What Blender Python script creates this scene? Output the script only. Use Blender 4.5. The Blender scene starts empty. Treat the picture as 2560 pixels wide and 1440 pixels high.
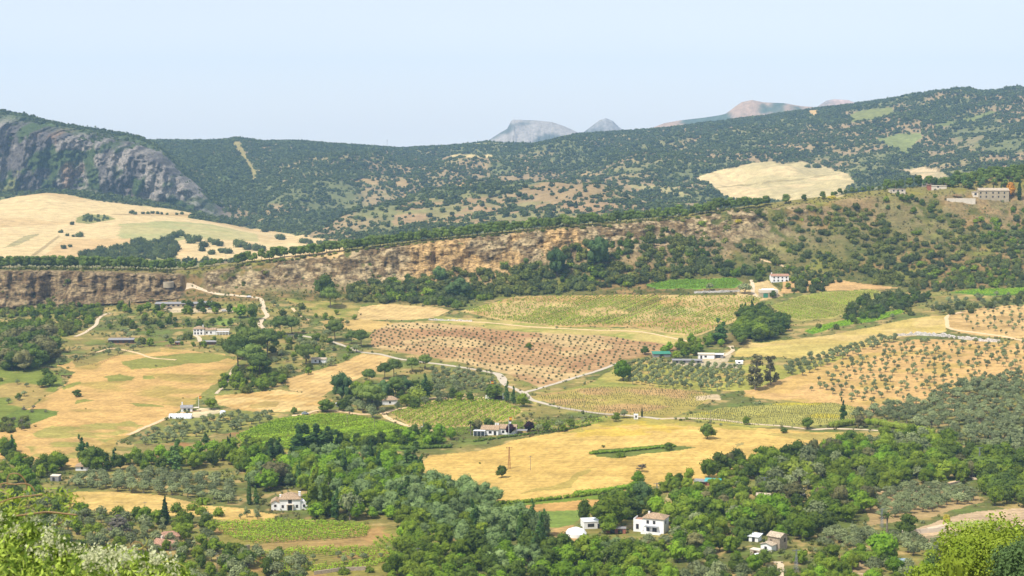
import bpy, math, random
import numpy as np
from mathutils import Vector, Matrix
R = math.radians
sc = bpy.context.scene
C = sc.collection
rng = np.random.default_rng(7)
random.seed(7)

# ---------------------------------------------------------------- camera, sky, sun, exposure
W0, H0 = 2560.0, 1440.0
FPX = 4060.0                      # focal length in pixels of a 2560 wide frame
PITCH = math.atan(390.0 / FPX)    # the camera looks a little down into the valley
cam_data = bpy.data.cameras.new('camera')
cam = bpy.data.objects.new('camera', cam_data); C.objects.link(cam); sc.camera = cam
cam.location = (0, 0, 0)
cam.rotation_euler = (R(90) - PITCH, 0, 0)
cam_data.sensor_width = 36.0
cam_data.lens = 36.0 * FPX / W0
cam_data.clip_start = 0.5
cam_data.clip_end = 90000
cam_data.dof.use_dof = True
cam_data.dof.focus_distance = 1200
cam_data.dof.aperture_fstop = cam_data.lens / 4.0     # about 4 mm of real aperture
sc.render.resolution_x = 1024; sc.render.resolution_y = 576

SUN_EL, SUN_AZ = R(56), math.atan2(-0.74, -0.67)      # azimuth measured from +Y towards +X
world = bpy.data.worlds.new('World'); sc.world = world; world.use_nodes = True
wn = world.node_tree; bg = wn.nodes['Background']
sky = wn.nodes.new('ShaderNodeTexSky'); sky.sky_type = 'NISHITA'; sky.sun_disc = False
sky.sun_elevation = SUN_EL; sky.sun_rotation = SUN_AZ
sky.altitude = 700; sky.air_density = 1.0; sky.dust_density = 2.0; sky.ozone_density = 1.6
mixs = wn.nodes.new('ShaderNodeMix'); mixs.data_type = 'RGBA'; mixs.inputs['Factor'].default_value = .62
stc = wn.nodes.new('ShaderNodeTexCoord'); ssx = wn.nodes.new('ShaderNodeSeparateXYZ'); smr = wn.nodes.new('ShaderNodeMapRange'); smx = wn.nodes.new('ShaderNodeMix'); smx.data_type = 'RGBA'
snz = wn.nodes.new('ShaderNodeTexNoise'); snz.inputs['Scale'].default_value = 2.2; snz.inputs['Detail'].default_value = 3; smp = wn.nodes.new('ShaderNodeMapping'); smp.inputs['Scale'].default_value = (1, 1, 4)
wn.links.new(stc.outputs['Generated'], smp.inputs[0]); wn.links.new(smp.outputs[0], snz.inputs['Vector']); sma = wn.nodes.new('ShaderNodeMath'); sma.operation = 'MULTIPLY_ADD'; sma.inputs[1].default_value = .06
wn.links.new(stc.outputs['Generated'], ssx.inputs[0]); wn.links.new(snz.outputs[0], sma.inputs[0]); wn.links.new(ssx.outputs[2], sma.inputs[2]); wn.links.new(sma.outputs[0], smr.inputs[0]); smr.inputs[1].default_value = .02; smr.inputs[2].default_value = .16
wn.links.new(smr.outputs[0], smx.inputs['Factor']); smx.inputs['A'].default_value = (8.2, 7.9, 7.8, 1); smx.inputs['B'].default_value = (5.8, 5.85, 6.6, 1); wn.links.new(smx.outputs['Result'], mixs.inputs['B'])
wn.links.new(sky.outputs[0], mixs.inputs['A'])
wn.links.new(mixs.outputs['Result'], bg.inputs[0]); bg.inputs[1].default_value = 0.122
sun_d = bpy.data.lights.new('sun', 'SUN'); sun_d.energy = 4.1; sun_d.angle = R(0.5); sun_d.color = (1.0, 0.955, 0.88)
sun = bpy.data.objects.new('sun', sun_d); C.objects.link(sun)
to_sun = Vector((math.sin(SUN_AZ) * math.cos(SUN_EL), math.cos(SUN_AZ) * math.cos(SUN_EL), math.sin(SUN_EL)))
sun.rotation_euler = to_sun.to_track_quat('Z', 'Y').to_euler()
sun.location = (0, 0, 300)
sc.view_settings.view_transform = 'Standard'; sc.view_settings.look = 'None'
sc.view_settings.exposure = 0.40; sc.view_settings.gamma = 1.0
sc.render.engine = 'CYCLES'
sc.cycles.volume_bounces = 1; sc.cycles.max_bounces = 6; sc.cycles.diffuse_bounces = 3
sc.cycles.use_denoising = True

# ---------------------------------------------------------------- helpers: tags, meshes, noise
def tag(o, label=None, cat=None, group=None, kind=None):
    if label: o['label'] = label
    if cat: o['category'] = cat
    if group: o['group'] = group
    if kind: o['kind'] = kind
    return o
def empty(name, loc, rz=0.0):
    o = bpy.data.objects.new(name, None); C.objects.link(o); o.location = loc; o.rotation_euler = (0, 0, rz)
    o.empty_display_size = 1.0
    return o
def link(name, me, parent=None, loc=None, rz=0.0):
    o = bpy.data.objects.new(name, me); C.objects.link(o)
    if parent: o.parent = parent
    if loc is not None: o.location = loc
    if rz: o.rotation_euler = (0, 0, rz)
    return o
def mesh_np(name, V, F, mats, midx=None, smooth=False):
    """V (n,3), F list of arrays (m,k): build a mesh fast."""
    me = bpy.data.meshes.new(name)
    V = np.asarray(V, np.float32)
    if not isinstance(F, list): F = [F]
    F = [np.asarray(f, np.int32) for f in F if len(f)]
    me.vertices.add(len(V)); me.vertices.foreach_set('co', V.ravel())
    nl = sum(f.size for f in F); npoly = sum(len(f) for f in F)
    me.loops.add(nl); me.polygons.add(npoly)
    me.loops.foreach_set('vertex_index', np.concatenate([f.ravel() for f in F]))
    tot = np.concatenate([np.full(len(f), f.shape[1], np.int32) for f in F])
    st = np.concatenate([[0], np.cumsum(tot)[:-1]]).astype(np.int32)
    me.polygons.foreach_set('loop_start', st); me.polygons.foreach_set('loop_total', tot)
    for m in (mats if isinstance(mats, (list, tuple)) else [mats]): me.materials.append(m)
    if midx is not None: me.polygons.foreach_set('material_index', np.asarray(midx, np.int32))
    me.polygons.foreach_set('use_smooth', np.full(npoly, smooth))
    me.update(calc_edges=True); me.validate()
    return me
def h2(ix, iy, seed):
    n = (ix.astype(np.int64) * 374761393 + iy.astype(np.int64) * 668265263 + seed * 1274126177) & 0xffffffff
    n = ((n ^ (n >> 13)) * 1274126177) & 0xffffffff
    n = (n ^ (n >> 16)) & 0xffffffff
    return n.astype(np.float64) / 4294967295.0
def vnoise(x, y, seed=0):
    ix = np.floor(x); iy = np.floor(y); fx = x - ix; fy = y - iy
    fx = fx * fx * (3 - 2 * fx); fy = fy * fy * (3 - 2 * fy)
    a = h2(ix, iy, seed); b = h2(ix + 1, iy, seed); c = h2(ix, iy + 1, seed); d = h2(ix + 1, iy + 1, seed)
    return (a * (1 - fx) + b * fx) * (1 - fy) + (c * (1 - fx) + d * fx) * fy
def fbm(x, y, scale, octv=4, seed=0, gain=0.5):
    v = 0; amp = 1; tot = 0; f = 1.0 / scale
    for o in range(octv):
        v = v + amp * vnoise(x * f + 17.3 * o, y * f + 9.1 * o, seed + o * 11); tot += amp; amp *= gain; f *= 2.03
    return v / tot
def sstep(a, b, x):
    t = np.clip((x - a) / (b - a), 0, 1); return t * t * (3 - 2 * t)

# ---------------------------------------------------------------- terrain: a stack of contour lines, near to far
CP, SP = math.cos(PITCH), math.sin(PITCH)
def ray(u, v):
    """sight line through a point of the photo: returns x/y and z/y"""
    a = (u - W0 / 2) / FPX; b = -(v - H0 / 2) / FPX
    y = CP + b * SP
    return a / y, (-SP + b * CP) / y
def L(*pts):     # (u, row, distance)
    out = []
    for u, v, Y in pts:
        s, m = ray(u, v); out.append((s, Y, m * Y))
    return out
def Z(*pts):     # (u, distance, height)
    return [((u - 1280) / FPX, Y, z) for u, Y, z in pts]
curves = [
 (Z((0, 1, -1.9), (2560, 1, -1.9)), 0),
 (Z((0, 14, -9), (2560, 14, -9)), 6),
 (Z((0, 60, -32), (2560, 60, -30)), 8),
 (Z((0, 150, -62), (1800, 150, -62), (2560, 150, -56)), 8),
 (Z((0, 350, -125), (2560, 350, -120)), 10),
 (L((0, 1480, 585), (700, 1480, 600), (1400, 1480, 585), (2000, 1480, 570), (2560, 1480, 570)), 14),   #5
 (L((0, 1380, 640), (700, 1380, 655), (1400, 1380, 640), (2000, 1380, 630), (2560, 1380, 630)), 45),
 (L((0, 1300, 700), (700, 1300, 712), (1400, 1300, 695), (2000, 1300, 690), (2560, 1300, 690)), 45),   #7
 (L((0, 1200, 785), (700, 1200, 795), (1400, 1200, 780), (2000, 1200, 780), (2560, 1200, 780)), 60),
 (L((0, 1100, 880), (600, 1100, 900), (1100, 1100, 880), (1700, 1100, 870), (2100, 1100, 880), (2560, 1100, 875)), 65),
 (L((0, 1000, 985), (500, 1000, 1000), (1100, 1000, 990), (1700, 1000, 990), (2100, 1000, 985), (2560, 1000, 965)), 70),  #10
 (L((0, 900, 1110), (500, 900, 1120), (1100, 900, 1115), (1700, 900, 1110), (2100, 900, 1095), (2560, 900, 1070)), 70),
 (L((0, 835, 1225), (500, 825, 1235), (1100, 820, 1235), (1700, 820, 1225), (2100, 820, 1205), (2560, 820, 1175)), 60),
 (L((0, 795, 1300), (500, 775, 1315), (1100, 775, 1315), (1700, 765, 1310), (2100, 765, 1290), (2560, 760, 1265)), 45),   #13
 (L((0, 775, 1340), (250, 765, 1345), (420, 752, 1348), (560, 748, 1350), (850, 752, 1345), (1150, 752, 1350), (1300, 735, 1360), (1900, 732, 1350), (2100, 712, 1355), (2300, 720, 1340), (2560, 716, 1320)), 25),
 (L((0, 742, 1352), (200, 746, 1356), (400, 738, 1360), (480, 720, 1372), (700, 706, 1390), (850, 695, 1395), (1040, 682, 1402), (1200, 668, 1405), (1350, 638, 1412), (1500, 602, 1425), (1700, 588, 1445), (1900, 560, 1465), (2100, 545, 1480), (2300, 518, 1490), (2560, 545, 1480)), 70),  #15
 (L((0, 677, 1366), (250, 680, 1370), (430, 690, 1372), (500, 686, 1385), (600, 670, 1402), (900, 629, 1412), (1050, 609, 1420), (1200, 594, 1424), (1400, 574, 1432), (1500, 568, 1440), (1700, 552, 1462), (1900, 522, 1480), (2050, 503, 1492), (2200, 486, 1500), (2350, 492, 1502), (2560, 500, 1500)), 70),
 (L((0, 669, 1400), (250, 670, 1402), (430, 674, 1402), (500, 668, 1415), (600, 655, 1425), (900, 617, 1440), (1050, 599, 1450), (1200, 584, 1455), (1400, 563, 1462), (1500, 556, 1470), (1700, 538, 1490), (1900, 510, 1510), (2050, 492, 1520), (2200, 474, 1530), (2350, 462, 1535), (2560, 430, 1560)), 20),  #17
 (Z((0, 1520, -150), (600, 1540, -150), (1280, 1580, -140), (1900, 1640, -120), (2560, 1720, -110)), 12),
 (Z((0, 1850, -176), (1280, 1880, -176), (2560, 1900, -170)), 8),
 (Z((0, 2120, -172), (700, 2120, -174), (1280, 2150, -176), (2560, 2150, -165)), 12),    #20
 (L((0, 600, 2420), (300, 602, 2420), (600, 608, 2420), (800, 612, 2430), (1000, 590, 2440), (1300, 562, 2450), (1700, 530, 2450), (2000, 515, 2450), (2560, 470, 2450)), 55),
 (L((0, 540, 2720), (300, 545, 2720), (500, 562, 2720), (700, 592, 2720), (850, 580, 2720), (1000, 542, 2740), (1300, 510, 2750), (1700, 492, 2750), (2000, 480, 2750), (2560, 435, 2750)), 55),
 (L((0, 492, 2980), (110, 483, 2980), (200, 492, 2980), (330, 508, 2980), (480, 532, 2980), (560, 552, 2980), (630, 575, 2980), (720, 556, 2990), (850, 535, 3000), (1000, 505, 3000), (1300, 478, 3000), (1700, 455, 3000), (2000, 440, 3000), (2560, 395, 3000)), 55),   #23
 (L((0, 484, 3100), (200, 478, 3100), (350, 498, 3100), (440, 520, 3100), (540, 545, 3110), (630, 558, 3150), (720, 520, 3220), (850, 492, 3250), (1000, 478, 3260), (1300, 452, 3260), (1700, 425, 3260), (1900, 412, 3260), (2050, 412, 3260), (2560, 365, 3260)), 25),
 (L((0, 330, 3190), (60, 325, 3190), (140, 340, 3190), (240, 355, 3195), (330, 375, 3200), (400, 405, 3200), (450, 440, 3205), (500, 485, 3210), (560, 522, 3250), (640, 515, 3400), (720, 470, 3480), (850, 455, 3550), (1000, 445, 3560), (1300, 425, 3560), (1700, 388, 3560), (2000, 365, 3560), (2560, 315, 3560)), 90),   #25
 (L((0, 280, 3480), (60, 289, 3480), (115, 306, 3480), (200, 322, 3480), (340, 347, 3480), (400, 372, 3480), (450, 420, 3480), (520, 470, 3500), (600, 480, 3560), (660, 455, 3700), (750, 425, 3800), (850, 415, 3850), (1000, 415, 3860), (1300, 398, 3860), (1500, 370, 3860), (1700, 355, 3860), (2000, 325, 3860), (2560, 270, 3860)), 50),
 (L((0, 330, 3900), (200, 360, 3900), (340, 380, 3900), (450, 400, 3950), (560, 395, 4000), (650, 405, 4100), (750, 380, 4200), (900, 385, 4260), (1100, 388, 4300), (1300, 378, 4300), (1450, 345, 4300), (1700, 330, 4300), (2000, 292, 4300), (2560, 242, 4300)), 50),  #27
 (L((0, 364, 4500), (200, 356, 4500), (340, 353, 4550), (540, 353, 4600), (590, 346, 4650), (650, 354, 4650), (740, 354, 4700), (820, 359, 4750), (900, 364, 4850), (1000, 372, 5000), (1120, 368, 5000), (1220, 359, 4950), (1330, 365, 4900), (1440, 337, 4800), (1560, 329, 4800), (1680, 322, 4800), (1800, 307, 4800), (1950, 287, 4800), (2100, 266, 4800), (2250, 247, 4800), (2400, 236, 4800), (2560, 228, 4800), (2700, 226, 4800)), 60),
 (Z((0, 5600, -110), (1280, 5900, -110), (2560, 5800, 30)), 14),
 (Z((0, 7000, -280), (1280, 7000, -280), (2560, 7000, -200)), 6),
 (Z((0, 9000, -400), (2560, 9000, -400)), 6),
]
NS = 1500
S = np.linspace(-0.50, 0.50, NS)
nk = len(curves)
YK = np.zeros((nk, NS)); ZK = np.zeros((nk, NS))
def smooth1(a, w):
    k = np.hanning(w); k /= k.sum()
    return np.convolve(np.pad(a, w // 2, mode='edge'), k, mode='same')[w // 2: w // 2 + len(a)]
for k, (pts, n) in enumerate(curves):
    ss = np.array([p[0] for p in pts])
    YK[k] = smooth1(np.interp(S, ss, [p[1] for p in pts]), 41)
    ZK[k] = smooth1(np.interp(S, ss, [p[2] for p in pts]), 15 if k > 13 else 61)
# monotone cubic of height against distance, column by column
dY = np.diff(YK, axis=0); dl = np.diff(ZK, axis=0) / dY
mm = np.zeros((nk, NS)); mm[0] = dl[0]; mm[-1] = dl[-1]
p = dl[:-1] * dl[1:]
hm = np.where(p > 0, 2 * dl[:-1] * dl[1:] / np.where(np.abs(dl[:-1] + dl[1:]) < 1e-9, 1, dl[:-1] + dl[1:]), 0)
mm[1:-1] = hm
rowsY, rowsZ, rowsK = [], [], []
for k in range(1, nk):
    n = curves[k][1]
    tt = np.linspace(0, 1, n, endpoint=False)
    for t in tt:
        h00 = 2*t**3 - 3*t**2 + 1; h10 = t**3 - 2*t**2 + t; h01 = -2*t**3 + 3*t**2; h11 = t**3 - t**2
        D = dY[k-1]
        rowsY.append(YK[k-1] + D * t)
        rowsZ.append(h00 * ZK[k-1] + h10 * D * mm[k-1] + h01 * ZK[k] + h11 * D * mm[k])
        rowsK.append(k - 1 + t)
rowsY.append(YK[-1]); rowsZ.append(ZK[-1]); rowsK.append(nk - 1.0)
TY = np.array(rowsY); TZ = np.array(rowsZ); TK = np.array(rowsK)[:, None] * np.ones(NS)
NR = TY.shape[0]
TS = np.ones((NR, 1)) * S
TX = TS * TY
# relief: gentle swells in the valley, gullies and knolls on the far hills
win = lambda a, b, c, d: sstep(a, b, TK) * (1 - sstep(c, d, TK))
TZ += win(5, 7, 13, 14) * (fbm(TX, TY, 120, 3, 3) - .5) * 5
TZ += win(14, 14.6, 16.4, 17) * (fbm(TX, TY, 60, 3, 5) - .5) * 9 * sstep(.02, .08, TS)
gul = np.abs(fbm(TX, TY, 420, 4, 21) - .5) * 2
wF = win(20.5, 22, 27, 28) * sstep(-0.16, -0.10, TS + 0.0 * TK)
TZ += wF * ((gul - .35) * 64 + (fbm(TX, TY, 130, 3, 22) - .5) * 36)
TZ += wF * (np.abs(fbm(TX, TY, 900, 3, 27) - .5) * 2 - .3) * 75
TZ += win(25.2, 26, 28.2, 28.9) * (fbm(TX, TY, 260, 3, 25) - .5) * 9
wM = win(23.9, 24.4, 25.6, 26.3) * (1 - sstep(-0.20, -0.165, TS))
# crags of the limestone mountain on the left, ledges of the sandstone scarp
rib = np.abs(fbm(TX, TZ * 0.22 + 900, 70, 4, 31) - .5) * 2
rib2 = fbm(TX, TZ * 0.28, 18, 4, 32) - .5
TY2 = TY - wM * ((0.5 - rib) * 80 + rib2 * 60 + (fbm(TX, TZ, 7, 3, 34) - .5) * 26)
TZ = TZ + wM * (fbm(TX, TY, 40, 3, 33) - .5) * 12
scarp_s = 1 - 0.75 * sstep(0.10, 0.22, TS)
wS = win(14.05, 14.5, 16.0, 16.5) * scarp_s * sstep(14.3, 15.2, TK + 1.4 * (1 - sstep(-0.215, -0.20, TS)))
hole = 1 - sstep(0.004, 0.010, np.abs(TS + 0.197))          # the gap where the road climbs through
seg = sstep(-.198, -.19, TS) * (1 - sstep(-.11, -.07, TS))
wS = wS * (1 - hole) * (1 - .5 * seg)
band = fbm(TX * 0.06, TZ + fbm(TX, TY, 50, 2, 8) * 9, 3.2, 3, 41) - .5        # near horizontal beds
butt = np.abs(fbm(TX, TZ * 0.22, 26, 4, 42) - .5) * 2
butt2 = fbm(TX, TZ * 0.4, 7, 3, 43) - .5
TY2 = TY2 - wS * (band * 2.6 + (0.40 - butt) * 17 + butt2 * 8.0 + (fbm(TX, TZ * 1.8, 6, 4, 44) - .5) * 6)
TY2 = np.maximum.accumulate(TY2, axis=0) if False else TY2
TX = TS * TY2
TYf = TY2

def P(u, v, ymin=300.0):
    """the first point of the terrain on the sight line through (u, v)"""
    s, m = ray(u, v)
    f = (s - S[0]) / (S[1] - S[0]); i = int(np.clip(math.floor(f), 0, NS - 2)); f = min(max(f - i, 0), 1)
    Yc = TYf[:, i] * (1 - f) + TYf[:, i + 1] * f
    Zc = TZ[:, i] * (1 - f) + TZ[:, i + 1] * f
    d = Zc - m * Yc
    ok = np.where((d[1:] >= 0) & (d[:-1] < 0) & (Yc[1:] > ymin))[0]
    if len(ok) == 0:
        j = int(np.argmin(np.abs(d) + (Yc < ymin) * 1e6)); return Vector((s * Yc[j], Yc[j], Zc[j]))
    j = ok[0]; t = -d[j] / (d[j + 1] - d[j])
    Y = Yc[j] + t * (Yc[j + 1] - Yc[j])
    return Vector((s * Y, Y, Zc[j] + t * (Zc[j + 1] - Zc[j])))
def ground_z(x, y):
    """terrain height under x, y (arrays)"""
    x = np.atleast_1d(np.asarray(x, float)); y = np.atleast_1d(np.asarray(y, float))
    out = np.zeros(len(x))
    f = np.clip((x / np.maximum(y, 1) - S[0]) / (S[1] - S[0]), 0, NS - 1.001); ii = f.astype(int); ff = f - ii
    for i in np.unique(ii):
        m = ii == i
        for q in np.where(m)[0]:
            Yc = TY[:, i]
            out[q] = np.interp(y[q], Yc, TZ[:, i]) * (1 - ff[q]) + np.interp(y[q], TY[:, i + 1], TZ[:, i + 1]) * ff[q]
    return out
def gz(x, y): return float(ground_z([x], [y])[0])
def world_poly(pts, sub=3):
    """corners given as points of the photo become corners on the land itself"""
    out = []
    n = len(pts)
    for i in range(n):
        a, b = pts[i], pts[(i + 1) % n]
        for k in range(sub):
            t = k / sub
            q = P(a[0] + (b[0] - a[0]) * t, a[1] + (b[1] - a[1]) * t)
            out.append((q.x, q.y))
    return np.array(out)
def inside(poly, x, y):
    r = np.zeros(x.shape, bool)
    x0, y0 = poly[:, 0], poly[:, 1]; x1, y1 = np.roll(x0, -1), np.roll(y0, -1)
    for a, b, c, d in zip(x0, y0, x1, y1):
        if b == d: continue
        cr = (b > y) != (d > y)
        r ^= cr & (x < (c - a) * (y - b) / (d - b) + a)
    return r
def s2l(c):
    c = np.array(c) / 255.0
    return np.where(c <= 0.04045, c / 12.92, ((c + 0.055) / 1.055) ** 2.4)
def alb(r, g, b, k=1.18): return s2l((r, g, b)) / k       # a sunlit picture colour as a base colour

# ---------------------------------------------------------------- ground cover
N1 = fbm(TX, TYf, 45, 4, 51); N2 = fbm(TX, TYf, 9, 3, 52); N3 = fbm(TX, TYf, 180, 3, 53)
jx = (fbm(TX, TYf, 14, 3, 61) - .5); jy = (fbm(TX, TYf, 14, 3, 62) - .5)
col = np.zeros((NR, NS, 3)); rock = np.zeros((NR, NS)); tex = np.zeros((NR, NS))
def mixc(mask, c):
    global col
    col = col * (1 - mask[..., None]) + np.asarray(c) * mask[..., None]
dry = alb(214, 178, 120); straw = alb(232, 200, 135); wheat = alb(236, 198, 122); olive_g = alb(122, 122, 68); grass = alb(136, 150, 70)
green = alb(118, 138, 64); red = alb(198, 142, 100); earth = alb(190, 148, 108); scrubg = alb(104, 112, 58); pale = alb(236, 208, 155)
col[:] = olive_g
mixc(sstep(.42, .58, N1), alb(160, 146, 84)); mixc(sstep(.56, .70, N2) * .6, dry); mixc(sstep(.55, .7, 1 - N2) * .5, green)
# slope below the scarp and the hillside on the right
m = win(13.7, 14.0, 16.6, 17.2); mixc(m, alb(124, 118, 66)); mixc(m * sstep(.45, .6, N1) , alb(160, 130, 84)); mixc(m * sstep(.46, .6, N2) * .75, alb(92, 100, 48))
mixc(m * sstep(.6, .75, fbm(TX, TYf, 30, 3, 77)) * .6, alb(150, 148, 66))
# scarp rock
rk = np.clip(wS * (1.3 + .9 * seg), 0, 1) * sstep(.36, .46, fbm(TX, TZ * 1.6, 13, 4, 71) + .22 * (1 - sstep(0.02, 0.2, TS)) - .13 * seg)
mixc(rk, alb(202, 176, 136)); mixc(rk * sstep(.44, .58, fbm(TX, TZ * 2.5, 8, 4, 73)), alb(142, 118, 86))
golden = rk * sstep(-.075, -.055, TS) * (1 - sstep(.045, .07, TS)) * sstep(.44, .58, fbm(TX, TZ, 20, 3, 72) + .12 * (1 - sstep(15.2, 15.7, TK)))
mixc(golden, alb(216, 176, 122)); mixc((rk * (1 - sstep(-.2, -.19, TS))) * .5, alb(134, 108, 80))
rock = np.maximum(rock, rk)
# plateau edge
m = win(16.0, 16.2, 17.2, 17.6) * (1 - rk); mixc(m * .75, alb(150, 138, 84)); mixc(m * sstep(.52, .62, N2) * .6, alb(158, 146, 66))
# far country: tan soil under the oaks
m = sstep(19.5, 20.2, TK); mixc(m, alb(176, 150, 112)); mixc(m * sstep(.42, .58, N3) * .85, alb(118, 126, 80)); mixc(m * sstep(.5, .65, fbm(TX, TYf, 90, 3, 81)) * .5, alb(160, 152, 100))
# left mountain
mt = np.clip(wM * 1.6, 0, 1)
mixc(mt, alb(172, 160, 152)); mixc(mt * sstep(.44, .58, fbm(TX, TZ * .5, 26, 4, 82)), alb(118, 110, 108)); mixc(mt * sstep(.52, .62, fbm(TX, TZ * .8, 40, 4, 84)), alb(88, 102, 62))
mixc(mt * sstep(.62, .70, fbm(TX, TZ * .6, 40, 3, 83)) * (1 - sstep(-.26, -.22, TS)) * .6, alb(176, 140, 112)); rock = np.maximum(rock, mt * .8)
m = win(25.0, 25.8, 27, 27.5) * (1 - sstep(-.17, -.15, TS)) * sstep(.36, .5, N3 * .5 + N2 * .5); mixc(m * .85, alb(104, 122, 72))
scree = world_poly([(455, 482), (490, 490), (545, 520), (550, 540), (520, 548), (470, 505)])
FIELD_MASK = np.zeros((NR, NS), bool); THIN_MASK = np.zeros((NR, NS), bool)
def patch(pts, c, jit=5.0, soft=1.0, c2=None, sc2=12, th=.55, t=0.0, sub=3, keep=True, rockv=None):
    """a field: its outline on the land, its colour, an optional second colour in blotches"""
    global tex, rock
    wp = world_poly(pts, sub)
    lo = wp.min(0) - jit * 2; hi = wp.max(0) + jit * 2
    sel = (TX > lo[0]) & (TX < hi[0]) & (TYf > lo[1]) & (TYf < hi[1])
    if not sel.any(): return wp
    x = TX[sel] + jx[sel] * jit; y = TYf[sel] + jy[sel] * jit * 2
    ins = inside(wp, x, y)
    idx = np.where(sel); idx = (idx[0][ins], idx[1][ins])
    cc = np.asarray(c)[None, :] * np.ones((ins.sum(), 1))
    if c2 is not None:
        w = sstep(th - .06, th + .08, fbm(TX[idx] * 0.7, TYf[idx], sc2, 3, int(abs(wp[0, 0])) % 97))[:, None]
        cc = cc * (1 - w) + np.asarray(c2) * w
    col[idx] = col[idx] * (1 - soft) + cc * soft
    tex[idx] = t; rock[idx] = 0 if rockv is None else rockv
    if keep is True: FIELD_MASK[idx] = True
    elif keep == 'thin': THIN_MASK[idx] = True
    return wp
patch([(455, 482), (490, 488), (545, 520), (552, 545), (520, 548), (470, 505)], alb(160, 154, 144), 9, .8, alb(108, 112, 84), 14, .5, rockv=.7)
# --- far left wheat hill
patch([(-400, 500), (0, 500), (60, 488), (120, 482), (165, 486), (240, 502), (330, 512), (420, 522), (478, 532), (470, 545), (540, 556), (640, 572), (730, 585), (860, 604), (860, 640), (700, 648), (560, 652), (0, 652), (-400, 652)], alb(238, 206, 152), 5, 1, alb(226, 190, 136), 120, .55, t=.3)
patch([(300, 560), (420, 552), (520, 560), (640, 585), (650, 604), (560, 600), (470, 596), (430, 604), (300, 598)], alb(198, 186, 126), 16, .8, alb(178, 178, 116), 60, .5)
patch([(160, 598), (330, 596), (300, 640), (100, 648)], alb(228, 190, 136), 3)
patch([(300, 606), (440, 612), (440, 655), (200, 655), (240, 630)], alb(150, 154, 92), 8, .9, alb(210, 184, 126), 30, .5)
patch([(190, 545), (215, 535), (270, 538), (290, 548), (220, 560), (190, 556)], alb(158, 152, 90), 4)
patch([(10, 620), (60, 590), (100, 584), (50, 612)], alb(170, 158, 110), 6, .8)
patch([(145, 588), (100, 622), (75, 640), (85, 641), (112, 622), (152, 590)], alb(176, 152, 108), 2, .8)
patch([(280, 535), (480, 537), (480, 540), (280, 538)], alb(190, 160, 110), 2, .8)
patch([(0, 505), (0, 490), (60, 480), (-300, 480), (-300, 515)], alb(136, 134, 84), 6, .9, keep=False)
# --- far right
patch([(1730, 445), (1800, 425), (1900, 404), (1960, 408), (2040, 406), (2085, 425), (2110, 432), (2140, 452), (2120, 470), (2105, 492), (1900, 500), (1860, 500), (1820, 492), (1795, 482), (1770, 462)], alb(236, 206, 154), 7, 1, alb(212, 190, 140), 90, .5, t=.3)
patch([(1775, 470), (1860, 461), (2000, 447), (2100, 432), (2100, 434), (2000, 449), (1860, 464), (1778, 472)], alb(170, 150, 104), 1, .8)
patch([(2250, 424), (2300, 418), (2360, 430), (2370, 445), (2300, 448), (2270, 438)], alb(196, 176, 134), 4, 1, alb(230, 200, 156), 60, .5)
patch([(2190, 350), (2240, 335), (2300, 332), (2310, 345), (2290, 352), (2270, 385), (2230, 370), (2205, 355)], alb(148, 152, 92), 7)
patch([(2120, 290), (2150, 275), (2230, 268), (2240, 285), (2180, 300), (2130, 305)], alb(146, 146, 84), 7)
patch([(2330, 312), (2440, 290), (2480, 275), (2490, 282), (2440, 300), (2350, 318)], alb(138, 142, 82), 5)
patch([(2020, 276), (2045, 275), (2042, 288), (2022, 288)], alb(226, 186, 126), 3)
patch([(1120, 388), (1160, 386), (1235, 388), (1232, 394), (1130, 394)], alb(226, 198, 140), 4)
patch([(960, 360), (1015, 366), (1005, 372), (960, 368)], alb(214, 186, 130), 4)
patch([(1150, 357), (1225, 350), (1275, 356), (1260, 362), (1160, 364)], alb(172, 164, 110), 4)
patch([(1560, 455), (1700, 470), (1740, 500), (1660, 480), (1580, 470)], alb(186, 172, 118), 6, .9, keep='thin')
patch([(1130, 452), (1180, 448), (1175, 466), (1140, 468)], alb(200, 162, 118), 4, keep='thin')
patch([(1440, 430), (1470, 428), (1520, 440), (1460, 440)], alb(196, 166, 118), 4, keep='thin')
patch([(850, 445), (1010, 450), (1030, 470), (930, 462)], alb(190, 158, 112), 8, .8, keep='thin')
patch([(1290, 470), (1400, 452), (1480, 452), (1560, 490), (1450, 520), (1330, 500)], alb(176, 146, 106), 14, .7, keep='thin')
patch([(1020, 500), (1160, 492), (1300, 505), (1500, 505), (1600, 520), (1500, 545), (1200, 560), (980, 560), (990, 525)], alb(184, 150, 112), 14, .8, alb(160, 150, 100), 40, .55, keep='thin')
patch([(580, 355), (598, 352), (618, 395), (640, 430), (640, 450), (632, 450), (622, 420), (602, 388)], alb(186, 166, 104), 3, .9)
# --- the valley floor
patch([(0, 1075), (60, 1025), (130, 985), (170, 955), (190, 930), (140, 912), (240, 895), (330, 882), (400, 868), (560, 885), (590, 905), (560, 935), (540, 968), (480, 1012), (440, 1035), (330, 1085), (290, 1102), (262, 1142), (180, 1168), (80, 1150), (-200, 1140), (-200, 1090)],
      alb(222, 178, 112), 6, 1, alb(190, 162, 92), 26, .58, t=.5)
for pp in ([(255, 942), (300, 935), (340, 942), (330, 952), (270, 954)], [(360, 938), (390, 938), (390, 946), (362, 946)], [(150, 968), (200, 955), (205, 962), (155, 975)], [(190, 1002), (245, 1000), (190, 1010)], [(320, 1010), (400, 1012), (410, 1018), (340, 1016)],
           [(300, 905), (380, 890), (520, 880), (580, 892), (540, 905), (430, 915), (330, 925)]): patch(pp, alb(142, 148, 70), 5, .85)
patch([(60, 1110), (130, 1065), (330, 1050), (360, 1070), (280, 1090), (200, 1150), (100, 1140)], alb(164, 162, 84), 12, .75, alb(216, 176, 112), 14, .5)
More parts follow.
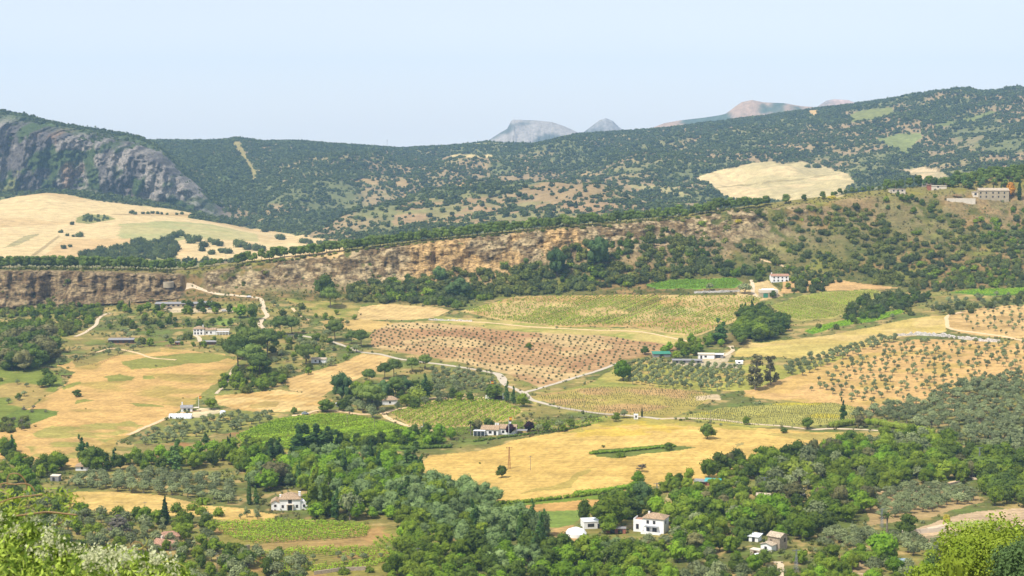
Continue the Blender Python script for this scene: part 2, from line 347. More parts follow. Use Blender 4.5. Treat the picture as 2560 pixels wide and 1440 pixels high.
patch([(480, 1000), (560, 940), (590, 905), (620, 890), (610, 930), (580, 980), (520, 1000)], alb(146, 146, 76), 5, .9)
patch([(-200, 930), (100, 915), (160, 945), (130, 985), (60, 1020), (0, 1060), (-200, 1080)], alb(136, 144, 66), 6, 1, alb(190, 162, 98), 20, .55)
patch([(0, 1045), (40, 1025), (110, 1022), (150, 1030), (140, 1040), (60, 1065), (0, 1080)], alb(124, 138, 62), 4)
patch([(535, 990), (620, 982), (700, 975), (790, 985), (832, 1002), (800, 1022), (720, 1030), (640, 1032), (545, 1015)], alb(232, 194, 130), 3, 1, alb(216, 174, 108), 14, .55, t=1.0)
patch([(620, 1012), (660, 1003), (700, 1005), (690, 1018), (630, 1022)], alb(196, 166, 100), 3)
patch([(700, 952), (760, 935), (860, 905), (905, 884), (975, 890), (950, 925), (860, 960), (800, 992), (730, 975)], alb(232, 192, 128), 3, 1, alb(218, 178, 116), 14, .55, t=1.0)
patch([(530, 1020), (640, 1032), (700, 1035), (690, 1052), (600, 1072), (500, 1095), (330, 1110), (400, 1070), (470, 1045)], alb(150, 150, 80), 5, 1, alb(196, 170, 100), 12, .6)
patch([(500, 1105), (590, 1080), (600, 1110), (560, 1130), (330, 1150), (330, 1110)], alb(158, 142, 88), 5, 1, alb(176, 130, 84), 16, .6)
V1 = patch([(588, 1090), (640, 1065), (700, 1045), (830, 1032), (900, 1040), (990, 1062), (1080, 1082), (1120, 1100), (1060, 1125), (900, 1130), (700, 1130), (600, 1110)], alb(166, 158, 76), 2, 1, alb(120, 146, 52), 20, .45)
V2 = patch([(975, 1035), (1010, 1018), (1060, 1003), (1200, 993), (1262, 1004), (1308, 1028), (1290, 1050), (1200, 1064), (1100, 1072), (1020, 1062)], alb(206, 178, 112), 2)
O1 = patch([(925, 838), (960, 808), (1020, 806), (1100, 808), (1290, 828), (1500, 838), (1600, 850), (1700, 868), (1650, 882), (1560, 895), (1530, 912), (1440, 945), (1350, 968), (1275, 938), (1160, 908), (1060, 890), (930, 868)], alb(197, 155, 110), 2, 1, alb(216, 182, 130), 34, .50, t=.4)
patch([(1020, 822), (1180, 828), (1360, 842), (1200, 850), (1050, 838)], alb(176, 128, 92), 8, .6)
patch([(1560, 850), (1700, 868), (1640, 884), (1520, 905), (1400, 930), (1500, 880)], alb(180, 134, 96), 10, .6)
V3 = patch([(1150, 778), (1290, 742), (1500, 737), (1880, 738), (1915, 746), (1870, 775), (1835, 805), (1740, 842), (1690, 838), (1580, 817), (1380, 817), (1260, 802)], alb(216, 184, 122), 2, 1, alb(204, 166, 106), 30, .55)
patch([(1660, 775), (1740, 768), (1735, 780), (1690, 790), (1650, 785)], alb(206, 184, 120), 2)
V4 = patch([(1612, 710), (1680, 700), (1840, 694), (1858, 706), (1835, 722), (1700, 722), (1640, 722)], alb(120, 158, 54), 2)
V5 = patch([(1925, 765), (2000, 740), (2060, 730), (2190, 724), (2205, 733), (2150, 770), (2080, 797), (2000, 802), (1960, 792)], alb(184, 172, 96), 2)
V6 = patch([(2375, 730), (2450, 722), (2800, 718), (2800, 742), (2440, 738)], alb(104, 146, 50), 2)
patch([(2030, 835), (2100, 816), (2200, 800), (2262, 780), (2250, 774), (2180, 788), (2080, 806), (2010, 828)], alb(116, 156, 48), 2)
patch([(1830, 892), (1862, 860), (2060, 842), (2240, 802), (2330, 788), (2375, 790), (2362, 830), (2250, 842), (2200, 858), (2060, 892), (1990, 896), (1900, 892)], alb(212, 184, 108), 4, 1, alb(224, 192, 124), 22, .5, t=.3)
patch([(1840, 885), (1860, 870), (2000, 862), (2120, 858), (2100, 880), (1990, 893)], alb(214, 190, 112), 6, .8)
patch([(1860, 962), (1960, 935), (2060, 895), (2200, 858), (2300, 848), (2700, 855), (2700, 950), (2420, 958), (2380, 985), (2290, 1012), (2200, 1032), (2050, 1012), (1960, 1000), (1860, 990)], alb(224, 180, 118), 5, 1, alb(206, 172, 100), 20, .6, t=.3)
patch([(2370, 790), (2420, 775), (2500, 765), (2700, 758), (2700, 850), (2500, 845), (2400, 832), (2370, 820)], alb(224, 184, 124), 4, 1, alb(196, 160, 104), 20, .6)
patch([(2120, 905), (2090, 950), (2000, 965), (1980, 985), (1880, 985), (2000, 940)], alb(216, 176, 108), 6)
M_olive = patch([(1565, 905), (1700, 912), (1800, 905), (1990, 915), (2080, 890), (2120, 890), (2000, 935), (1880, 975), (1790, 978), (1600, 970), (1555, 952)], alb(176, 170, 84), 4, 1, alb(206, 178, 104), 10, .55)
patch([(1330, 1010), (1340, 985), (1460, 965), (1520, 930), (1560, 905), (1560, 955), (1640, 970), (1400, 985)], alb(196, 178, 98), 5, 1, alb(160, 158, 80), 12, .55)
SF1 = patch([(1325, 990), (1420, 975), (1500, 966), (1640, 968), (1760, 980), (1790, 990), (1740, 1020), (1690, 1042), (1560, 1042), (1470, 1030), (1390, 1015)], alb(186, 166, 90), 3, 1, alb(206, 166, 110), 26, .52)
SF2 = patch([(1700, 1042), (1800, 1020), (1950, 1008), (2080, 1005), (2150, 1020), (2165, 1040), (2110, 1058), (1980, 1068), (1880, 1066), (1760, 1052)], alb(184, 174, 94), 3, 1, alb(200, 182, 66), 16, .66)
patch([(1740, 990), (1790, 985), (1800, 1000), (1750, 1000)], alb(232, 204, 164), 8)
BIG = patch([(1050, 1165), (1075, 1140), (1200, 1128), (1280, 1102), (1400, 1080), (1480, 1062), (1560, 1048), (1650, 1044), (1760, 1060), (1900, 1070), (2000, 1078), (2100, 1082), (2230, 1085), (2120, 1110), (1990, 1132), (1850, 1172), (1770, 1205), (1600, 1220), (1400, 1248), (1270, 1255), (1180, 1250), (1060, 1210)], alb(232, 192, 112), 3, 1, alb(222, 182, 104), 40, .55, t=.5)
patch([(1480, 1058), (1560, 1048), (1650, 1044), (1760, 1058), (1900, 1070), (1880, 1076), (1700, 1064), (1560, 1062), (1400, 1085)], alb(180, 168, 80), 6, .8)
patch([(1480, 1062), (1660, 1055), (1750, 1066), (1680, 1078), (1500, 1090), (1440, 1100), (1430, 1085)], alb(226, 190, 70), 14, .55, alb(232, 192, 112), 8, .5)
patch([(1410, 1205), (1440, 1180), (1480, 1168), (1470, 1180), (1440, 1195), (1420, 1220), (1300, 1235), (1340, 1220)], alb(178, 160, 84), 5, .7)
patch([(1840, 1110), (1860, 1106), (1862, 1112), (1842, 1118)], alb(166, 150, 96), 2, .9)
patch([(1900, 1085), (2200, 1080), (2300, 1085), (2180, 1100), (2000, 1100)], alb(186, 166, 94), 6, .8)
patch([(1478, 1132), (1500, 1124), (1560, 1120), (1660, 1110), (1692, 1112), (1735, 1118), (1640, 1132), (1540, 1144), (1490, 1142)], alb(120, 128, 62), 3)
patch([(1225, 1256), (1320, 1250), (1500, 1238), (1620, 1218), (1640, 1228), (1500, 1252), (1320, 1265), (1240, 1266)], alb(126, 144, 56), 2)
patch([(1240, 1268), (1330, 1262), (1470, 1248), (1520, 1250), (1500, 1268), (1450, 1276), (1260, 1286)], alb(212, 166, 100), 3, t=.8)
patch([(1265, 1290), (1300, 1284), (1460, 1274), (1450, 1300), (1420, 1318), (1340, 1318), (1300, 1305)], alb(138, 156, 74), 3)
patch([(1380, 1320), (1440, 1310), (1440, 1370), (1390, 1365)], alb(206, 166, 110), 4)
patch([(150, 1238), (200, 1228), (300, 1230), (400, 1240), (530, 1265), (640, 1275), (690, 1285), (690, 1300), (600, 1305), (480, 1290), (300, 1288), (180, 1268)], alb(228, 190, 116), 3, 1, alb(214, 178, 104), 16, .6, t=.5)
V7 = patch([(520, 1308), (700, 1300), (900, 1308), (1010, 1325), (1020, 1345), (960, 1360), (1000, 1440), (620, 1460), (560, 1380), (540, 1340)], alb(156, 144, 76), 3, 1, alb(190, 150, 96), 14, .6)
patch([(620, 1362), (720, 1352), (900, 1345), (960, 1375), (860, 1385), (640, 1375)], alb(182, 150, 96), 4, .8)
patch([(2140, 1235), (2330, 1215), (2440, 1225), (2460, 1255), (2330, 1290), (2180, 1312)], alb(190, 160, 112), 4)
patch([(2280, 1330), (2350, 1300), (2450, 1278), (2700, 1262), (2700, 1330), (2560, 1318), (2440, 1322), (2300, 1345)], alb(216, 184, 148), 3, t=.3)
patch([(2290, 1342), (2440, 1338), (2440, 1362), (2380, 1372), (2300, 1358)], alb(178, 156, 122), 3)
patch([(1670, 1225), (1730, 1218), (1730, 1265), (1690, 1268), (1660, 1250)], alb(190, 168, 116), 3)
patch([(1630, 1262), (1730, 1240), (1700, 1290), (1640, 1290)], alb(206, 178, 110), 4)
patch([(2060, 1410), (2200, 1400), (2200, 1440), (2020, 1450)], alb(186, 158, 118), 4)
patch([(890, 800), (900, 768), (960, 760), (1090, 768), (1125, 776), (1090, 795), (1000, 800)], alb(228, 192, 132), 3, t=.8)
patch([(800, 802), (900, 798), (990, 808), (960, 818), (925, 832), (830, 818)], alb(214, 178, 112), 4)
patch([(690, 742), (770, 752), (900, 765), (880, 800), (800, 790), (760, 765)], alb(190, 166, 100), 6, .9, alb(150, 148, 74), 12, .5)
patch([(1080, 790), (1250, 800), (1400, 818), (1600, 822), (1740, 845), (1700, 866), (1500, 838), (1280, 828), (1100, 806)], alb(204, 182, 112), 4, 1, alb(168, 164, 86), 10, .55)
patch([(1960, 705), (2100, 700), (2250, 720), (2180, 724), (2050, 726), (1950, 735)], alb(214, 172, 118), 3)
patch([(1850, 712), (1920, 700), (1960, 740), (1900, 752), (1840, 738)], alb(222, 190, 136), 3)
patch([(255, 870), (400, 865), (400, 880), (300, 890)], alb(176, 160, 96), 5, .9)
patch([(180, 905), (330, 866), (310, 885), (245, 905), (190, 918)], alb(160, 146, 84), 3, .9)
patch([(270, 842), (440, 845), (430, 868), (290, 862)], alb(134, 138, 68), 3, .9, alb(168, 136, 96), 6, .5)
patch([(400, 768), (580, 772), (585, 780), (430, 782)], alb(230, 206, 168), 2)
patch([(520, 800), (590, 795), (580, 815), (530, 812)], alb(140, 156, 76), 2)
patch([(465, 1045), (500, 1020), (540, 1022), (560, 1030), (500, 1045)], alb(232, 210, 170), 2)
patch([(1870, 870), (1860, 840), (1800, 830), (1740, 850), (1800, 862)], alb(150, 130, 84), 4, .8)
patch([(1660, 905), (1760, 900), (1850, 912), (1850, 922), (1700, 915)], alb(204, 184, 156), 3, .9)
patch([(1740, 890), (1830, 880), (1820, 905), (1760, 905)], alb(216, 194, 160), 3, .9)
patch([(1960, 690), (2000, 660), (2100, 690), (2050, 700)], alb(160, 140, 90), 3, .5)
patch([(2470, 700), (2560, 690), (2800, 690), (2800, 705), (2470, 712)], alb(150, 136, 84), 3, .5)

# ---------------------------------------------------------------- ground material
def new_mat(name, rough=0.9, spec=0.2):
    m = bpy.data.materials.new(name); m.use_nodes = True
    b = m.node_tree.nodes['Principled BSDF']; b.inputs['Roughness'].default_value = rough
    b.inputs['Specular IOR Level'].default_value = spec
    return m, m.node_tree.nodes, m.node_tree.links, b
def ground_material():
    m, n, l, b = new_mat('ground_cover', .95, .05)
    at = n.new('ShaderNodeAttribute'); at.attribute_name = 'cover'
    ar = n.new('ShaderNodeAttribute'); ar.attribute_name = 'rock'
    ax = n.new('ShaderNodeAttribute'); ax.attribute_name = 'mown'
    geo = n.new('ShaderNodeNewGeometry')
    def noise(scale, detail, src=None, rough=.6):
        t = n.new('ShaderNodeTexNoise'); t.inputs['Scale'].default_value = scale; t.inputs['Detail'].default_value = detail; t.inputs['Roughness'].default_value = rough
        l.new(src if src else geo.outputs['Position'], t.inputs['Vector']); return t
    def rng_(src, a, b_, c, d):
        r = n.new('ShaderNodeMapRange'); r.inputs[1].default_value = a; r.inputs[2].default_value = b_; r.inputs[3].default_value = c; r.inputs[4].default_value = d
        l.new(src, r.inputs[0]); return r
    def math_(op, a, b_):
        q = n.new('ShaderNodeMath'); q.operation = op
        for i, x in enumerate((a, b_)):
            if isinstance(x, (int, float)): q.inputs[i].default_value = x
            else: l.new(x, q.inputs[i])
        return q.outputs[0]
    na = noise(0.5, 4); nb = noise(0.07, 4); nc = noise(0.013, 3)
    k = math_('MULTIPLY', rng_(na.outputs[0], .3, .7, .78, 1.2).outputs[0], rng_(nb.outputs[0], .3, .7, .78, 1.20).outputs[0])
    # furrows and mowing lines
    mp = n.new('ShaderNodeMapping'); mp.inputs['Rotation'].default_value = (0, 0, R(24)); l.new(geo.outputs['Position'], mp.inputs['Vector'])
    wv = n.new('ShaderNodeTexWave'); wv.inputs['Scale'].default_value = 0.055; wv.inputs['Distortion'].default_value = 3.0; wv.inputs['Detail'].default_value = 2; wv.inputs['Detail Scale'].default_value = .3
    l.new(mp.outputs[0], wv.inputs['Vector'])
    wr = rng_(wv.outputs['Fac'], 0, 1, -.08, .08)
    k = math_('ADD', k, math_('MULTIPLY', wr.outputs[0], ax.outputs['Fac']))
    m3 = n.new('ShaderNodeMapping'); m3.inputs['Rotation'].default_value = (0, 0, R(-20)); m3.inputs['Scale'].default_value = (.05, .35, .3); l.new(geo.outputs['Position'], m3.inputs['Vector'])
    sk = noise(1.0, 4, m3.outputs[0], .6); k = math_('MULTIPLY', k, rng_(sk.outputs[0], .32, .68, .86, 1.12).outputs[0])
    # rock: thin beds, cracks; upright dark streaks put gully shadow into the colour
    ms = n.new('ShaderNodeMapping'); ms.inputs['Scale'].default_value = (.34, .34, 1.5); l.new(geo.outputs['Position'], ms.inputs['Vector'])
    st = noise(0.9, 5, ms.outputs[0], .65)
    ms2 = n.new('ShaderNodeMapping'); ms2.inputs['Scale'].default_value = (.5, .5, .12); l.new(geo.outputs['Position'], ms2.inputs['Vector'])
    st2 = noise(0.5, 5, ms2.outputs[0], .65)
    kr = math_('MULTIPLY', rng_(st.outputs[0], .36, .58, .60, 1.25).outputs[0], rng_(st2.outputs[0], .38, .60, .42, 1.25).outputs[0])
    mx = n.new('ShaderNodeMix'); mx.data_type = 'FLOAT'; l.new(ar.outputs['Fac'], mx.inputs['Factor']); l.new(k, mx.inputs['A']); l.new(kr, mx.inputs['B'])
    vm = n.new('ShaderNodeVectorMath'); vm.operation = 'SCALE'; l.new(at.outputs['Color'], vm.inputs[0]); l.new(mx.outputs['Result'], vm.inputs['Scale'])
    l.new(vm.outputs[0], b.inputs['Base Color'])
    bp = n.new('ShaderNodeBump'); bp.inputs['Strength'].default_value = .6; bp.inputs['Distance'].default_value = 1.2
    hh = math_('ADD', math_('MULTIPLY', na.outputs[0], .5), math_('MULTIPLY', math_('MULTIPLY', st.outputs[0], 3.5), ar.outputs['Fac']))
    l.new(hh, bp.inputs['Height']); l.new(bp.outputs[0], b.inputs['Normal'])
    return m
GM = ground_material()
def sheet(name, r0, r1):
    n = r1 - r0
    V = np.stack([TX[r0:r1], TYf[r0:r1], TZ[r0:r1]], -1).reshape(-1, 3)
    a = (np.arange(n - 1)[:, None] * NS + np.arange(NS - 1)).ravel()
    F = np.stack([a, a + 1, a + NS + 1, a + NS], 1)
    me = mesh_np(name, V, F, GM, smooth=True)
    cc = np.ones((n * NS, 4), np.float32); cc[:, :3] = np.clip(col[r0:r1] * np.array([.77, .79, .73]), .01, .85).reshape(-1, 3)
    me.attributes.new('cover', 'FLOAT_COLOR', 'POINT').data.foreach_set('color', cc.ravel())
    me.attributes.new('rock', 'FLOAT', 'POINT').data.foreach_set('value', rock[r0:r1].astype(np.float32).ravel())
    me.attributes.new('mown', 'FLOAT', 'POINT').data.foreach_set('value', tex[r0:r1].astype(np.float32).ravel())
    return tag(link(name, me), kind='structure')
def build_ground():
    cut = int(np.searchsorted(TK[:, 0], 18.0))
    sheet('ground', 0, cut + 1); sheet('hills', cut, NR)

# ---------------------------------------------------------------- distant mountains beyond the hills
def mountain(name, prof, Y, depth, c1, c2, seed, label=None):
    us = np.linspace(prof[0][0], prof[-1][0], 260)
    vs = np.interp(us, [p[0] for p in prof], [p[1] for p in prof])
    nv = 70
    V = np.zeros((nv * 2, 260, 3)); cl = np.zeros((nv * 2, 260, 3))
    for j in range(nv * 2):
        front = j < nv
        t = j / (nv - 1) if front else (2 * nv - 1 - j) / nv        # 0 foot .. 1 crest
        for_ = np.zeros(260)
        yy = Y - depth * (1 - t) if front else Y + depth * (1 - t)
        for i, (u, v) in enumerate(zip(us, vs)):
            s, m_ = ray(u, v)
            V[j, i] = (s * yy, yy, 0); for_[i] = m_ * Y
        zf = -480.0
        rb = fbm(V[j, :, 0] + seed * 77, np.full(260, yy * .5) + seed * 55, depth * .16, 5, seed)
        tt = t ** 1.15
        V[j, :, 2] = zf + (for_ - zf) * tt + (rb - .5) * 330 * math.sin(math.pi * min(t, .999))
        w = sstep(.45, .6, fbm(V[j, :, 0], V[j, :, 2] * 2 + yy * .3, 160, 4, seed + 1))[:, None]
        cl[j] = np.asarray(c1) * (1 - w) + np.asarray(c2) * w
    n = nv * 2
    a = (np.arange(n - 1)[:, None] * 260 + np.arange(259)).ravel()
    me = mesh_np(name, V.reshape(-1, 3), np.stack([a, a + 1, a + 261, a + 260], 1), GM, smooth=True)
    cc = np.ones((n * 260, 4), np.float32); cc[:, :3] = cl.reshape(-1, 3)
    me.attributes.new('cover', 'FLOAT_COLOR', 'POINT').data.foreach_set('color', cc.ravel())
    me.attributes.new('rock', 'FLOAT', 'POINT').data.foreach_set('value', np.zeros(n * 260, np.float32))
    me.attributes.new('mown', 'FLOAT', 'POINT').data.foreach_set('value', np.zeros(n * 260, np.float32))
    return tag(link(name, me), kind='structure')
build_ground()
mountain('mountain', [(1205, 385), (1222, 350), (1250, 332), (1268, 322), (1278, 302), (1284, 299), (1340, 301), (1380, 305), (1412, 316), (1432, 325), (1470, 345), (1500, 372)], 7900, 800, alb(168, 160, 150), alb(104, 108, 100), 3)
mountain('mountain', [(1440, 345), (1478, 316), (1500, 300), (1515, 295), (1532, 302), (1548, 318), (1580, 340), (1600, 360)], 8100, 500, alb(160, 156, 150), alb(110, 112, 106), 4)
mountain('mountain', [(1600, 330), (1640, 316), (1660, 308), (1700, 301), (1760, 294), (1800, 288), (1815, 284), (1840, 265), (1855, 255), (1880, 250), (1910, 256), (1960, 258), (2000, 265), (2040, 268), (2100, 285), (2150, 300)], 7000, 800, alb(176, 150, 128), alb(92, 104, 88), 5)
mountain('mountain', [(2010, 280), (2045, 266), (2065, 252), (2085, 248), (2120, 250), (2150, 262), (2190, 285)], 7700, 500, alb(196, 170, 156), alb(160, 148, 138), 6)
# ---------------------------------------------------------------- plants: materials and prototype meshes
def leaf_mat(name, c1, c2, sc_=.35, trans=.22, k=1.0):
    m, n, l, b = new_mat(name, .75, .12)
    oi = n.new('ShaderNodeObjectInfo'); tc = n.new('ShaderNodeTexCoord')
    t = n.new('ShaderNodeTexNoise'); t.inputs['Scale'].default_value = sc_; t.inputs['Detail'].default_value = 3
    va = n.new('ShaderNodeVectorMath'); va.operation = 'ADD'; l.new(tc.outputs['Object'], va.inputs[0])
    sc3 = n.new('ShaderNodeVectorMath'); sc3.operation = 'SCALE'; sc3.inputs['Scale'].default_value = 53.0
    l.new(oi.outputs['Random'], sc3.inputs['Scale']); sc3.inputs[0].default_value = (61, 37, 13); l.new(sc3.outputs[0], va.inputs[1]); l.new(va.outputs[0], t.inputs['Vector'])
    a = n.new('ShaderNodeMath'); a.operation = 'MULTIPLY_ADD'; a.inputs[1].default_value = .55; l.new(oi.outputs['Random'], a.inputs[0])
    mr = n.new('ShaderNodeMapRange'); mr.inputs[1].default_value = .3; mr.inputs[2].default_value = .7; mr.inputs[3].default_value = 0; mr.inputs[4].default_value = .5
    l.new(t.outputs[0], mr.inputs[0]); l.new(mr.outputs[0], a.inputs[2])
    cr = n.new('ShaderNodeMix'); cr.data_type = 'RGBA'; l.new(a.outputs[0], cr.inputs['Factor'])
    fr = n.new('ShaderNodeMath'); fr.operation = 'MULTIPLY'; fr.inputs[1].default_value = 7.31; l.new(oi.outputs['Random'], fr.inputs[0]); f2 = n.new('ShaderNodeMath'); f2.operation = 'FRACT'; l.new(fr.outputs[0], f2.inputs[0])
    br = n.new('ShaderNodeMapRange'); br.inputs[3].default_value = .68; br.inputs[4].default_value = 1.32; l.new(f2.outputs[0], br.inputs[0])
    cr.inputs['A'].default_value = (*[x * k for x in c1], 1); cr.inputs['B'].default_value = (*[x * k for x in c2], 1)
    bs = n.new('ShaderNodeVectorMath'); bs.operation = 'SCALE'; l.new(cr.outputs['Result'], bs.inputs[0]); l.new(br.outputs[0], bs.inputs['Scale'])
    l.new(bs.outputs[0], b.inputs['Base Color'])
    tr = n.new('ShaderNodeBsdfTranslucent'); l.new(bs.outputs[0], tr.inputs['Color'])
    ms = n.new('ShaderNodeMixShader'); ms.inputs[0].default_value = trans
    l.new(b.outputs[0], ms.inputs[1]); l.new(tr.outputs[0], ms.inputs[2]); l.new(ms.outputs[0], n['Material Output'].inputs['Surface'])
    return m
def flat_mat(name, c, rough=.85, var=.25, scale=1.5, spec=.2, metal=0.0):
    m, n, l, b = new_mat(name, rough, spec); b.inputs['Metallic'].default_value = metal
    geo = n.new('ShaderNodeNewGeometry'); t = n.new('ShaderNodeTexNoise'); t.inputs['Scale'].default_value = scale; t.inputs['Detail'].default_value = 4
    l.new(geo.outputs['Position'], t.inputs['Vector'])
    mr = n.new('ShaderNodeMapRange'); mr.inputs[1].default_value = .3; mr.inputs[2].default_value = .7; mr.inputs[3].default_value = 1 - var; mr.inputs[4].default_value = 1 + var
    l.new(t.outputs[0], mr.inputs[0])
    vm = n.new('ShaderNodeVectorMath'); vm.operation = 'SCALE'; vm.inputs[0].default_value = tuple(c); l.new(mr.outputs[0], vm.inputs['Scale'])
    l.new(vm.outputs[0], b.inputs['Base Color'])
    return m
BARK = flat_mat('bark', (.12, .09, .065), .95, .35, 2.0)
BARK_L = flat_mat('pale_bark', (.22, .18, .14), .95, .3, 2.0)
LM = {
 'pine': leaf_mat('pine_needles', (.052, .085, .014), (.098, .125, .024), k=1.60),
 'dkpine': leaf_mat('dark_pine_needles', (.036, .070, .022), (.075, .115, .034), k=1.60),
 'green': leaf_mat('green_leaves', (.068, .118, .008), (.160, .200, .018), k=1.35),
 'bright': leaf_mat('bright_leaves', (.085, .170, .008), (.165, .245, .018), k=1.35),
 'dark': leaf_mat('dark_leaves', (.040, .068, .008), (.086, .118, .018), k=1.45),
 'willow': leaf_mat('silver_leaves', (.110, .170, .050), (.200, .260, .090), k=1.15),
 'poplar': leaf_mat('poplar_leaves', (.036, .078, .016), (.074, .118, .026), k=1.5),
 'cypress': leaf_mat('cypress_needles', (.024, .048, .012), (.044, .074, .018), k=1.4),
 'olive': leaf_mat('olive_leaves', (.125, .152, .058), (.220, .242, .108), k=1.3),
 'oak': leaf_mat('oak_leaves', (.045, .060, .016), (.086, .104, .028), k=1.45),
 'shrub': leaf_mat('shrub_leaves', (.060, .080, .012), (.135, .140, .030), k=1.45),
 'brown': leaf_mat('browned_leaves', (.110, .120, .034), (.190, .165, .070), k=1.1),
 'euca': leaf_mat('eucalyptus_leaves', (.110, .105, .045), (.160, .150, .070), k=1.20),
 'plum': leaf_mat('purple_leaves', (.030, .012, .020), (.050, .018, .028), k=1.00),
 'orange': leaf_mat('orange_leaves', (.55, .20, .02), (.60, .30, .03), k=1.00),
 'yellow': leaf_mat('yellow_flowers', (.50, .40, .03), (.55, .48, .06), k=1.00),
 'lime': leaf_mat('lime_leaves', (.200, .260, .025), (.290, .340, .050), k=1.1),
 'vine': leaf_mat('vine_leaves', (.215, .340, .018), (.320, .440, .035), .08, k=1.0),
 'sap': leaf_mat('sapling_leaves', (.150, .150, .060), (.200, .190, .085), k=1.2),
 'grey': leaf_mat('grey_twigs', (.13, .115, .085), (.18, .155, .12), k=1.2),
}
def sph(n, r):
    d = r.normal(size=(n, 3)); return d / np.linalg.norm(d, axis=1)[:, None]
def ico(level):
    import bmesh
    bm = bmesh.new(); bmesh.ops.create_icosphere(bm, subdivisions=level, radius=1.0)
    V = np.array([v.co[:] for v in bm.verts]); F = np.array([[v.index for v in f.verts] for f in bm.faces]); bm.free()
    return V, F
ICO1, ICO2 = ico(1), ico(2)
def foliage(r, lobes, n, size, flat=0.6, core=.84, droop=0.0, bottom=-.55, level=2):
    """lobes: (x, y, z, rx, ry, rz). Leaf tufts spread over uneven lobes round a ragged dark inside."""
    V, F3, F4 = [], [], []
    nv = 0
    lob = np.array(lobes, float)
    for L_ in lob:
        iv, if_ = ICO2 if level == 2 else ICO1
        nn = 1 + (vnoise(iv[:, 0] * 1.9 + L_[0] * 3 + 50, iv[:, 1] * 1.9 + iv[:, 2] * 1.7 + L_[1] * 5 + 50, 3) - .5) * .5
        V.append(L_[:3] + iv * L_[3:] * core * nn[:, None]); F3.append(if_ + nv); nv += len(iv)
    area = (lob[:, 3] * lob[:, 5]); pick = r.choice(len(lob), n, p=area / area.sum())
    d = sph(n, r); d[:, 2] = np.where(d[:, 2] < bottom, -d[:, 2] * .5, d[:, 2]); d /= np.linalg.norm(d, axis=1)[:, None]
    rad = .82 + .32 * r.random(n) ** 1.3
    bump = 1 + (vnoise(d[:, 0] * 2.2 + pick * 7 + 50, d[:, 1] * 2.2 + d[:, 2] * 2.6 + 50, 9) - .5) * .62
    p = lob[pick, :3] + d * lob[pick, 3:] * (rad * bump)[:, None]
    keep = np.ones(n, bool)
    for i, L_ in enumerate(lob):
        q = ((p - L_[:3]) / L_[3:]); keep &= (pick == i) | ((q ** 2).sum(1) > .60)
    p = p[keep]; d = d[keep]; n = len(p)
    nrm = d + r.normal(size=(n, 3)) * flat; nrm[:, 2] += .25; nrm /= np.linalg.norm(nrm, axis=1)[:, None]
    t = np.cross(nrm, r.normal(size=(n, 3))); t /= np.linalg.norm(t, axis=1)[:, None]; bt = np.cross(nrm, t)
    s1 = size * r.uniform(.55, 1.35, n)[:, None]; s2 = s1 * r.uniform(.5, .9, n)[:, None]
    if droop: t[:, 2] -= droop; t /= np.linalg.norm(t, axis=1)[:, None]
    q = np.stack([p - t * s1, p - bt * s2 + nrm * s1 * .2, p + t * s1 * .9, p + bt * s2 + nrm * s1 * .1], 1).reshape(-1, 3)
    V.append(q); F4.append(nv + np.arange(n * 4).reshape(-1, 4))
    return np.concatenate(V), np.concatenate(F3), np.concatenate(F4)
def tube(pts, rads, k=6):
    """tapered tube through points, as numpy"""
    V, F = [], []
    pts = [np.array(p_, float) for p_ in pts]
    for i, p_ in enumerate(pts):
        d = pts[min(i + 1, len(pts) - 1)] - pts[max(i - 1, 0)]; d = d / (np.linalg.norm(d) + 1e-9)
        a = np.cross(d, [0.31, 0.95, 0.1]); a /= np.linalg.norm(a) + 1e-9; b = np.cross(d, a)
        for j in range(k):
            t = 2 * math.pi * j / k; V.append(p_ + (a * math.cos(t) + b * math.sin(t)) * rads[i])
    for i in range(len(pts) - 1):
        for j in range(k):
            F.append((i * k + j, i * k + (j + 1) % k, (i + 1) * k + (j + 1) % k, (i + 1) * k + j))
    return np.array(V), np.array(F)
def join(parts):
    V, F = [], []; n = 0
    for v, f in parts:
        V.append(v); F.append(f + n); n += len(v)
    return np.concatenate(V), np.concatenate(F)
def trunk_mesh(r, h, rad, lobes, forks=3, lean=.05):
    top = np.array([r.normal() * lean * h, r.normal() * lean * h, h])
    parts = [tube([(0, 0, -.6), (0, 0, h * .12), top * .55, top], [rad * 1.35, rad, rad * .85, rad * .65])]
    lb = list(lobes); r.shuffle(lb)
    for q in lb[:forks]:
        c = np.array(q[:3]); st = top * r.uniform(.6, .95); md = (st + c) / 2 + np.array([0, 0, -.1 * h])
        parts.append(tube([st, md, c], [rad * .5, rad * .38, rad * .16], 5))
    return join(parts)
PROTO = {}      # species -> list of (trunk mesh, crown mesh, joined mesh, height)
def proto(key, leaf, bark, nvar, fn):
    L_ = []
    for v in range(nvar):
        r = np.random.default_rng(hash_(key) + v * 13)
        (tv, tf), (cv, c3, c4), h = fn(r)
        tm = mesh_np(key + '_trunk', tv, [tf], bark, smooth=True)
        cm = mesh_np(key + '_crown', cv, [c3, c4], LM[leaf], smooth=False)
        n = len(tv)
        jm = mesh_np(key, np.concatenate([tv, cv]), [tf, c3 + n, c4 + n], [bark, LM[leaf]], np.concatenate([np.zeros(len(tf)), np.ones(len(c3) + len(c4))]))
        L_.append((tm, cm, jm, h))
    PROTO[key] = L_
def hash_(s_): return sum(ord(c) * (i + 3) for i, c in enumerate(s_))
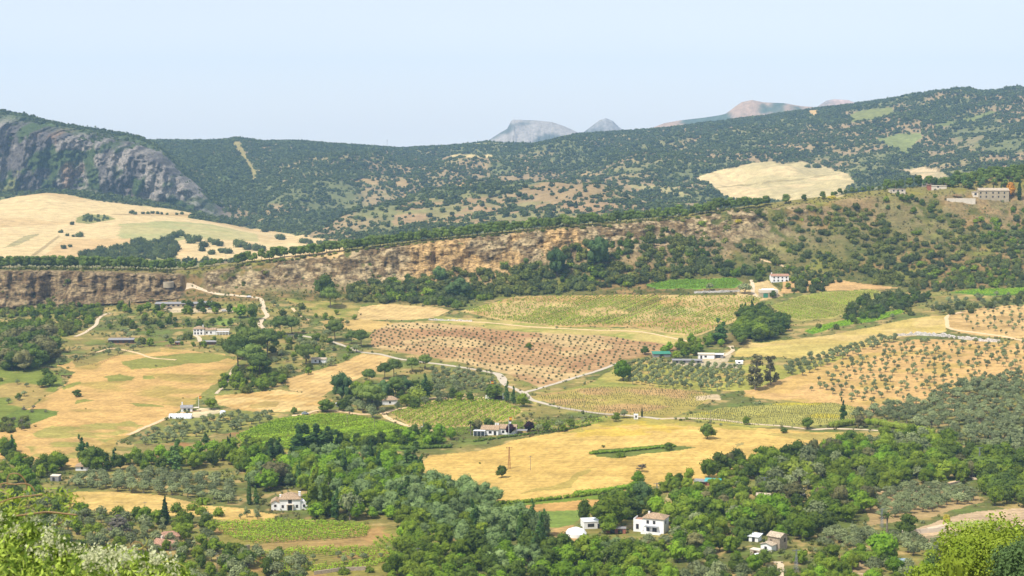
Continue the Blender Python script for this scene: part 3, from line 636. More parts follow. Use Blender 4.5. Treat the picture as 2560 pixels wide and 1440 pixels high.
def f_broad(h=9.0, w=4.2, n=1150, size=.36, nl=11, droop=0, low=.16):
    def fn(r):
        lobes = []
        for i in range(nl):
            a = 2 * math.pi * i / nl + r.uniform(-.5, .5); rr = w * r.uniform(.30, .76)
            lobes.append((math.cos(a) * rr, math.sin(a) * rr, h * r.uniform(low + .10, .74), w * r.uniform(.26, .50), w * r.uniform(.26, .50), h * r.uniform(.12, .24)))
        lobes.append((r.normal() * .3, r.normal() * .3, h * .76, w * .52, w * .52, h * .24)); lobes.append((0, 0, h * .42, w * .55, w * .55, h * .30))
        return trunk_mesh(r, h * .45, h * .028, lobes), foliage(r, lobes, n, size, droop=droop), h
    return fn
def f_ridge(h=11.0, w=4.8, n=800):
    def fn(r):
        lobes = []
        for i in range(8):
            a = 2 * math.pi * i / 8 + r.uniform(-.3, .3); rr = w * r.uniform(.4, .62)
            lobes.append((math.cos(a) * rr, math.sin(a) * rr, h * r.uniform(.36, .62), w * r.uniform(.34, .48), w * r.uniform(.34, .48), h * r.uniform(.14, .20)))
        for i in range(3):
            a = 2 * math.pi * i / 3 + r.uniform(-.5, .5)
            lobes.append((math.cos(a) * w * .28, math.sin(a) * w * .28, h * .80, w * .42, w * .42, h * .16))
        lobes.append((0, 0, h * .62, w * .6, w * .6, h * .22))
        return trunk_mesh(r, h * .5, h * .024, lobes, 5, .03), foliage(r, lobes, n, .38, bottom=-.5), h
    return fn
def f_stone(h=12.0, w=6.0, n=1300):
    def fn(r):
        lobes = []
        for i in range(9):
            a = 2 * math.pi * i / 9 + r.uniform(-.3, .3); rr = w * r.uniform(.42, .66)
            lobes.append((math.cos(a) * rr, math.sin(a) * rr, h * r.uniform(.56, .70), w * r.uniform(.30, .44), w * r.uniform(.30, .44), h * r.uniform(.12, .18)))
        for i in range(4):
            a = 2 * math.pi * i / 4 + r.uniform(-.5, .5)
            lobes.append((math.cos(a) * w * .28, math.sin(a) * w * .28, h * .80, w * .38, w * .38, h * .17))
        lobes.append((0, 0, h * .68, w * .62, w * .62, h * .2))
        return trunk_mesh(r, h * .62, h * .022, lobes, 6, .03), foliage(r, lobes, n, .36, bottom=-.35), h
    return fn
def f_poplar(h=14.0, w=1.7, n=800, size=.42):
    def fn(r):
        lobes = []
        k = 8
        for i in range(k):
            t = i / (k - 1); rr = w * (1 - .55 * t ** 1.6) * (.75 + .5 * math.sin(math.pi * min(1, t + .18)))
            lobes.append((r.normal() * .28 * w, r.normal() * .28 * w, h * (.14 + .78 * t), rr * r.uniform(.6, .95), rr * r.uniform(.6, .95), h * .105))
        return trunk_mesh(r, h * .7, h * .014, lobes, 2, .01), foliage(r, lobes, n, size, flat=.5), h
    return fn
def f_cypress(h=12.0, w=1.15, n=700):
    def fn(r):
        lobes = []
        for i in range(9):
            t = i / 8; rr = w * (.55 + .5 * math.sin(math.pi * (t * .8 + .15))) * (1 - .75 * t ** 2)
            lobes.append((r.normal() * .05, r.normal() * .05, h * (.08 + .84 * t), rr, rr, h * .085))
        return trunk_mesh(r, h * .5, h * .014, lobes, 0, .0), foliage(r, lobes, n, .26, flat=.35, core=.92), h
    return fn
def f_bush(h=3.0, w=2.0, n=260, size=.30, level=1, nl=5):
    def fn(r):
        lobes = []
        for i in range(nl):
            a = 2 * math.pi * i / nl + r.uniform(-.6, .6); rr = w * r.uniform(.2, .55)
            lobes.append((math.cos(a) * rr, math.sin(a) * rr, h * r.uniform(.18, .50), w * r.uniform(.38, .62), w * r.uniform(.38, .62), h * r.uniform(.32, .48)))
        return trunk_mesh(r, h * .3, h * .03, lobes, 2), foliage(r, lobes, n, size, bottom=-.8, level=level), h
    return fn
def f_olive(h=4.2, w=2.0, n=380, size=.24):
    def fn(r):
        lobes = []
        for i in range(5):
            a = 2 * math.pi * i / 5 + r.uniform(-.6, .6); rr = w * r.uniform(.35, .62)
            lobes.append((math.cos(a) * rr, math.sin(a) * rr, h * r.uniform(.48, .70), w * r.uniform(.36, .52), w * r.uniform(.36, .52), h * r.uniform(.18, .26)))
        lobes.append((0, 0, h * .74, w * .5, w * .5, h * .22))
        return trunk_mesh(r, h * .36, h * .045, lobes, 4, .08), foliage(r, lobes, n, size, core=.72, level=1), h
    return fn
def f_open(h=15.0, w=3.6, n=900, size=.40):
    def fn(r):
        lobes = []
        for i in range(20):
            t = r.uniform(-.05, 1); a = r.uniform(0, 6.28); rr = w * (1.05 - .6 * t) * r.uniform(.3, .9)
            lobes.append((math.cos(a) * rr, math.sin(a) * rr, h * (.16 + .74 * t), w * r.uniform(.22, .38), w * r.uniform(.22, .38), h * r.uniform(.06, .11)))
        return trunk_mesh(r, h * .8, h * .016, lobes, 9, .02), foliage(r, lobes, int(n * 1.4), size, flat=.9, core=.6), h
    return fn
def f_palm(h=7.0):
    def fn(r):
        V, F = [], []
        for k in range(26):
            a = k * 2.4; el = r.uniform(-.5, 1.2); prev = None
            for j in range(6):
                t = j / 5; R_ = 2.4 * t; x = math.cos(a) * R_ * math.cos(el * .6); y = math.sin(a) * R_ * math.cos(el * .6)
                z = h - .6 + math.sin(el) * R_ - 1.1 * t * t * 1.2; w_ = .26 * math.sin(math.pi * (t * .85 + .1)) + .03
                nx, ny = -math.sin(a) * w_, math.cos(a) * w_
                V += [(x - nx, y - ny, z - .12 * w_), (x, y, z + .1), (x + nx, y + ny, z - .12 * w_)]
                b = len(V) - 3
                if j: F += [(b - 3, b - 2, b + 1, b), (b - 2, b - 1, b + 2, b + 1)]
        return tube([(0, 0, -.5), (.1, 0, h * .5), (0, 0, h - .5)], [.32, .26, .34], 8), (np.array(V), np.zeros((0, 3), int), np.array(F)), h
    return fn
proto('stone_pine', 'pine', BARK, 5, f_stone())
proto('ridge_pine', 'pine', BARK, 5, f_ridge())
proto('aleppo_pine', 'dkpine', BARK, 3, f_broad(12, 4.2, 1300, .34, 14, low=.12))
proto('green_tree', 'green', BARK, 6, f_broad())
proto('bright_tree', 'bright', BARK, 3, f_broad(8, 4.0, 900))
proto('dark_tree', 'dark', BARK, 4, f_broad(8.5, 4.0, 900, .40))
proto('willow_tree', 'willow', BARK_L, 4, f_broad(9, 4.4, 1500, .34, 13, droop=.5, low=.10))
proto('poplar_tree', 'poplar', BARK, 4, f_poplar())
proto('pale_poplar', 'green', BARK_L, 3, f_poplar(13, 2.0, 650))
proto('cypress_tree', 'cypress', BARK, 2, f_cypress())
proto('olive_tree', 'olive', BARK_L, 5, f_olive())
proto('young_olive', 'olive', BARK_L, 4, f_olive(3.8, 1.5, 230, .24))
proto('holm_oak', 'oak', BARK, 3, f_bush(7.5, 5.2, 420, .55, 1, 7))
proto('shrub', 'shrub', BARK, 5, f_bush())
proto('green_shrub', 'green', BARK, 3, f_bush())
proto('brown_tree', 'brown', BARK, 2, f_broad(7.5, 3.6, 700, .34))
proto('eucalyptus_tree', 'euca', BARK_L, 3, f_open())
proto('plum_tree', 'plum', BARK, 1, f_broad(5.5, 2.8, 700, .3))
proto('orange_tree', 'orange', BARK, 1, f_broad(8, 2.6, 700, .32))
proto('lime_shrub', 'lime', BARK, 2, f_bush(2.6, 1.7, 300, .24))
proto('yellow_shrub', 'yellow', BARK, 1, f_bush(1.6, 1.4, 200, .2))
proto('sapling', 'sap', BARK, 4, f_bush(1.9, 1.25, 120, .24, 1, 4))
proto('bare_tree', 'grey', BARK_L, 2, f_open(6, 3.2, 420, .16))
proto('palm_tree', 'dark', BARK_L, 1, f_palm())
proto('far_oak', 'oak', BARK, 4, f_bush(6.5, 4.3, 46, 1.5, 1, 4))
# ---------------------------------------------------------------- planting
KIND = {'stone_pine': 'pine tree', 'ridge_pine': 'pine tree', 'aleppo_pine': 'pine tree', 'green_tree': 'tree', 'bright_tree': 'tree', 'dark_tree': 'tree', 'brown_tree': 'tree',
        'willow_tree': 'willow tree', 'poplar_tree': 'poplar tree', 'pale_poplar': 'poplar tree', 'cypress_tree': 'cypress tree', 'olive_tree': 'olive tree', 'young_olive': 'olive tree',
        'holm_oak': 'oak tree', 'far_oak': 'oak tree', 'shrub': 'shrub', 'green_shrub': 'shrub', 'lime_shrub': 'shrub', 'yellow_shrub': 'flowering shrub', 'eucalyptus_tree': 'eucalyptus tree',
        'plum_tree': 'plum tree', 'orange_tree': 'tree', 'sapling': 'sapling', 'bare_tree': 'bare tree', 'palm_tree': 'palm tree'}
TREES = []
def uv_of(p):
    y = p[1] * CP - p[2] * SP; zz = p[1] * SP + p[2] * CP
    return W0 / 2 + p[0] / y * FPX, H0 / 2 - zz / y * FPX
def add_tree(sp, pos, h, label, group=None, wide=1.0):
    TREES.append(dict(sp=sp, p=tuple(pos), h=h, label=label, group=group, wide=wide, rot=rng.uniform(0, 6.28), var=int(rng.integers(0, 99))))
def tree(sp, u, v, hpx, label, wide=1.0, group=None, ymin=300):
    p_ = P(u, v, ymin); add_tree(sp, p_, hpx * math.hypot(p_.y, p_.x) / FPX, label, group, wide)
def scatter(poly, spacing, mix, hr, label, group, avoid=True, jit=.42, prob=None, n0=0, wide=(.85, 1.2)):
    """plant a piece of land, its outline given by points of the photo, at an even but ragged spacing"""
    wp = world_poly(poly, 3) if not isinstance(poly, np.ndarray) else poly
    lo, hi = wp.min(0), wp.max(0)
    gx, gy = np.meshgrid(np.arange(lo[0], hi[0], spacing), np.arange(lo[1], hi[1], spacing))
    gx = gx + (np.arange(gx.shape[0]) % 2)[:, None] * spacing * .5
    gx = (gx + rng.uniform(-jit, jit, gx.shape) * spacing).ravel(); gy = (gy + rng.uniform(-jit, jit, gy.shape) * spacing).ravel()
    ok = inside(wp, gx, gy)
    if prob is not None: ok &= rng.random(len(gx)) < prob(gx, gy)
    gx, gy = gx[ok], gy[ok]
    zz = ground_z(gx, gy)
    names = [m_[0] for m_ in mix]; w = np.array([m_[1] for m_ in mix], float); w /= w.sum()
    patchn = fbm(gx, gy, spacing * 5, 2, n0 + 5)
    for x, y, z, pn in zip(gx, gy, zz, patchn):
        q = np.clip((pn - .5) * 1.6 + .5 + rng.normal() * .22, 0, .999)
        sp = names[int(np.searchsorted(np.cumsum(w), q))]
        hh = rng.uniform(*hr) * (1.25 if sp in ('poplar_tree', 'pale_poplar') else 1)
        size_ = 'tall ' if hh > hr[0] + .78 * (hr[1] - hr[0]) else ('low ' if hh < hr[0] + .22 * (hr[1] - hr[0]) else '')
        add_tree(sp, (x, y, z - .1), hh, size_ + ADJ[sp] + ' ' + label, group, rng.uniform(*wide))
def rows(poly, dx, dy, ang, sp, hr, label, group, jit=.12, miss=.05, wide=(.85, 1.15)):
    wp = world_poly(poly, 3); c = wp.mean(0); ca, sa = math.cos(ang), math.sin(ang)
    ext = np.abs(wp - c).max() * 1.5
    a, b = np.meshgrid(np.arange(-ext, ext, dx), np.arange(-ext, ext, dy))
    a = (a + rng.normal(size=a.shape) * jit * dx).ravel(); b = (b + rng.normal(size=b.shape) * jit * dy).ravel()
    x = c[0] + a * ca - b * sa; y = c[1] + a * sa + b * ca
    ok = inside(wp, x, y) & (rng.random(len(x)) > miss); x, y = x[ok], y[ok]
    for X, Y, z in zip(x, y, ground_z(x, y)): add_tree(sp, (X, Y, z - .05), rng.uniform(*hr), label, group, rng.uniform(*wide))
def on_row(kk, u):
    s_ = (u - 1280) / FPX; c_ = int(np.clip(round((s_ - S[0]) / (S[1] - S[0])), 0, NS - 1)); r_ = int(np.searchsorted(TK[:, 0], kk))
    return float(TX[r_, c_]), float(TYf[r_, c_]), float(TZ[r_, c_])
ADJ = {'stone_pine': 'umbrella pine', 'ridge_pine': 'umbrella pine', 'lime_shrub': 'golden green bush', 'aleppo_pine': 'bushy pine', 'green_tree': 'mid green leafy tree', 'bright_tree': 'bright green leafy tree', 'dark_tree': 'dark green tree', 'brown_tree': 'brownish tree', 'willow_tree': 'silvery willow',
       'poplar_tree': 'upright dark poplar', 'pale_poplar': 'pale poplar', 'cypress_tree': 'narrow cypress', 'olive_tree': 'grey green olive', 'young_olive': 'thin grey olive', 'holm_oak': 'dark rounded oak', 'shrub': 'dull green bush', 'green_shrub': 'fresh green bush',
       'eucalyptus_tree': 'ragged tawny tree', 'bare_tree': 'grey twiggy tree'}
NM = lambda sc_, a, b, seed: (lambda x, y: sstep(a, b, fbm(x, y, sc_, 3, seed)))

# the line of umbrella pines along the top of the scarp
for u0, u1, k0, k1, hh, lab, grp, step in (
    (-60, 428, 16.55, 16.95, (9, 12.5), 'stone pine in the dark row on top of the brown cliff at left', 'pines above the left cliff', 9),
    (430, 560, 16.6, 16.95, (5.5, 8), 'low rounded pine beside the gap where the road climbs', 'low pines by the road gap', 13),
    (590, 735, 16.35, 16.8, (9, 12), 'stone pine at the lower left end of the long ridge row', 'pines at the lower end of the ridge row', 14),
    (738, 1500, 16.2, 16.6, (9, 12), 'stone pine in the long even row above the golden cliff', 'pines along the crest above the golden cliff', 10),
    (1500, 1925, 16.2, 16.7, (9, 12.5), 'stone pine in the ridge row between golden cliff and villas', 'pines along the crest towards the villas', 13),
    (2215, 2330, 16.75, 17.1, (9, 12), 'bright topped pine clustered behind the low ridge buildings', 'pines behind the ridge buildings', 22),
    (2390, 2640, 16.95, 17.2, (9, 12), 'umbrella pine behind the long sloping stone wall at right', 'pines behind the long wall', 11),
    (2350, 2640, 16.55, 16.9, (6, 9), 'low dark pine on the bank below the long sloping wall', 'low pines below the long wall', 14),
    (2080, 2240, 16.5, 17.0, (4, 7), 'small dark pine along the crest beside the flat cream house', 'small pines on the crest', 12)):
    u = u0
    while u < u1:
        x, y, z = on_row(rng.uniform(k0, k1), u)
        add_tree('ridge_pine', (x, y, z - .2), rng.uniform(*hh), lab, grp, rng.uniform(.85, 1.15)); u += step * rng.uniform(.7, 1.35)
for u, w_, lab in ((1965, 1.1, 'solitary round pine on the crest left of the yellow broom'), (2010, .8, 'small round pine on the crest beside the yellow broom'), (2055, .9, 'flat topped pine right of the yellow broom on the crest')):
    x, y, z = on_row(16.6, u); add_tree('ridge_pine', (x, y, z - .5), 9 * w_, lab)
for u0, u1, st in ((-60, 425, 13), (590, 1925, 20)):  # bushes added to darken the foot of the pines, like crown shade
    u = u0
    while u < u1:
        x, y, z = on_row(rng.uniform(16.3, 16.6) if u < 500 else rng.uniform(15.95, 16.2), u); add_tree('shrub', (x, y, z - .2), rng.uniform(1.8, 3.8), 'low bush added at the cliff top for shade under the pine row', 'bushes added for shade under the pine row', rng.uniform(1, 1.6)); u += st * rng.uniform(.5, 1.6)
# single trees that stand out
for a in [
 ('dark_tree', 810, 742, 58, 'upper of two dark round trees under the cliff left of centre'), ('stone_pine', 826, 770, 54, 'lower of two round trees under the cliff, with bare trunk'),
 ('stone_pine', 838, 853, 56, 'broad umbrella pine right of the winding road, on pale stubble'), ('stone_pine', 903, 868, 46, 'umbrella pine at the left corner of the red orchard'),
 ('stone_pine', 878, 860, 34, 'smaller pine between two umbrella pines beside the red orchard'),
 ('stone_pine', 700, 838, 50, 'left one of the umbrella pines right beside the road bend', 1.1), ('stone_pine', 730, 836, 46, 'right one of the umbrella pines right beside the road bend', 1.1),
 ('stone_pine', 595, 922, 84, 'leftmost big umbrella pine in the dark clump by the track', 1.05), ('stone_pine', 625, 905, 92, 'tallest umbrella pine in the dark clump by the track', 1.05),
 ('stone_pine', 650, 945, 62, 'rounded pine at the front right of the dark clump', 1.05), ('stone_pine', 668, 890, 72, 'umbrella pine behind the dark clump, with bare trunk'), ('stone_pine', 605, 900, 70, 'umbrella pine inside the dark clump by the track', 1.1),
 ('stone_pine', 765, 912, 56, 'slender umbrella pine beside the small white cottage'), ('stone_pine', 630, 930, 72, 'umbrella pine low in the middle of the dark clump', 1.1),
 ('aleppo_pine', 855, 1003, 75, 'dark bushy pine at left of the central pine group'), ('stone_pine', 845, 985, 46, 'pine at the far left edge of the central pine group'), ('stone_pine', 922, 962, 42, 'umbrella pine with bare trunk on the edge of the central stubble'),
 ('stone_pine', 962, 948, 44, 'left pine of the line rising across the central stubble'), ('stone_pine', 985, 945, 50, 'middle pine of the line rising across the central stubble'), ('stone_pine', 1030, 930, 38, 'right pine of the line above the grey green poplar'), ('stone_pine', 1062, 924, 40, 'lone pine at the road edge above the olive plot'),
 ('stone_pine', 930, 1030, 72, 'spreading pine with shaded trunk beside the house drive', 1.1), ('stone_pine', 905, 1020, 60, 'pine just left of the house drive'), ('stone_pine', 990, 995, 56, 'dark pine behind the half hidden tiled house'), ('aleppo_pine', 1012, 985, 46, 'bushy pine above the bright garden tree'),
 ('aleppo_pine', 960, 1000, 52, 'pine between the two dark pine groups over the house'),
 ('bright_tree', 1558, 952, 54, 'bright green round tree beside the end of the farm road'), ('dark_tree', 1768, 1097, 40, 'lone dark round tree standing in the big wheat field', 1.1), ('dark_tree', 1612, 886, 22, 'dark round tree left of the green roofed shed', 1.2),
 ('dark_tree', 1255, 1194, 33, 'lone dark tree at the foot of the rusty lattice pylon'), ('green_tree', 1322, 874, 18, 'lone bushy tree in the middle of the red orchard', 1.1), ('bright_tree', 1597, 1212, 36, 'bright bushy tree at the lower edge of the wheat field', 1.1),
 ('poplar_tree', 1284, 1010, 46, 'slim dark poplar right of the white gateway'), ('poplar_tree', 1267, 1004, 52, 'slim poplar just behind the white gateway'), ('green_tree', 1308, 1017, 36, 'rounded tree right of the slim poplars at the junction'), ('dark_tree', 1232, 1000, 42, 'dark tree leaning over the white gateway', 1.3),
 ('eucalyptus_tree', 1888, 974, 96, 'tall ragged eucalyptus, left one of two above the olive plot', 1.15), ('eucalyptus_tree', 1927, 962, 80, 'ragged eucalyptus, right one of two above the olive plot', 1.1),
 ('poplar_tree', 1802, 858, 60, 'dark oval tree standing left of the poplar grove', 2.2), ('poplar_tree', 2107, 1056, 62, 'slim poplar standing alone beyond the bright hedge', .9), ('cypress_tree', 1605, 1043, 28, 'tiny slim cypress by the white kiosk'),
 ('cypress_tree', 413, 1312, 74, 'tall dark cypress in front of the lower left wheat strip', 1.5), ('cypress_tree', 392, 1302, 26, 'small cypress at the foot of the tall dark cypress', 1.3), ('cypress_tree', 623, 1262, 76, 'thin cypress left of the big white farmhouse', .9),
 ('poplar_tree', 641, 1262, 50, 'slim green poplar beside the thin farmhouse cypress'), ('pale_poplar', 785, 1292, 132, 'left one of two tall pale poplars right of the farmhouse', .9), ('pale_poplar', 822, 1292, 128, 'right one of two tall pale poplars right of the farmhouse', .9),
 ('bright_tree', 796, 1296, 42, 'bright green bush at the foot of the tall pale poplars', 1.3), ('olive_tree', 875, 1300, 78, 'grey green tree right of the tall pale poplars', .9),
 ('poplar_tree', 748, 1150, 88, 'leftmost tree of the dark poplar clump below the vineyard', 2.1), ('poplar_tree', 772, 1148, 88, 'second tree from the left in the dark poplar clump', 2.1), ('poplar_tree', 798, 1146, 88, 'middle tree of the dark poplar clump below the vineyard', 2.1), ('poplar_tree', 824, 1146, 80, 'fourth tree from the left in the dark poplar clump', 2.1), ('poplar_tree', 848, 1150, 78, 'rightmost tree of the dark poplar clump below the vineyard', 2.1),
 ('poplar_tree', 1032, 1198, 96, 'big dark poplar against the left edge of the wheat field', 1.9), ('poplar_tree', 1012, 1285, 96, 'dark drooping poplar below the wheat field edge', 1.6), ('poplar_tree', 945, 1200, 82, 'narrow dark poplar among silver willows'), ('poplar_tree', 675, 1155, 60, 'broad poplar below the green vineyard', 1.7), ('poplar_tree', 695, 1150, 55, 'poplar just left of the dark poplar clump', 1.6),
 ('poplar_tree', 205, 1155, 68, 'tall ragged poplar below the left dry field', 1.3), ('poplar_tree', 222, 1160, 54, 'shorter poplar right of the ragged one', 1.4), ('dark_tree', 228, 1175, 60, 'dense tree beside the tiny white hut'), ('poplar_tree', 440, 1180, 82, 'ragged poplar on the slope below the olive patch', 1.5), ('poplar_tree', 30, 1145, 55, 'left ragged poplar at the left frame edge', 1.3), ('green_tree', 112, 1176, 42, 'rounded tree between field and dark thicket at left', 1.1), ('poplar_tree', 572, 1140, 55, 'thin ragged poplar left of the vineyard corner'),
 ('poplar_tree', 515, 1118, 42, 'bushy poplar on the bank left of the vineyard', 1.6), ('palm_tree', 1177, 1088, 36, 'tall palm left of the long white house'), ('brown_tree', 1195, 1083, 36, 'golden green tree behind the long white house'), ('dark_tree', 1220, 1070, 26, 'small dark tree behind the long white house', 1.2),
 ('plum_tree', 1276, 1086, 28, 'purple leaved tree against the long white house'), ('plum_tree', 1323, 1080, 28, 'purple leaved tree right of the flagpole'),
 ('palm_tree', 518, 835, 26, 'palm in front of the white country house'), ('dark_tree', 603, 846, 40, 'dark conifer right of the white country house', .8), ('poplar_tree', 600, 852, 44, 'slim cypress like tree right of the white country house', .8), ('bright_tree', 600, 795, 36, 'pale rounded willow above the white country house', 1.1), ('dark_tree', 633, 800, 42, 'dark pointed tree right of the pale willow', .8), ('dark_tree', 632, 825, 34, 'dark conifer beside the road bend', .8),
 ('lime_shrub', 1045, 1005, 42, 'bright lime tree in the garden below the pines', 1.1), ('poplar_tree', 1062, 1000, 66, 'grey green poplar left of the olive plot', 1.4), ('dark_tree', 818, 1030, 34, 'green round tree beside the white carport', 1.3), ('dark_tree', 735, 1035, 18, 'tiny dark tree by the parked grey car'),
 ('green_tree', 528, 1024, 28, 'low spreading tree beside the small white cottage with a chimney', 1.3), ('green_tree', 410, 1258 - 215, 1, 'x'),
 ('dark_tree', 192, 992, 18, 'lone brownish bush in the left dry field', 1.3), ('dark_tree', 125, 965, 32, 'big green bush at the left edge of the dry field', 1.2), ('dark_tree', 105, 968, 22, 'dark bush touching the big green bush', 1.3), ('dark_tree', 47, 1000, 18, 'small dark tree in the left meadow'), ('dark_tree', 118, 942, 22, 'dark bush above the big green bush', 1.3),
 ('orange_tree', 2525, 492, 36, 'orange leaved tree beside the stone villa on the ridge', 1.0), ('cypress_tree', 2483, 490, 30, 'cypress before the stone villa facade'), ('cypress_tree', 2502, 490, 32, 'cypress between villa facade and orange tree'), ('cypress_tree', 2452, 492, 22, 'short cypress at the left of the villa facade', 1.2), ('cypress_tree', 2548, 500, 50, 'tall cypress at the right end of the ridge villa', 1.2),
 ('cypress_tree', 2358, 462, 20, 'slim cypress left of the long ridge wall'), ('cypress_tree', 2212, 472, 14, 'first small cypress on the crest over the wheat'), ('cypress_tree', 2217, 472, 12, 'second small cypress on the crest over the wheat'),
 ('aleppo_pine', 1392, 690, 72, 'tall fresh green pine in front of the golden cliff'), ('aleppo_pine', 1498, 668, 80, 'tall dark pine at the right end of the golden cliff'), ('aleppo_pine', 1100, 705, 42, 'broad dark tree below the cliff, left of centre', 1.2), ('aleppo_pine', 1145, 748, 55, 'wide olive coloured pine at the head of the vineyard', 1.7),
 ('dark_tree', 1142, 775, 26, 'dark grey bush at the left tip of the pale vineyard', 1.2), ('dark_tree', 1932, 745, 20, 'grey bush in front of the workshop with the green door'), ('olive_tree', 1862, 735, 30, 'grey olive left of the workshop drive', 1.4), ('olive_tree', 1775, 728, 22, 'small olive at the lower edge of the bright green plot'),
 ('bright_tree', 1660, 905 - 20, 22, 'green fig tree beside the green roofed shed', 1.2), ('dark_tree', 2018, 1072, 30, 'wide leafy tree beside the white track', 1.2), ('brown_tree', 2150, 1068, 32, 'thin brownish tree left of the slim poplar'), ('dark_tree', 1960, 1082, 14, 'low dark bush by the white track', 1.5), ('green_tree', 1865, 1062, 22, 'small round tree by the field track'),
 ('brown_tree', 1825, 1168, 38, 'dry feathery tree at the right rim of the wheat field'), ('bare_tree', 1605, 1180, 22, 'leafless grey bush above the bright bushy tree', 1.5), ('dark_tree', 1670, 1125, 20, 'dark bush on the green island of the wheat field', 1.2), ('green_shrub', 1550, 1142, 16, 'round bush at the middle of the green island', 1.4), ('green_shrub', 1487, 1134, 11, 'small round bush at the left tip of the green island', 1.4),
 ('dark_tree', 1460, 1305, 60, 'dark pointed conifer left of the big leafy tree', .75), ('green_tree', 1525, 1322, 90, 'big leafy tree left of the white house with terrace', 1.25), ('aleppo_pine', 1608, 1270, 72, 'rounded olive green pine behind the white house with terrace', 1.1), ('bare_tree', 300, 1345, 62, 'half bare grey tree left of the tall dark cypress', 1.3),
 ('bright_tree', 2205, 1405, 76, 'bright green tree below the bare earth terraces', 1.1), ('olive_tree', 2345, 1268, 30, 'olive at the top right of the small grove', 1.2), ('dark_tree', 2265, 1332, 50, 'dark tree left of the white garden wall', 1.1), ('palm_tree', 2218, 1330, 46, 'palm rising left of the white garden wall', 1.1), ('yellow_shrub', 2366, 1305, 22, 'small yellow tree by the pale drive', .5),
 ('lime_shrub', 2005, 1200, 60, 'golden green tree in the thicket right of the teal roofed shed', 1.0), ('cypress_tree', 1910, 1375, 32, 'dark cypress left of the square stone house', 1.5), ('bright_tree', 1850, 1325, 60, 'bright green tree above the square stone house', 1.4), ('brown_tree', 680, 1215, 64, 'olive brown round tree above the big farmhouse', 1.4), ('dark_tree', 2512, 1240, 60, 'dark oak mass at the right edge below the pylon', 1.5), ('dark_tree', 2440, 1190, 52, 'dark oak behind the tall grey pylon', 1.6),
 ('dark_tree', 2480, 1195, 50, 'broad dark oak right of the tall grey pylon', 1.6), ('dark_tree', 2020, 505, 14, 'x')]:
    if a[4] == 'x': continue
    tree(a[0], a[1], a[2], a[3], a[4], a[5] if len(a) > 5 else 1.0)
for u, v in ((1967, 495), (2080, 497), (1845, 556)): tree('yellow_shrub', u, v, 9, 'yellow broom bush on the crest', 1.5, 'yellow broom on the crest')
for i, (u, v, h) in enumerate(((2420, 1128, 34), (2500, 1112, 30), (2525, 1125, 38), (2558, 1098, 30), (2470, 1100, 20))): tree('cypress_tree', u, v, h, 'slim young cypress in the avenue at the right edge of the olives', 1.0, 'slim cypresses by the right olive grove')
# white barked poplar grove above the farm sheds
scatter([(1828, 850), (1850, 790), (1900, 782), (1960, 800), (1975, 830), (1940, 848), (1850, 868)], 8.5, [('poplar_tree', 2), ('dark_tree', 3), ('green_tree', 1)], (7.5, 10.5), 'in the grove above the flat roofed farm sheds', 'grove above the farm sheds', wide=(1.0, 1.5))
scatter([(2105, 800), (2120, 760), (2190, 745), (2290, 735), (2330, 745), (2300, 760), (2260, 775), (2180, 800), (2130, 812)], 8, [('holm_oak', 3), ('dark_tree', 2)], (5, 8), 'in the belt between vineyard and green strip', 'oak belt beside the right vineyard')
scatter([(1960, 860 - 30), (2100, 812), (2280, 775), (2290, 790), (2200, 802), (2080, 830)], 12, [('shrub', 3), ('olive_tree', 2)], (3, 5), 'along the narrow bright green strip', 'bushes beside the green strip', prob=NM(30, .4, .6, 2))
# farm gardens
scatter([(1640, 900), (1650, 880), (1690, 860), (1790, 850), (1820, 870), (1760, 885), (1700, 905)], 8.5, [('green_tree', 2), ('bright_tree', 2), ('dark_tree', 1)], (5, 8), 'among the sheds right of the red orchard', 'garden trees among the sheds')
scatter([(270, 785), (300, 765), (420, 765), (560, 768), (600, 780), (540, 790), (420, 785)], 9.5, [('dark_tree', 3), ('green_tree', 2), ('cypress_tree', 1)], (5, 8.5), 'along the long dark roofed building under the cliff', 'trees round the long building under the cliff', prob=NM(25, .2, .5, 4))
scatter([(0, 770), (180, 755), (250, 765), (260, 785), (200, 835), (150, 850), (0, 860)], 7.0, [('shrub', 3), ('green_shrub', 4), ('dark_tree', 1)], (3, 6), 'in the green thicket below the brown cliff at left', 'thicket below the brown cliff', prob=NM(30, .25, .5, 6))
scatter([(0, 915), (10, 850), (60, 840), (130, 860), (140, 905), (90, 925), (20, 930)], 8.5, [('dark_tree', 1), ('brown_tree', 6), ('eucalyptus_tree', 1), ('dark_tree', 1)], (9, 15), 'in the ragged wood at the left edge', 'ragged brown wood at the left edge', wide=(1.1, 1.4))
scatter([(140, 930), (150, 860), (200, 840), (300, 800), (440, 790), (560, 800), (640, 850), (580, 880), (400, 862), (300, 885), (200, 910)], 12, [('olive_tree', 4), ('green_tree', 2), ('shrub', 3), ('dark_tree', 1)], (3, 6.5), 'scattered round the riding yard and country house', 'small trees round the country house', prob=NM(35, .35, .55, 7))
scatter([(600, 880), (700, 840), (800, 850), (900, 880), (880, 910), (780, 935), (690, 950), (660, 900)], 10, [('olive_tree', 4), ('green_tree', 2), ('shrub', 2), ('dark_tree', 1)], (3.5, 6.5), 'round the small white cottage', 'trees round the small white cottage', prob=NM(40, .25, .5, 8))
scatter([(545, 975), (570, 940), (640, 930), (720, 940), (700, 975), (620, 985)], 6.5, [('dark_tree', 2), ('green_tree', 3), ('shrub', 2)], (4, 7.5), 'in the thicket at the foot of the dark pine clump', 'thicket under the dark pine clump')
scatter([(620, 770), (700, 745), (800, 775), (900, 800), (880, 830), (760, 860), (690, 800)], 14, [('olive_tree', 3), ('shrub', 3), ('green_tree', 1)], (3, 5.5), 'on the bank between road and stubble', 'bushes between road and stubble', prob=NM(40, .35, .55, 9))
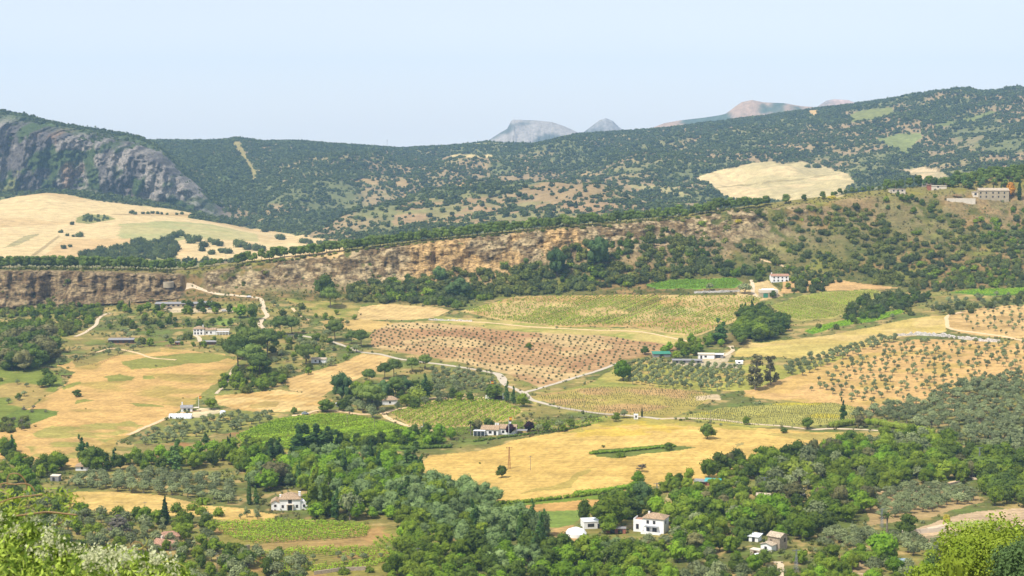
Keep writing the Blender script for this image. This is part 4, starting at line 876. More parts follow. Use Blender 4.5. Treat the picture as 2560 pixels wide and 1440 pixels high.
scatter([(0, 940), (100, 930), (110, 960), (60, 1010), (0, 1040)], 15, [('olive_tree', 3), ('shrub', 1)], (2.5, 4), 'in the meadow at the left edge', 'olives in the left meadow')
scatter([(0, 1085), (0, 1055), (70, 1050), (75, 1075)], 5, [('shrub', 3), ('bare_tree', 1)], (2.5, 4), 'in the hollow of the left dry field', 'scrub in the left hollow')
scatter([(50, 1035), (60, 1018), (110, 1022), (120, 1035)], 6, [('bare_tree', 3), ('shrub', 1)], (2, 3.5), 'on the green tongue of the dry field', 'twiggy bushes in the left field')
scatter([(840, 1010), (870, 985), (960, 985), (1060, 975), (1140, 985), (1190, 1000), (1120, 1010), (1010, 1025), (960, 1045), (880, 1050)], 9.0, [('green_tree', 3), ('dark_tree', 3), ('olive_tree', 1)], (5, 9), 'in the dark belt above the oval vineyard', 'garden belt above the oval vineyard')
rows([(1075, 960), (1080, 920), (1200, 935), (1255, 965), (1240, 985), (1150, 975)], 7.5, 7.5, .5, 'olive_tree', (4, 5.5), 'olive tree in the plot left of the road junction', 'olives left of the junction')
scatter([(1180, 1100), (1300, 1085), (1420, 1070), (1500, 1055), (1570, 1042), (1560, 1050), (1460, 1072), (1350, 1088), (1240, 1110)], 8.0, [('green_tree', 3), ('bright_tree', 1), ('olive_tree', 1)], (4, 6.5), 'in the avenue leading up from the long white house', 'avenue above the wheat field')
scatter([(830, 1115), (1060, 1085), (1160, 1085), (1180, 1100), (1150, 1120), (1060, 1135), (900, 1140)], 8, [('green_tree', 3), ('dark_tree', 2), ('bright_tree', 1)], (5, 8), 'in the belt left of the long white house', 'belt left of the long white house', prob=NM(40, .2, .45, 12))
rows([(1560, 955), (1550, 915), (1600, 905), (1800, 920), (1860, 925), (1865, 972), (1780, 978), (1600, 970)], 6.5, 5.5, 1.2, 'young_olive', (4.0, 5.5), 'grey olive in the neat plot left of the tall eucalyptus', 'olives left of the eucalyptus')
rows([(1940, 925), (2060, 885), (2200, 850), (2260, 846), (2100, 905), (2000, 945)], 9, 6, .9, 'olive_tree', (4.2, 6), 'rounded olive along the upper edge of the dry slope', 'olives on the upper edge of the dry slope')
rows([(2010, 975), (2120, 905), (2260, 855), (2560, 862), (2620, 870), (2620, 960), (2420, 965), (2350, 985), (2200, 1015), (2060, 1000)], 8.6, 7.2, 1.0, 'young_olive', (3.0, 5.0), 'small olive with dark shadow on the bare tan slope at right', 'olives on the bare tan slope', jit=.16, miss=.16)
rows([(2390, 800), (2430, 770), (2600, 752), (2620, 840), (2520, 842), (2420, 828)], 9.5, 9, .3, 'young_olive', (2.6, 4.6), 'little olive above the dry stone wall near the pale track', 'little olives above the stone wall', miss=.25)
scatter([(2320, 765), (2400, 745), (2600, 735), (2600, 765), (2480, 772), (2380, 795), (2330, 785)], 10, [('olive_tree', 3), ('holm_oak', 1), ('shrub', 1)], (4, 6), 'along the top of the little olive terrace', 'olives at the top of the terrace')
rows([(2110, 1045), (2180, 1025), (2300, 1000), (2420, 955), (2640, 930), (2640, 1160), (2480, 1125), (2330, 1090), (2240, 1060)], 7.2, 6.6, .35, 'olive_tree', (4.5, 6.0), 'dense grey olive in the broad grove at the right edge', 'olives of the broad right grove', jit=.15, miss=.04, wide=(1.1, 1.5))
rows([(150, 1215), (200, 1190), (380, 1182), (560, 1200), (606, 1235), (590, 1262), (440, 1242), (260, 1228)], 6.6, 6.0, .2, 'olive_tree', (4.2, 5.4), 'dense grey olive in the grove above the lower left wheat strip', 'olives above the lower left wheat', jit=.14, miss=.02, wide=(1.1, 1.45))
rows([(330, 1100), (440, 1060), (560, 1040), (690, 1035), (680, 1055), (590, 1078), (460, 1098), (350, 1115)], 6.0, 5.6, .4, 'young_olive', (3.2, 4.6), 'young olive on the bank right of the polytunnel', 'young olives by the polytunnel', jit=.2, wide=(1.1, 1.5))
rows([(2140, 1240), (2330, 1215), (2430, 1225), (2455, 1250), (2330, 1285), (2190, 1305)], 6.2, 6.0, .3, 'olive_tree', (4, 5.0), 'grey olive in the square grove above the bare drive', 'olives above the bare drive', jit=.12, wide=(1.1, 1.4))
rows([(2040, 1350), (2100, 1330), (2250, 1340), (2360, 1365), (2350, 1395), (2200, 1385), (2060, 1372)], 6.5, 6.0, .5, 'olive_tree', (4, 5.5), 'silver olive below the bare earth terrace', 'olives below the bare terrace', jit=.2, wide=(1.1, 1.4))
rows([(925, 835), (960, 812), (1100, 812), (1290, 832), (1500, 842), (1600, 854), (1690, 870), (1640, 882), (1560, 895), (1530, 912), (1440, 942), (1350, 964), (1275, 936), (1160, 906), (1060, 888), (930, 866)], 6.3, 6.3, .62, 'sapling', (1.1, 1.8), 'small sapling in a row on the reddish orchard soil', 'saplings in the red orchard', jit=.1, miss=.08, wide=(.85, 1.15))
# below the cliff and the hillside on the right
scatter([(850, 745), (880, 715), (1040, 690), (1200, 675), (1350, 640), (1480, 605), (1620, 600), (1800, 600), (1900, 620), (1960, 660), (1880, 690), (1700, 695), (1600, 712), (1400, 735), (1250, 742), (1140, 770), (1000, 755), (900, 758)], 6.6, [('shrub', 4), ('holm_oak', 4), ('green_shrub', 2), ('dark_tree', 2)], (3.5, 7.5), 'in the thick scrub below the golden cliff', 'scrub below the golden cliff', prob=NM(38, .16, .34, 15), wide=(.9, 1.5))
scatter([(1480, 600), (1700, 556), (1900, 530), (2050, 515), (2200, 505), (2350, 505), (2560, 520), (2640, 560), (2640, 720), (2380, 722), (2250, 715), (2050, 700), (1960, 655), (1850, 615), (1650, 602)], 7.2, [('shrub', 5), ('holm_oak', 4), ('green_shrub', 2), ('green_tree', 1)], (2.8, 6.2), 'round bush scattered over the dry hillside under the villas', 'bushes on the hillside under the villas', prob=NM(40, .30, .50, 16), wide=(.8, 1.5))
scatter([(2120, 520), (2180, 490), (2340, 490), (2560, 500), (2620, 530), (2400, 535), (2200, 545)], 8, [('green_tree', 1), ('dark_tree', 2), ('green_shrub', 2)], (4, 8), 'just below the ridge buildings', 'trees just below the ridge buildings', prob=NM(30, .3, .5, 17))
scatter([(2350, 700), (2400, 680), (2640, 690), (2640, 722), (2400, 725), (2250, 735)], 7.0, [('shrub', 3), ('holm_oak', 2)], (3, 5), 'on the bank above the far right vineyard', 'scrub above the far right vineyard')
scatter([(1940, 690), (1980, 668), (2060, 690), (2100, 705), (2040, 735), (1970, 728)], 7, [('holm_oak', 3), ('green_tree', 1)], (4, 6.5), 'right of the white house above the workshop', 'trees by the house above the workshop')
scatter([(1860, 690), (1900, 672), (1925, 680), (1900, 705)], 6, [('green_tree', 2), ('dark_tree', 1)], (5, 7), 'left of the white house above the workshop', 'trees left of the house above the workshop')
scatter([(480, 700), (620, 680), (900, 640), (1100, 622), (1150, 640), (1000, 690), (850, 720), (700, 740), (560, 738)], 9, [('shrub', 4), ('green_shrub', 1)], (1.8, 3.4), 'clinging to the rocky slope at left of the golden cliff', 'bushes on the rocky slope', prob=NM(40, .35, .6, 18))
scatter([(0, 700), (200, 700), (420, 700), (430, 745), (250, 760), (0, 765)], 8.5, [('shrub', 4), ('green_shrub', 1)], (1.8, 3.6), 'clinging to the brown cliff at left', 'bushes on the brown cliff', prob=NM(24, .48, .66, 19))
# the wooded river belt at the bottom
belt_mix = [('dark_tree', 2), ('green_tree', 5), ('willow_tree', 2), ('bright_tree', 2), ('brown_tree', 1)]
scatter([(0, 1180), (0, 1120), (90, 1150), (180, 1165), (330, 1150), (480, 1140), (600, 1120), (680, 1125), (620, 1185), (560, 1198), (380, 1180), (200, 1186), (60, 1215), (0, 1230)], 8.2, [('poplar_tree', 1), ('dark_tree', 3), ('green_tree', 5), ('bright_tree', 1)], (5.5, 9), 'in the band between left dry field and olive grove', 'trees between dry field and olive grove', prob=NM(50, .15, .4, 20))
scatter([(620, 1185), (680, 1130), (800, 1150), (1000, 1150), (1060, 1200), (1040, 1250), (980, 1300), (880, 1310), (800, 1300), (790, 1230), (700, 1225), (640, 1230)], 7.8, [('dark_tree', 2), ('green_tree', 3), ('willow_tree', 5), ('green_tree', 2), ('poplar_tree', 1), ('bright_tree', 1)], (5, 11.5), 'in the wood above and beside the big farmhouse', 'wood beside the big farmhouse')
scatter([(990, 1300), (1050, 1205), (1150, 1225), (1230, 1250), (1260, 1290), (1380, 1330), (1400, 1400), (1200, 1400), (1080, 1370)], 8.2, [('green_tree', 2), ('willow_tree', 5), ('dark_tree', 2), ('poplar_tree', 1)], (6, 12), 'below the wheat field', 'willows below the wheat field')
scatter([(960, 1480), (1000, 1345), (1080, 1370), (1250, 1400), (1400, 1380), (1500, 1400), (1700, 1400), (1720, 1480)], 7.6, [('green_tree', 5), ('bright_tree', 3), ('dark_tree', 2), ('willow_tree', 1)], (4.5, 10.5), 'along the bottom middle of the view', 'trees along the bottom middle')
scatter([(0, 1235), (80, 1225), (160, 1245), (200, 1285), (380, 1300), (520, 1310), (560, 1370), (640, 1400), (620, 1480), (0, 1480)], 7.4, [('olive_tree', 3), ('green_tree', 4), ('dark_tree', 3), ('bright_tree', 1)], (4, 7), 'in the thicket behind the flowering creeper', 'thicket behind the creeper', prob=NM(40, .12, .32, 21))
scatter([(1620, 1400), (1640, 1330), (1680, 1270), (1740, 1220), (1800, 1170), (1880, 1150), (1990, 1150), (2100, 1120), (2250, 1095), (2340, 1090), (2420, 1130), (2440, 1210), (2330, 1212), (2180, 1235), (2150, 1300), (2060, 1330), (2000, 1360), (1880, 1340), (1800, 1380), (1720, 1400)], 8.0, [('olive_tree', 1), ('green_tree', 6), ('dark_tree', 3), ('bright_tree', 3), ('brown_tree', 1)], (4.5, 11), 'in the broad wood at lower right', 'broad wood at lower right', prob=NM(60, .10, .30, 22))
scatter([(1700, 1480), (1720, 1400), (1850, 1370), (1900, 1400), (2000, 1400), (2100, 1390), (2250, 1400), (2400, 1400), (2620, 1390), (2620, 1480)], 7.6, [('green_tree', 5), ('bright_tree', 2), ('dark_tree', 2), ('olive_tree', 2)], (5, 8), 'along the bottom right of the view', 'trees along the bottom right', prob=NM(40, .12, .32, 23))
scatter([(2440, 1150), (2640, 1150), (2640, 1270), (2480, 1270), (2450, 1230)], 8.0, [('dark_tree', 4), ('green_tree', 3)], (7, 10), 'at the right edge below the broad olive grove', 'trees at the right edge')
scatter([(1420, 1385), (1440, 1360), (1600, 1360), (1680, 1300), (1720, 1330), (1640, 1400), (1500, 1410)], 6.6, [('olive_tree', 3), ('willow_tree', 2), ('green_tree', 1)], (4, 6.5), 'in front of the white house with terrace', 'reedy trees before the terrace house')
scatter([(1640, 1262), (1660, 1215), (1730, 1200), (1750, 1222), (1680, 1240)], 7, [('green_tree', 2), ('dark_tree', 1)], (5, 7), 'left of the teal roofed shed', 'trees by the teal roofed shed')
scatter([(1480, 1330), (1500, 1270), (1580, 1240), (1640, 1260), (1640, 1290), (1570, 1310), (1540, 1340)], 8.5, [('green_tree', 3), ('bright_tree', 1), ('dark_tree', 1)], (7, 9.5), 'behind the white house with terrace', 'trees behind the terrace house')
scatter([(560, 1400), (620, 1385), (740, 1395), (780, 1480), (520, 1480)], 7.5, [('olive_tree', 3), ('dark_tree', 2)], (5, 7), 'at the foot of the lower vineyard', 'oaks at the foot of the lower vineyard')
scatter([(520, 1300), (640, 1275), (780, 1285), (900, 1300), (880, 1310), (700, 1302)], 7.5, [('young_olive', 4), ('shrub', 1)], (2.5, 4), 'in front of the big farmhouse', 'young olives before the farmhouse', prob=NM(30, .3, .5, 24))
for u, v in ((480, 1275), (505, 1285), (510, 1262), (545, 1290), (440, 1280), (455, 1295), (255, 1290), (190, 1290)): tree('green_shrub', u, v, rng.uniform(18, 28), 'bush at the lower edge of the left wheat strip', 1.1, 'bushes under the left wheat strip')
# oaks of the far wheat hill
for u, v, h in ((438, 594, 20), (452, 590, 18), (425, 597, 14), (478, 608, 22), (495, 604, 20), (470, 598, 16), (508, 618, 18), (538, 612, 18), (550, 615, 16), (525, 606, 14), (600, 618, 22), (618, 624, 20), (640, 626, 20), (655, 628, 18), (590, 612, 16), (505, 628, 14), (530, 636, 14), (555, 632, 15), (570, 634, 16), (515, 652, 14), (585, 652, 12), (610, 640, 12),
                (662, 580, 14), (697, 598, 16), (705, 600, 16), (745, 588, 8), (765, 592, 8), (760, 608, 16), (775, 610, 14), (800, 612, 14), (815, 610, 14), (690, 635, 14), (700, 640, 12), (180, 562, 10), (330, 534, 10), (338, 536, 8), (358, 535, 7), (370, 535, 8), (382, 534, 8), (394, 535, 8), (404, 536, 7), (418, 537, 6), (442, 537, 7), (218, 548, 14),
                (153, 582, 9), (168, 590, 8), (200, 592, 14), (183, 592, 7), (160, 622, 12), (175, 618, 9), (520, 548, 12), (455, 536, 8)):
    tree('holm_oak', u, v, h, 'dark oak standing on the pale far wheat hill at left', rng.uniform(1.0, 1.3), 'oaks on the far wheat hill', 2000)
scatter([(310, 618), (330, 603), (440, 605), (445, 625), (430, 650), (220, 652), (200, 640), (250, 625)], 15, [('holm_oak', 1)], (7, 11), 'in the clump at the foot of the far wheat hill', 'oak clump under the far wheat hill')
scatter([(195, 550), (215, 536), (265, 540), (275, 550), (225, 556)], 13, [('holm_oak', 1)], (3, 6), 'in the oval thicket on the far wheat hill', 'oval thicket on the far wheat hill')
for u, v, h in ((2020, 418, 9), (2040, 419, 13), (2046, 419, 10)): tree('holm_oak', u, v, h, 'lone dark oak in the pale field beyond the ridge', 1.4, 'lone oaks in the far right field', 2000)
scatter([(560, 1345), (640, 1372), (780, 1392), (980, 1395), (1000, 1440), (900, 1440), (700, 1420), (600, 1400)], 9, [('green_shrub', 3), ('olive_tree', 2), ('dark_tree', 1)], (2.5, 4.5), 'on the bare terraces of the lowest vineyard', 'bushes on the lowest vineyard terraces', prob=NM(20, .45, .62, 29))
scatter([(2290, 470), (2400, 452), (2480, 440), (2640, 425), (2640, 462), (2500, 470), (2440, 476), (2380, 470)], 8.5, [('aleppo_pine', 3), ('ridge_pine', 3), ('dark_tree', 1)], (6, 9), 'on the rise behind the stone villa', 'pines behind the stone villa')
# ---------------------------------------------------------------- put the plants into the scene
def instancer(name, pts, protos, label, cat, kind='stuff', group=None):
    """one object for growth that nobody could count: points on the land carrying a few plant shapes"""
    n = len(pts)
    me = bpy.data.meshes.new(name); me.vertices.add(n); me.vertices.foreach_set('co', np.array([q[0] for q in pts], np.float32).ravel())
    me.attributes.new('size', 'FLOAT_VECTOR', 'POINT').data.foreach_set('vector', np.array([q[1] for q in pts], np.float32).ravel())
    me.attributes.new('turn', 'FLOAT_VECTOR', 'POINT').data.foreach_set('vector', np.array([(0, 0, q[2]) for q in pts], np.float32).ravel())
    me.attributes.new('sort', 'INT', 'POINT').data.foreach_set('value', np.array([q[3] for q in pts], np.int32))
    o = link(name, me)
    g = bpy.data.node_groups.new(name + '_planting', 'GeometryNodeTree')
    g.interface.new_socket('Geometry', in_out='INPUT', socket_type='NodeSocketGeometry'); g.interface.new_socket('Geometry', in_out='OUTPUT', socket_type='NodeSocketGeometry')
    N = g.nodes; Lk = g.links
    gi = N.new('NodeGroupInput'); go = N.new('NodeGroupOutput'); jn = N.new('GeometryNodeJoinGeometry')
    def attr(nm, ty):
        a = N.new('GeometryNodeInputNamedAttribute'); a.data_type = ty; a.inputs['Name'].default_value = nm; return a.outputs['Attribute']
    sz, tn, so = attr('size', 'FLOAT_VECTOR'), attr('turn', 'FLOAT_VECTOR'), attr('sort', 'INT')
    for j, pm in enumerate(protos):
        po = bpy.data.objects.new(pm.name + '_shape', pm)
        oi = N.new('GeometryNodeObjectInfo'); oi.inputs['Object'].default_value = po; oi.inputs['As Instance'].default_value = True
        cp = N.new('FunctionNodeCompare'); cp.data_type = 'INT'; cp.operation = 'EQUAL'; Lk.new(so, cp.inputs[2]); cp.inputs[3].default_value = j
        ip = N.new('GeometryNodeInstanceOnPoints'); Lk.new(gi.outputs[0], ip.inputs['Points']); Lk.new(cp.outputs[0], ip.inputs['Selection'])
        Lk.new(oi.outputs['Geometry'], ip.inputs['Instance']); Lk.new(tn, ip.inputs['Rotation']); Lk.new(sz, ip.inputs['Scale'])
        Lk.new(ip.outputs[0], jn.inputs[0])
    Lk.new(jn.outputs[0], go.inputs[0])
    md = o.modifiers.new('planting', 'NODES'); md.node_group = g
    return tag(o, label, cat, group, kind)
KEEP_OPEN = [(718, 1276, 12, 26), (690, 1278, 8, 14), (1618, 1332, 11, 26), (1590, 1332, 8, 20), (1440, 1340, 8, 16), (1483, 1322, 6, 14), (1943, 1372, 7, 20), (1925, 1380, 6, 18), (1888, 1352, 5, 10), (1240, 1088, 14, 22), (1305, 1086, 6, 10),
             (512, 838, 12, 26), (545, 838, 12, 24), (300, 858, 12, 20), (1923, 744, 10, 20), (1950, 705, 9, 12), (466, 1030, 8, 16), (450, 1047, 9, 18), (205, 1177, 5, 12), (136, 1203, 4, 10), (425, 1352, 4, 5), (1768, 1214, 8, 20), (1908, 1256, 5, 18), (1996, 1240, 5, 16),
             (1775, 897, 11, 18), (1655, 893, 8, 14), (1718, 908, 12, 10), (796, 908, 7, 14), (975, 1012, 5, 14), (849, 1018, 5, 10), (2475, 500, 20, 30), (2400, 506, 18, 14), (1246, 998, 8, 14), (1888, 1390, 7, 14), (2110, 1070, 14, 14), (2160, 1064, 12, 14), (2210, 1068, 12, 16), (2260, 1076, 12, 18), (2310, 1084, 12, 18), (1948, 1430, 4, 10), (2258, 1408, 5, 12), (557, 1038, 4, 8), (2310, 1334, 14, 12), (2430, 1180, 6, 10), (1700, 1245, 9, 10)]
OPEN_W = [(P(u, v), w, f) for u, v, w, f in KEEP_OPEN]
def blocks(t):
    if not t['group']: return False
    x, y, _ = t['p']
    for q, w, f in OPEN_W:
        if abs(x - q.x * y / q.y) < w and q.y - f < y < q.y + 11: return True
    return False
def plant_all():
    TREES[:] = [t for t in TREES if not blocks(t)]
    bykind = {}
    for t in TREES:
        u, v = uv_of(t['p']); t['in'] = -12 < u < W0 + 12 and -20 < v - 0 and v - t['h'] * FPX / t['p'][1] < H0 + 4
        t['key'] = t['h'] / t['p'][1] * (1 if t['group'] else 3)
        bykind.setdefault(KIND[t['sp']], []).append(t)
    for kind, L_ in bykind.items():
        vis = sorted([t for t in L_ if t['in']], key=lambda t: -t['key']); rest = [t for t in L_ if not t['in']]
        solo, more = vis[:298], vis[298:]
        for g in set(t['group'] for t in solo if t['group']):
            mem = [t for t in solo if t['group'] == g]
            if len(mem) < 6: continue
            us = np.array([uv_of(t['p']) for t in mem]); q1 = np.argsort(np.argsort(us[:, 0])) / len(mem); dy = us[:, 1].max() - us[:, 1].min()
            q2 = np.argsort(np.argsort(us[:, 1])) / len(mem)
            for t, a, b in zip(mem, q1, q2):
                w = ('far left', 'left', 'middle', 'right', 'far right')[int(a * 4.999)]
                if 'crest' not in g and 'row' not in g and 'pines above' not in g: w = ('back ', 'front ')[int(b * 1.999)] + w
                if len((t['label'] + ' ' + w).split()) <= 16: t['label'] = t['label'] + ', ' + w
                elif len((t['label'] + ' ' + w.split()[-1]).split()) <= 16: t['label'] = t['label'] + ', ' + w.split()[-1]
        for t in solo:
            pv = PROTO[t['sp']]; tm, cm, jm, h = pv[t['var'] % len(pv)]
            k = t['h'] / h; px = t['h'] * FPX / t['p'][1] * .4
            nm = {'olive_tree': 'olive_tree', 'young_olive': 'olive_tree', 'ridge_pine': 'stone_pine', 'green_tree': 'leafy_tree', 'bright_tree': 'leafy_tree', 'dark_tree': 'leafy_tree', 'brown_tree': 'leafy_tree', 'pale_poplar': 'poplar_tree', 'orange_tree': 'leafy_tree', 'green_shrub': 'shrub', 'lime_shrub': 'shrub', 'yellow_shrub': 'broom_shrub'}.get(t['sp'], t['sp'])
            if px > 7.5 and kind != 'shrub':
                o = empty(nm, t['p'], t['rot']); o.scale = (k * t['wide'], k * t['wide'], k)
                link('trunk', tm, o); link('crown', cm, o)
            else:
                o = link(nm, jm, None, t['p'], t['rot']); o.scale = (k * t['wide'], k * t['wide'], k)
            tag(o, t['label'], kind, t['group'])
        rr = more + rest
        if rr:
            sps = sorted(set(t['sp'] for t in rr)); protos = []; idx = {}
            for s_ in sps:
                idx[s_] = len(protos); protos += [q[2] for q in PROTO[s_]]
            pts = [(t['p'], (t['h'] / PROTO[t['sp']][0][3] * t['wide'],) * 2 + (t['h'] / PROTO[t['sp']][0][3],), t['rot'], idx[t['sp']] + t['var'] % len(PROTO[t['sp']])) for t in rr]
            nm = {'olive tree': 'olive_grove', 'shrub': 'scrub', 'sapling': 'sapling_rows', 'tree': 'leafy_wood', 'oak tree': 'oak_scrub'}.get(kind, kind.replace(' ', '_') + '_stand')
            instancer(nm, pts, protos, {'olive tree': 'the many small grey olives of the groves across the valley', 'shrub': 'dark scrub covering the slopes under the cliffs', 'sapling': 'the smaller saplings at the far side of the red orchard', 'tree': 'the smaller leafy trees filling the valley woods', 'oak tree': 'the smaller dark oaks spread over the far slopes'}.get(kind, 'the remaining %ss growing beyond the view' % kind), kind)
plant_all()
# the oak forest of the far hills: nobody could count it
def locate(x, y):
    f = np.clip(((x / y) - S[0]) / (S[1] - S[0]), 0, NS - 1).astype(int); r_ = np.zeros(len(x), int)
    for i in np.unique(f):
        m_ = f == i; r_[m_] = np.clip(np.searchsorted(TY[:, i], y[m_]), 0, NR - 1)
    return r_, f
def forest():
    pts = []
    n = 165000
    y = np.sqrt(rng.uniform(2150 ** 2, 5000 ** 2, n)); s_ = rng.uniform(-.37, .37, n); x = s_ * y
    r_, c_ = locate(x, y)
    kk = TK[r_, c_]; fm = FIELD_MASK[r_, c_]
    dens = sstep(.36, .54, fbm(x, y, 210, 4, 91) * .5 + fbm(x, y, 60, 3, 92) * .5)
    dens = np.maximum(dens * .9, .20)
    dens = np.where((kk > 25.6), np.maximum(dens, .62), dens)
    dens *= 1 - .62 * (1 - sstep(23.2, 24.2, kk)) * sstep(-.06, .02, s_) * (1 - sstep(.12, .16, s_)) * (1-sstep(.3,.6,fbm(x,y,60,2,95)))
    left = (s_ < -.165 - .02 * (kk - 24)) & (kk > 23.9) & (kk < 25.5)
    dens = np.where(left, .75 * sstep(.38, .6, fbm(x, TZ[r_, c_] * 2, 60, 3, 93)) + .12, dens)
    dens = np.where((s_ < -.12) & (kk < 23.9), 0.55 * (~fm), dens)
    dens = np.where(THIN_MASK[r_, c_], .30 * sstep(.35, .6, fbm(x, y, 40, 3, 96)) + .05, dens)
    dens = np.where(fm, 0.0, dens)
    ok = (rng.random(n) < dens) & (kk > 20) & (kk < 29.2)
    x, y, r_, c_, left = x[ok], y[ok], r_[ok], c_[ok], left[ok]
    # keep crowns apart
    cell = {}; keep = []
    for i in range(len(x)):
        q = (int(x[i] // 7.5), int(y[i] // 8.0))
        if q in cell: continue
        cell[q] = 1; keep.append(i)
    keep = np.array(keep); x, y, r_, c_, left = x[keep], y[keep], r_[keep], c_[keep], left[keep]
    z = TZ[r_, c_]; print('forest', len(x))
    sz = (.5 + .95 * rng.random(len(x)) ** 1.5) * (.75 + .5 * fbm(x, y, 120, 2, 97)) * np.where(left, .62, 1.0); tn = rng.uniform(0, 6.28, len(x)); so = rng.integers(0, 4, len(x))
    pts = [((a, TYf[r0, c0] if 0 else b, c), (d * rr, d * rr, d), e, f) for a, b, c, d, e, f, rr, r0, c0 in zip(x, y, z - .6, sz, tn, so, rng.uniform(.9, 1.3, len(x)), r_, c_)]
    instancer('oak_forest', pts, [q[2] for q in PROTO['far_oak']], 'evergreen oak forest covering the far hills and mountain', 'forest')
forest()
# ---------------------------------------------------------------- undergrowth, vines, crops
def clumps(P_, rad, hgt, per, size, r, up=.7):
    """n plants of leaf quads at points P_ (n,3)"""
    n = len(P_); c = np.repeat(P_, per, 0); m = len(c)
    d = sph(m, r); p_ = c + d * np.array([rad, rad, hgt * .5]) * r.uniform(.5, 1.0, (m, 1)) + np.array([0, 0, hgt * .55])
    nrm = d + r.normal(size=(m, 3)) * .5; nrm[:, 2] += up; nrm /= np.linalg.norm(nrm, axis=1)[:, None]
    t = np.cross(nrm, r.normal(size=(m, 3))); t /= np.linalg.norm(t, axis=1)[:, None]; bt = np.cross(nrm, t); s1 = size * r.uniform(.6, 1.4, (m, 1))
    V = np.stack([p_ - t * s1, p_ - bt * s1 * .7, p_ + t * s1, p_ + bt * s1 * .7], 1).reshape(-1, 3)
    return V, np.arange(m * 4).reshape(-1, 4)
def vineyard(poly, gap, ang, step, rad, hgt, per, size, mat, label, group, miss=.06, thin=None, name='vine_row', asone=None, bend=0.0):
    wp = world_poly(poly, 3); c = wp.mean(0); ca, sa = math.cos(ang), math.sin(ang)
    ext = np.abs(wp - c).max() * 1.5; k = 0; allp = []
    for b in np.arange(-ext, ext, gap):
        a = np.arange(-ext, ext, step); a = a + rng.uniform(-.3, .3, len(a)) * step
        bb = b + rng.normal(size=len(a)) * .12 + bend * (a / ext) ** 2 * ext
        x = c[0] + a * ca - bb * sa; y = c[1] + a * sa + bb * ca
        ok = inside(wp, x, y) & (rng.random(len(x)) > miss)
        if thin is not None: ok &= rng.random(len(x)) < thin(x, y)
        if ok.sum() < 3: continue
        P_ = np.stack([x[ok], y[ok], ground_z(x[ok], y[ok])], 1)
        if asone: allp.append(P_); continue
        pq = (P_[:, 0].mean() / P_[:, 1].mean() * 1000 - wp[:, 0].min()) if 0 else (P_[:, 0].mean() - wp[:, 0].min()) / (wp[:, 0].max() - wp[:, 0].min())
        where_ = ('left end', 'left part', 'middle', 'right part', 'right end')[int(np.clip(pq, 0, .999) * 5)]
        o0 = P_[len(P_) // 2].copy(); V, F = clumps(P_ - o0, rad, hgt, per, size, rng)
        cv, cf = tube([tuple(q + np.array([0, 0, hgt * .45])) for q in (P_ - o0)], [.05] * len(P_), 3); nV = len(V)
        o = link(name, mesh_np(name, np.concatenate([V, cv]), [F, cf + nV], [LM[mat], BARK], np.concatenate([np.zeros(len(F)), np.ones(len(cf))])), None, tuple(o0)); tag(o, label + ', ' + where_, 'vine row', group); k += 1
    if asone:
        P_ = np.concatenate(allp); o0 = P_.mean(0); V, F = clumps(P_ - o0, rad, hgt, per, size, rng)
        tag(link(asone, mesh_np(asone, V, F, LM[mat]), None, tuple(o0)), label, 'crop', None, 'stuff')
    return k
R_ = 0
R_ += vineyard([(980, 1035), (1012, 1020), (1060, 1006), (1200, 995), (1260, 1006), (1305, 1028), (1288, 1048), (1200, 1062), (1100, 1070), (1020, 1060)], 2.6, 1.22, 1.1, .58, 1.5, 11, .32, 'vine', 'green vine row running uphill in the oval vineyard', 'vine rows of the oval vineyard', thin=lambda x, y: .8 + .2 * sstep(.4, .5, fbm(x, y, 12, 2, 5)))
R_ += vineyard([(592, 1090), (640, 1068), (700, 1048), (830, 1035), (900, 1042), (990, 1065), (1080, 1085), (1110, 1100), (1060, 1120), (900, 1126), (700, 1126), (605, 1108)], 2.6, .45, 1.0, 1.0, 1.5, 16, .36, 'vine', 'leafy vine row in the bright sloping vineyard left of the loop road', 'vine rows of the bright sloping vineyard', miss=.02, bend=.15)
R_ += vineyard([(1155, 778), (1290, 744), (1500, 739), (1880, 740), (1908, 747), (1865, 775), (1832, 803), (1740, 838), (1690, 834), (1580, 815), (1380, 815), (1260, 800)], 3.3, 1.0, 1.2, .60, 1.4, 11, .34, 'vine', 'thin vine row in the wide pale vineyard below the scrub', 'vine rows of the wide pale vineyard', thin=lambda x, y: .40 + .6 * sstep(.42, .55, fbm(x, y, 34, 2, 66)))
R_ += vineyard([(1930, 766), (2000, 742), (2060, 732), (2190, 726), (2200, 733), (2148, 768), (2080, 795), (2000, 800), (1962, 791)], 2.8, 2.15, 1.3, .60, 1.3, 7, .30, 'vine', 'vine row in the curved vineyard right of the workshop', 'vine rows of the curved vineyard', bend=.2)
vineyard([(1618, 710), (1680, 701), (1838, 696), (1853, 706), (1833, 721), (1700, 721), (1645, 721)], 2.2, .2, 1.1, .9, 1.4, 9, .34, 'vine', 'bright green vines in the small plot left of the workshop drive', None, asone='vine_plot')
vineyard([(2380, 730), (2450, 723), (2700, 719), (2700, 740), (2440, 737)], 2.2, .2, 1.1, .9, 1.4, 8, .34, 'vine', 'bright green vines in the far right strip under the scrub bank', None, asone='vine_plot')
vineyard([(2035, 833), (2100, 816), (2200, 801), (2260, 781), (2250, 776), (2180, 790), (2080, 808), (2015, 828)], 2.2, .8, 1.1, .9, 1.4, 8, .34, 'vine', 'narrow strip of bright green vines below the oak belt', None, asone='vine_plot')
R_ += vineyard([(530, 1308), (700, 1301), (900, 1310), (925, 1322), (915, 1345), (800, 1352), (640, 1362), (560, 1340)], 3.0, .25, 1.1, .95, 1.7, 16, .30, 'vine', 'bushy vine row in the lower vineyard before the big farmhouse', 'vine rows of the lower vineyard', miss=.08, bend=.1)
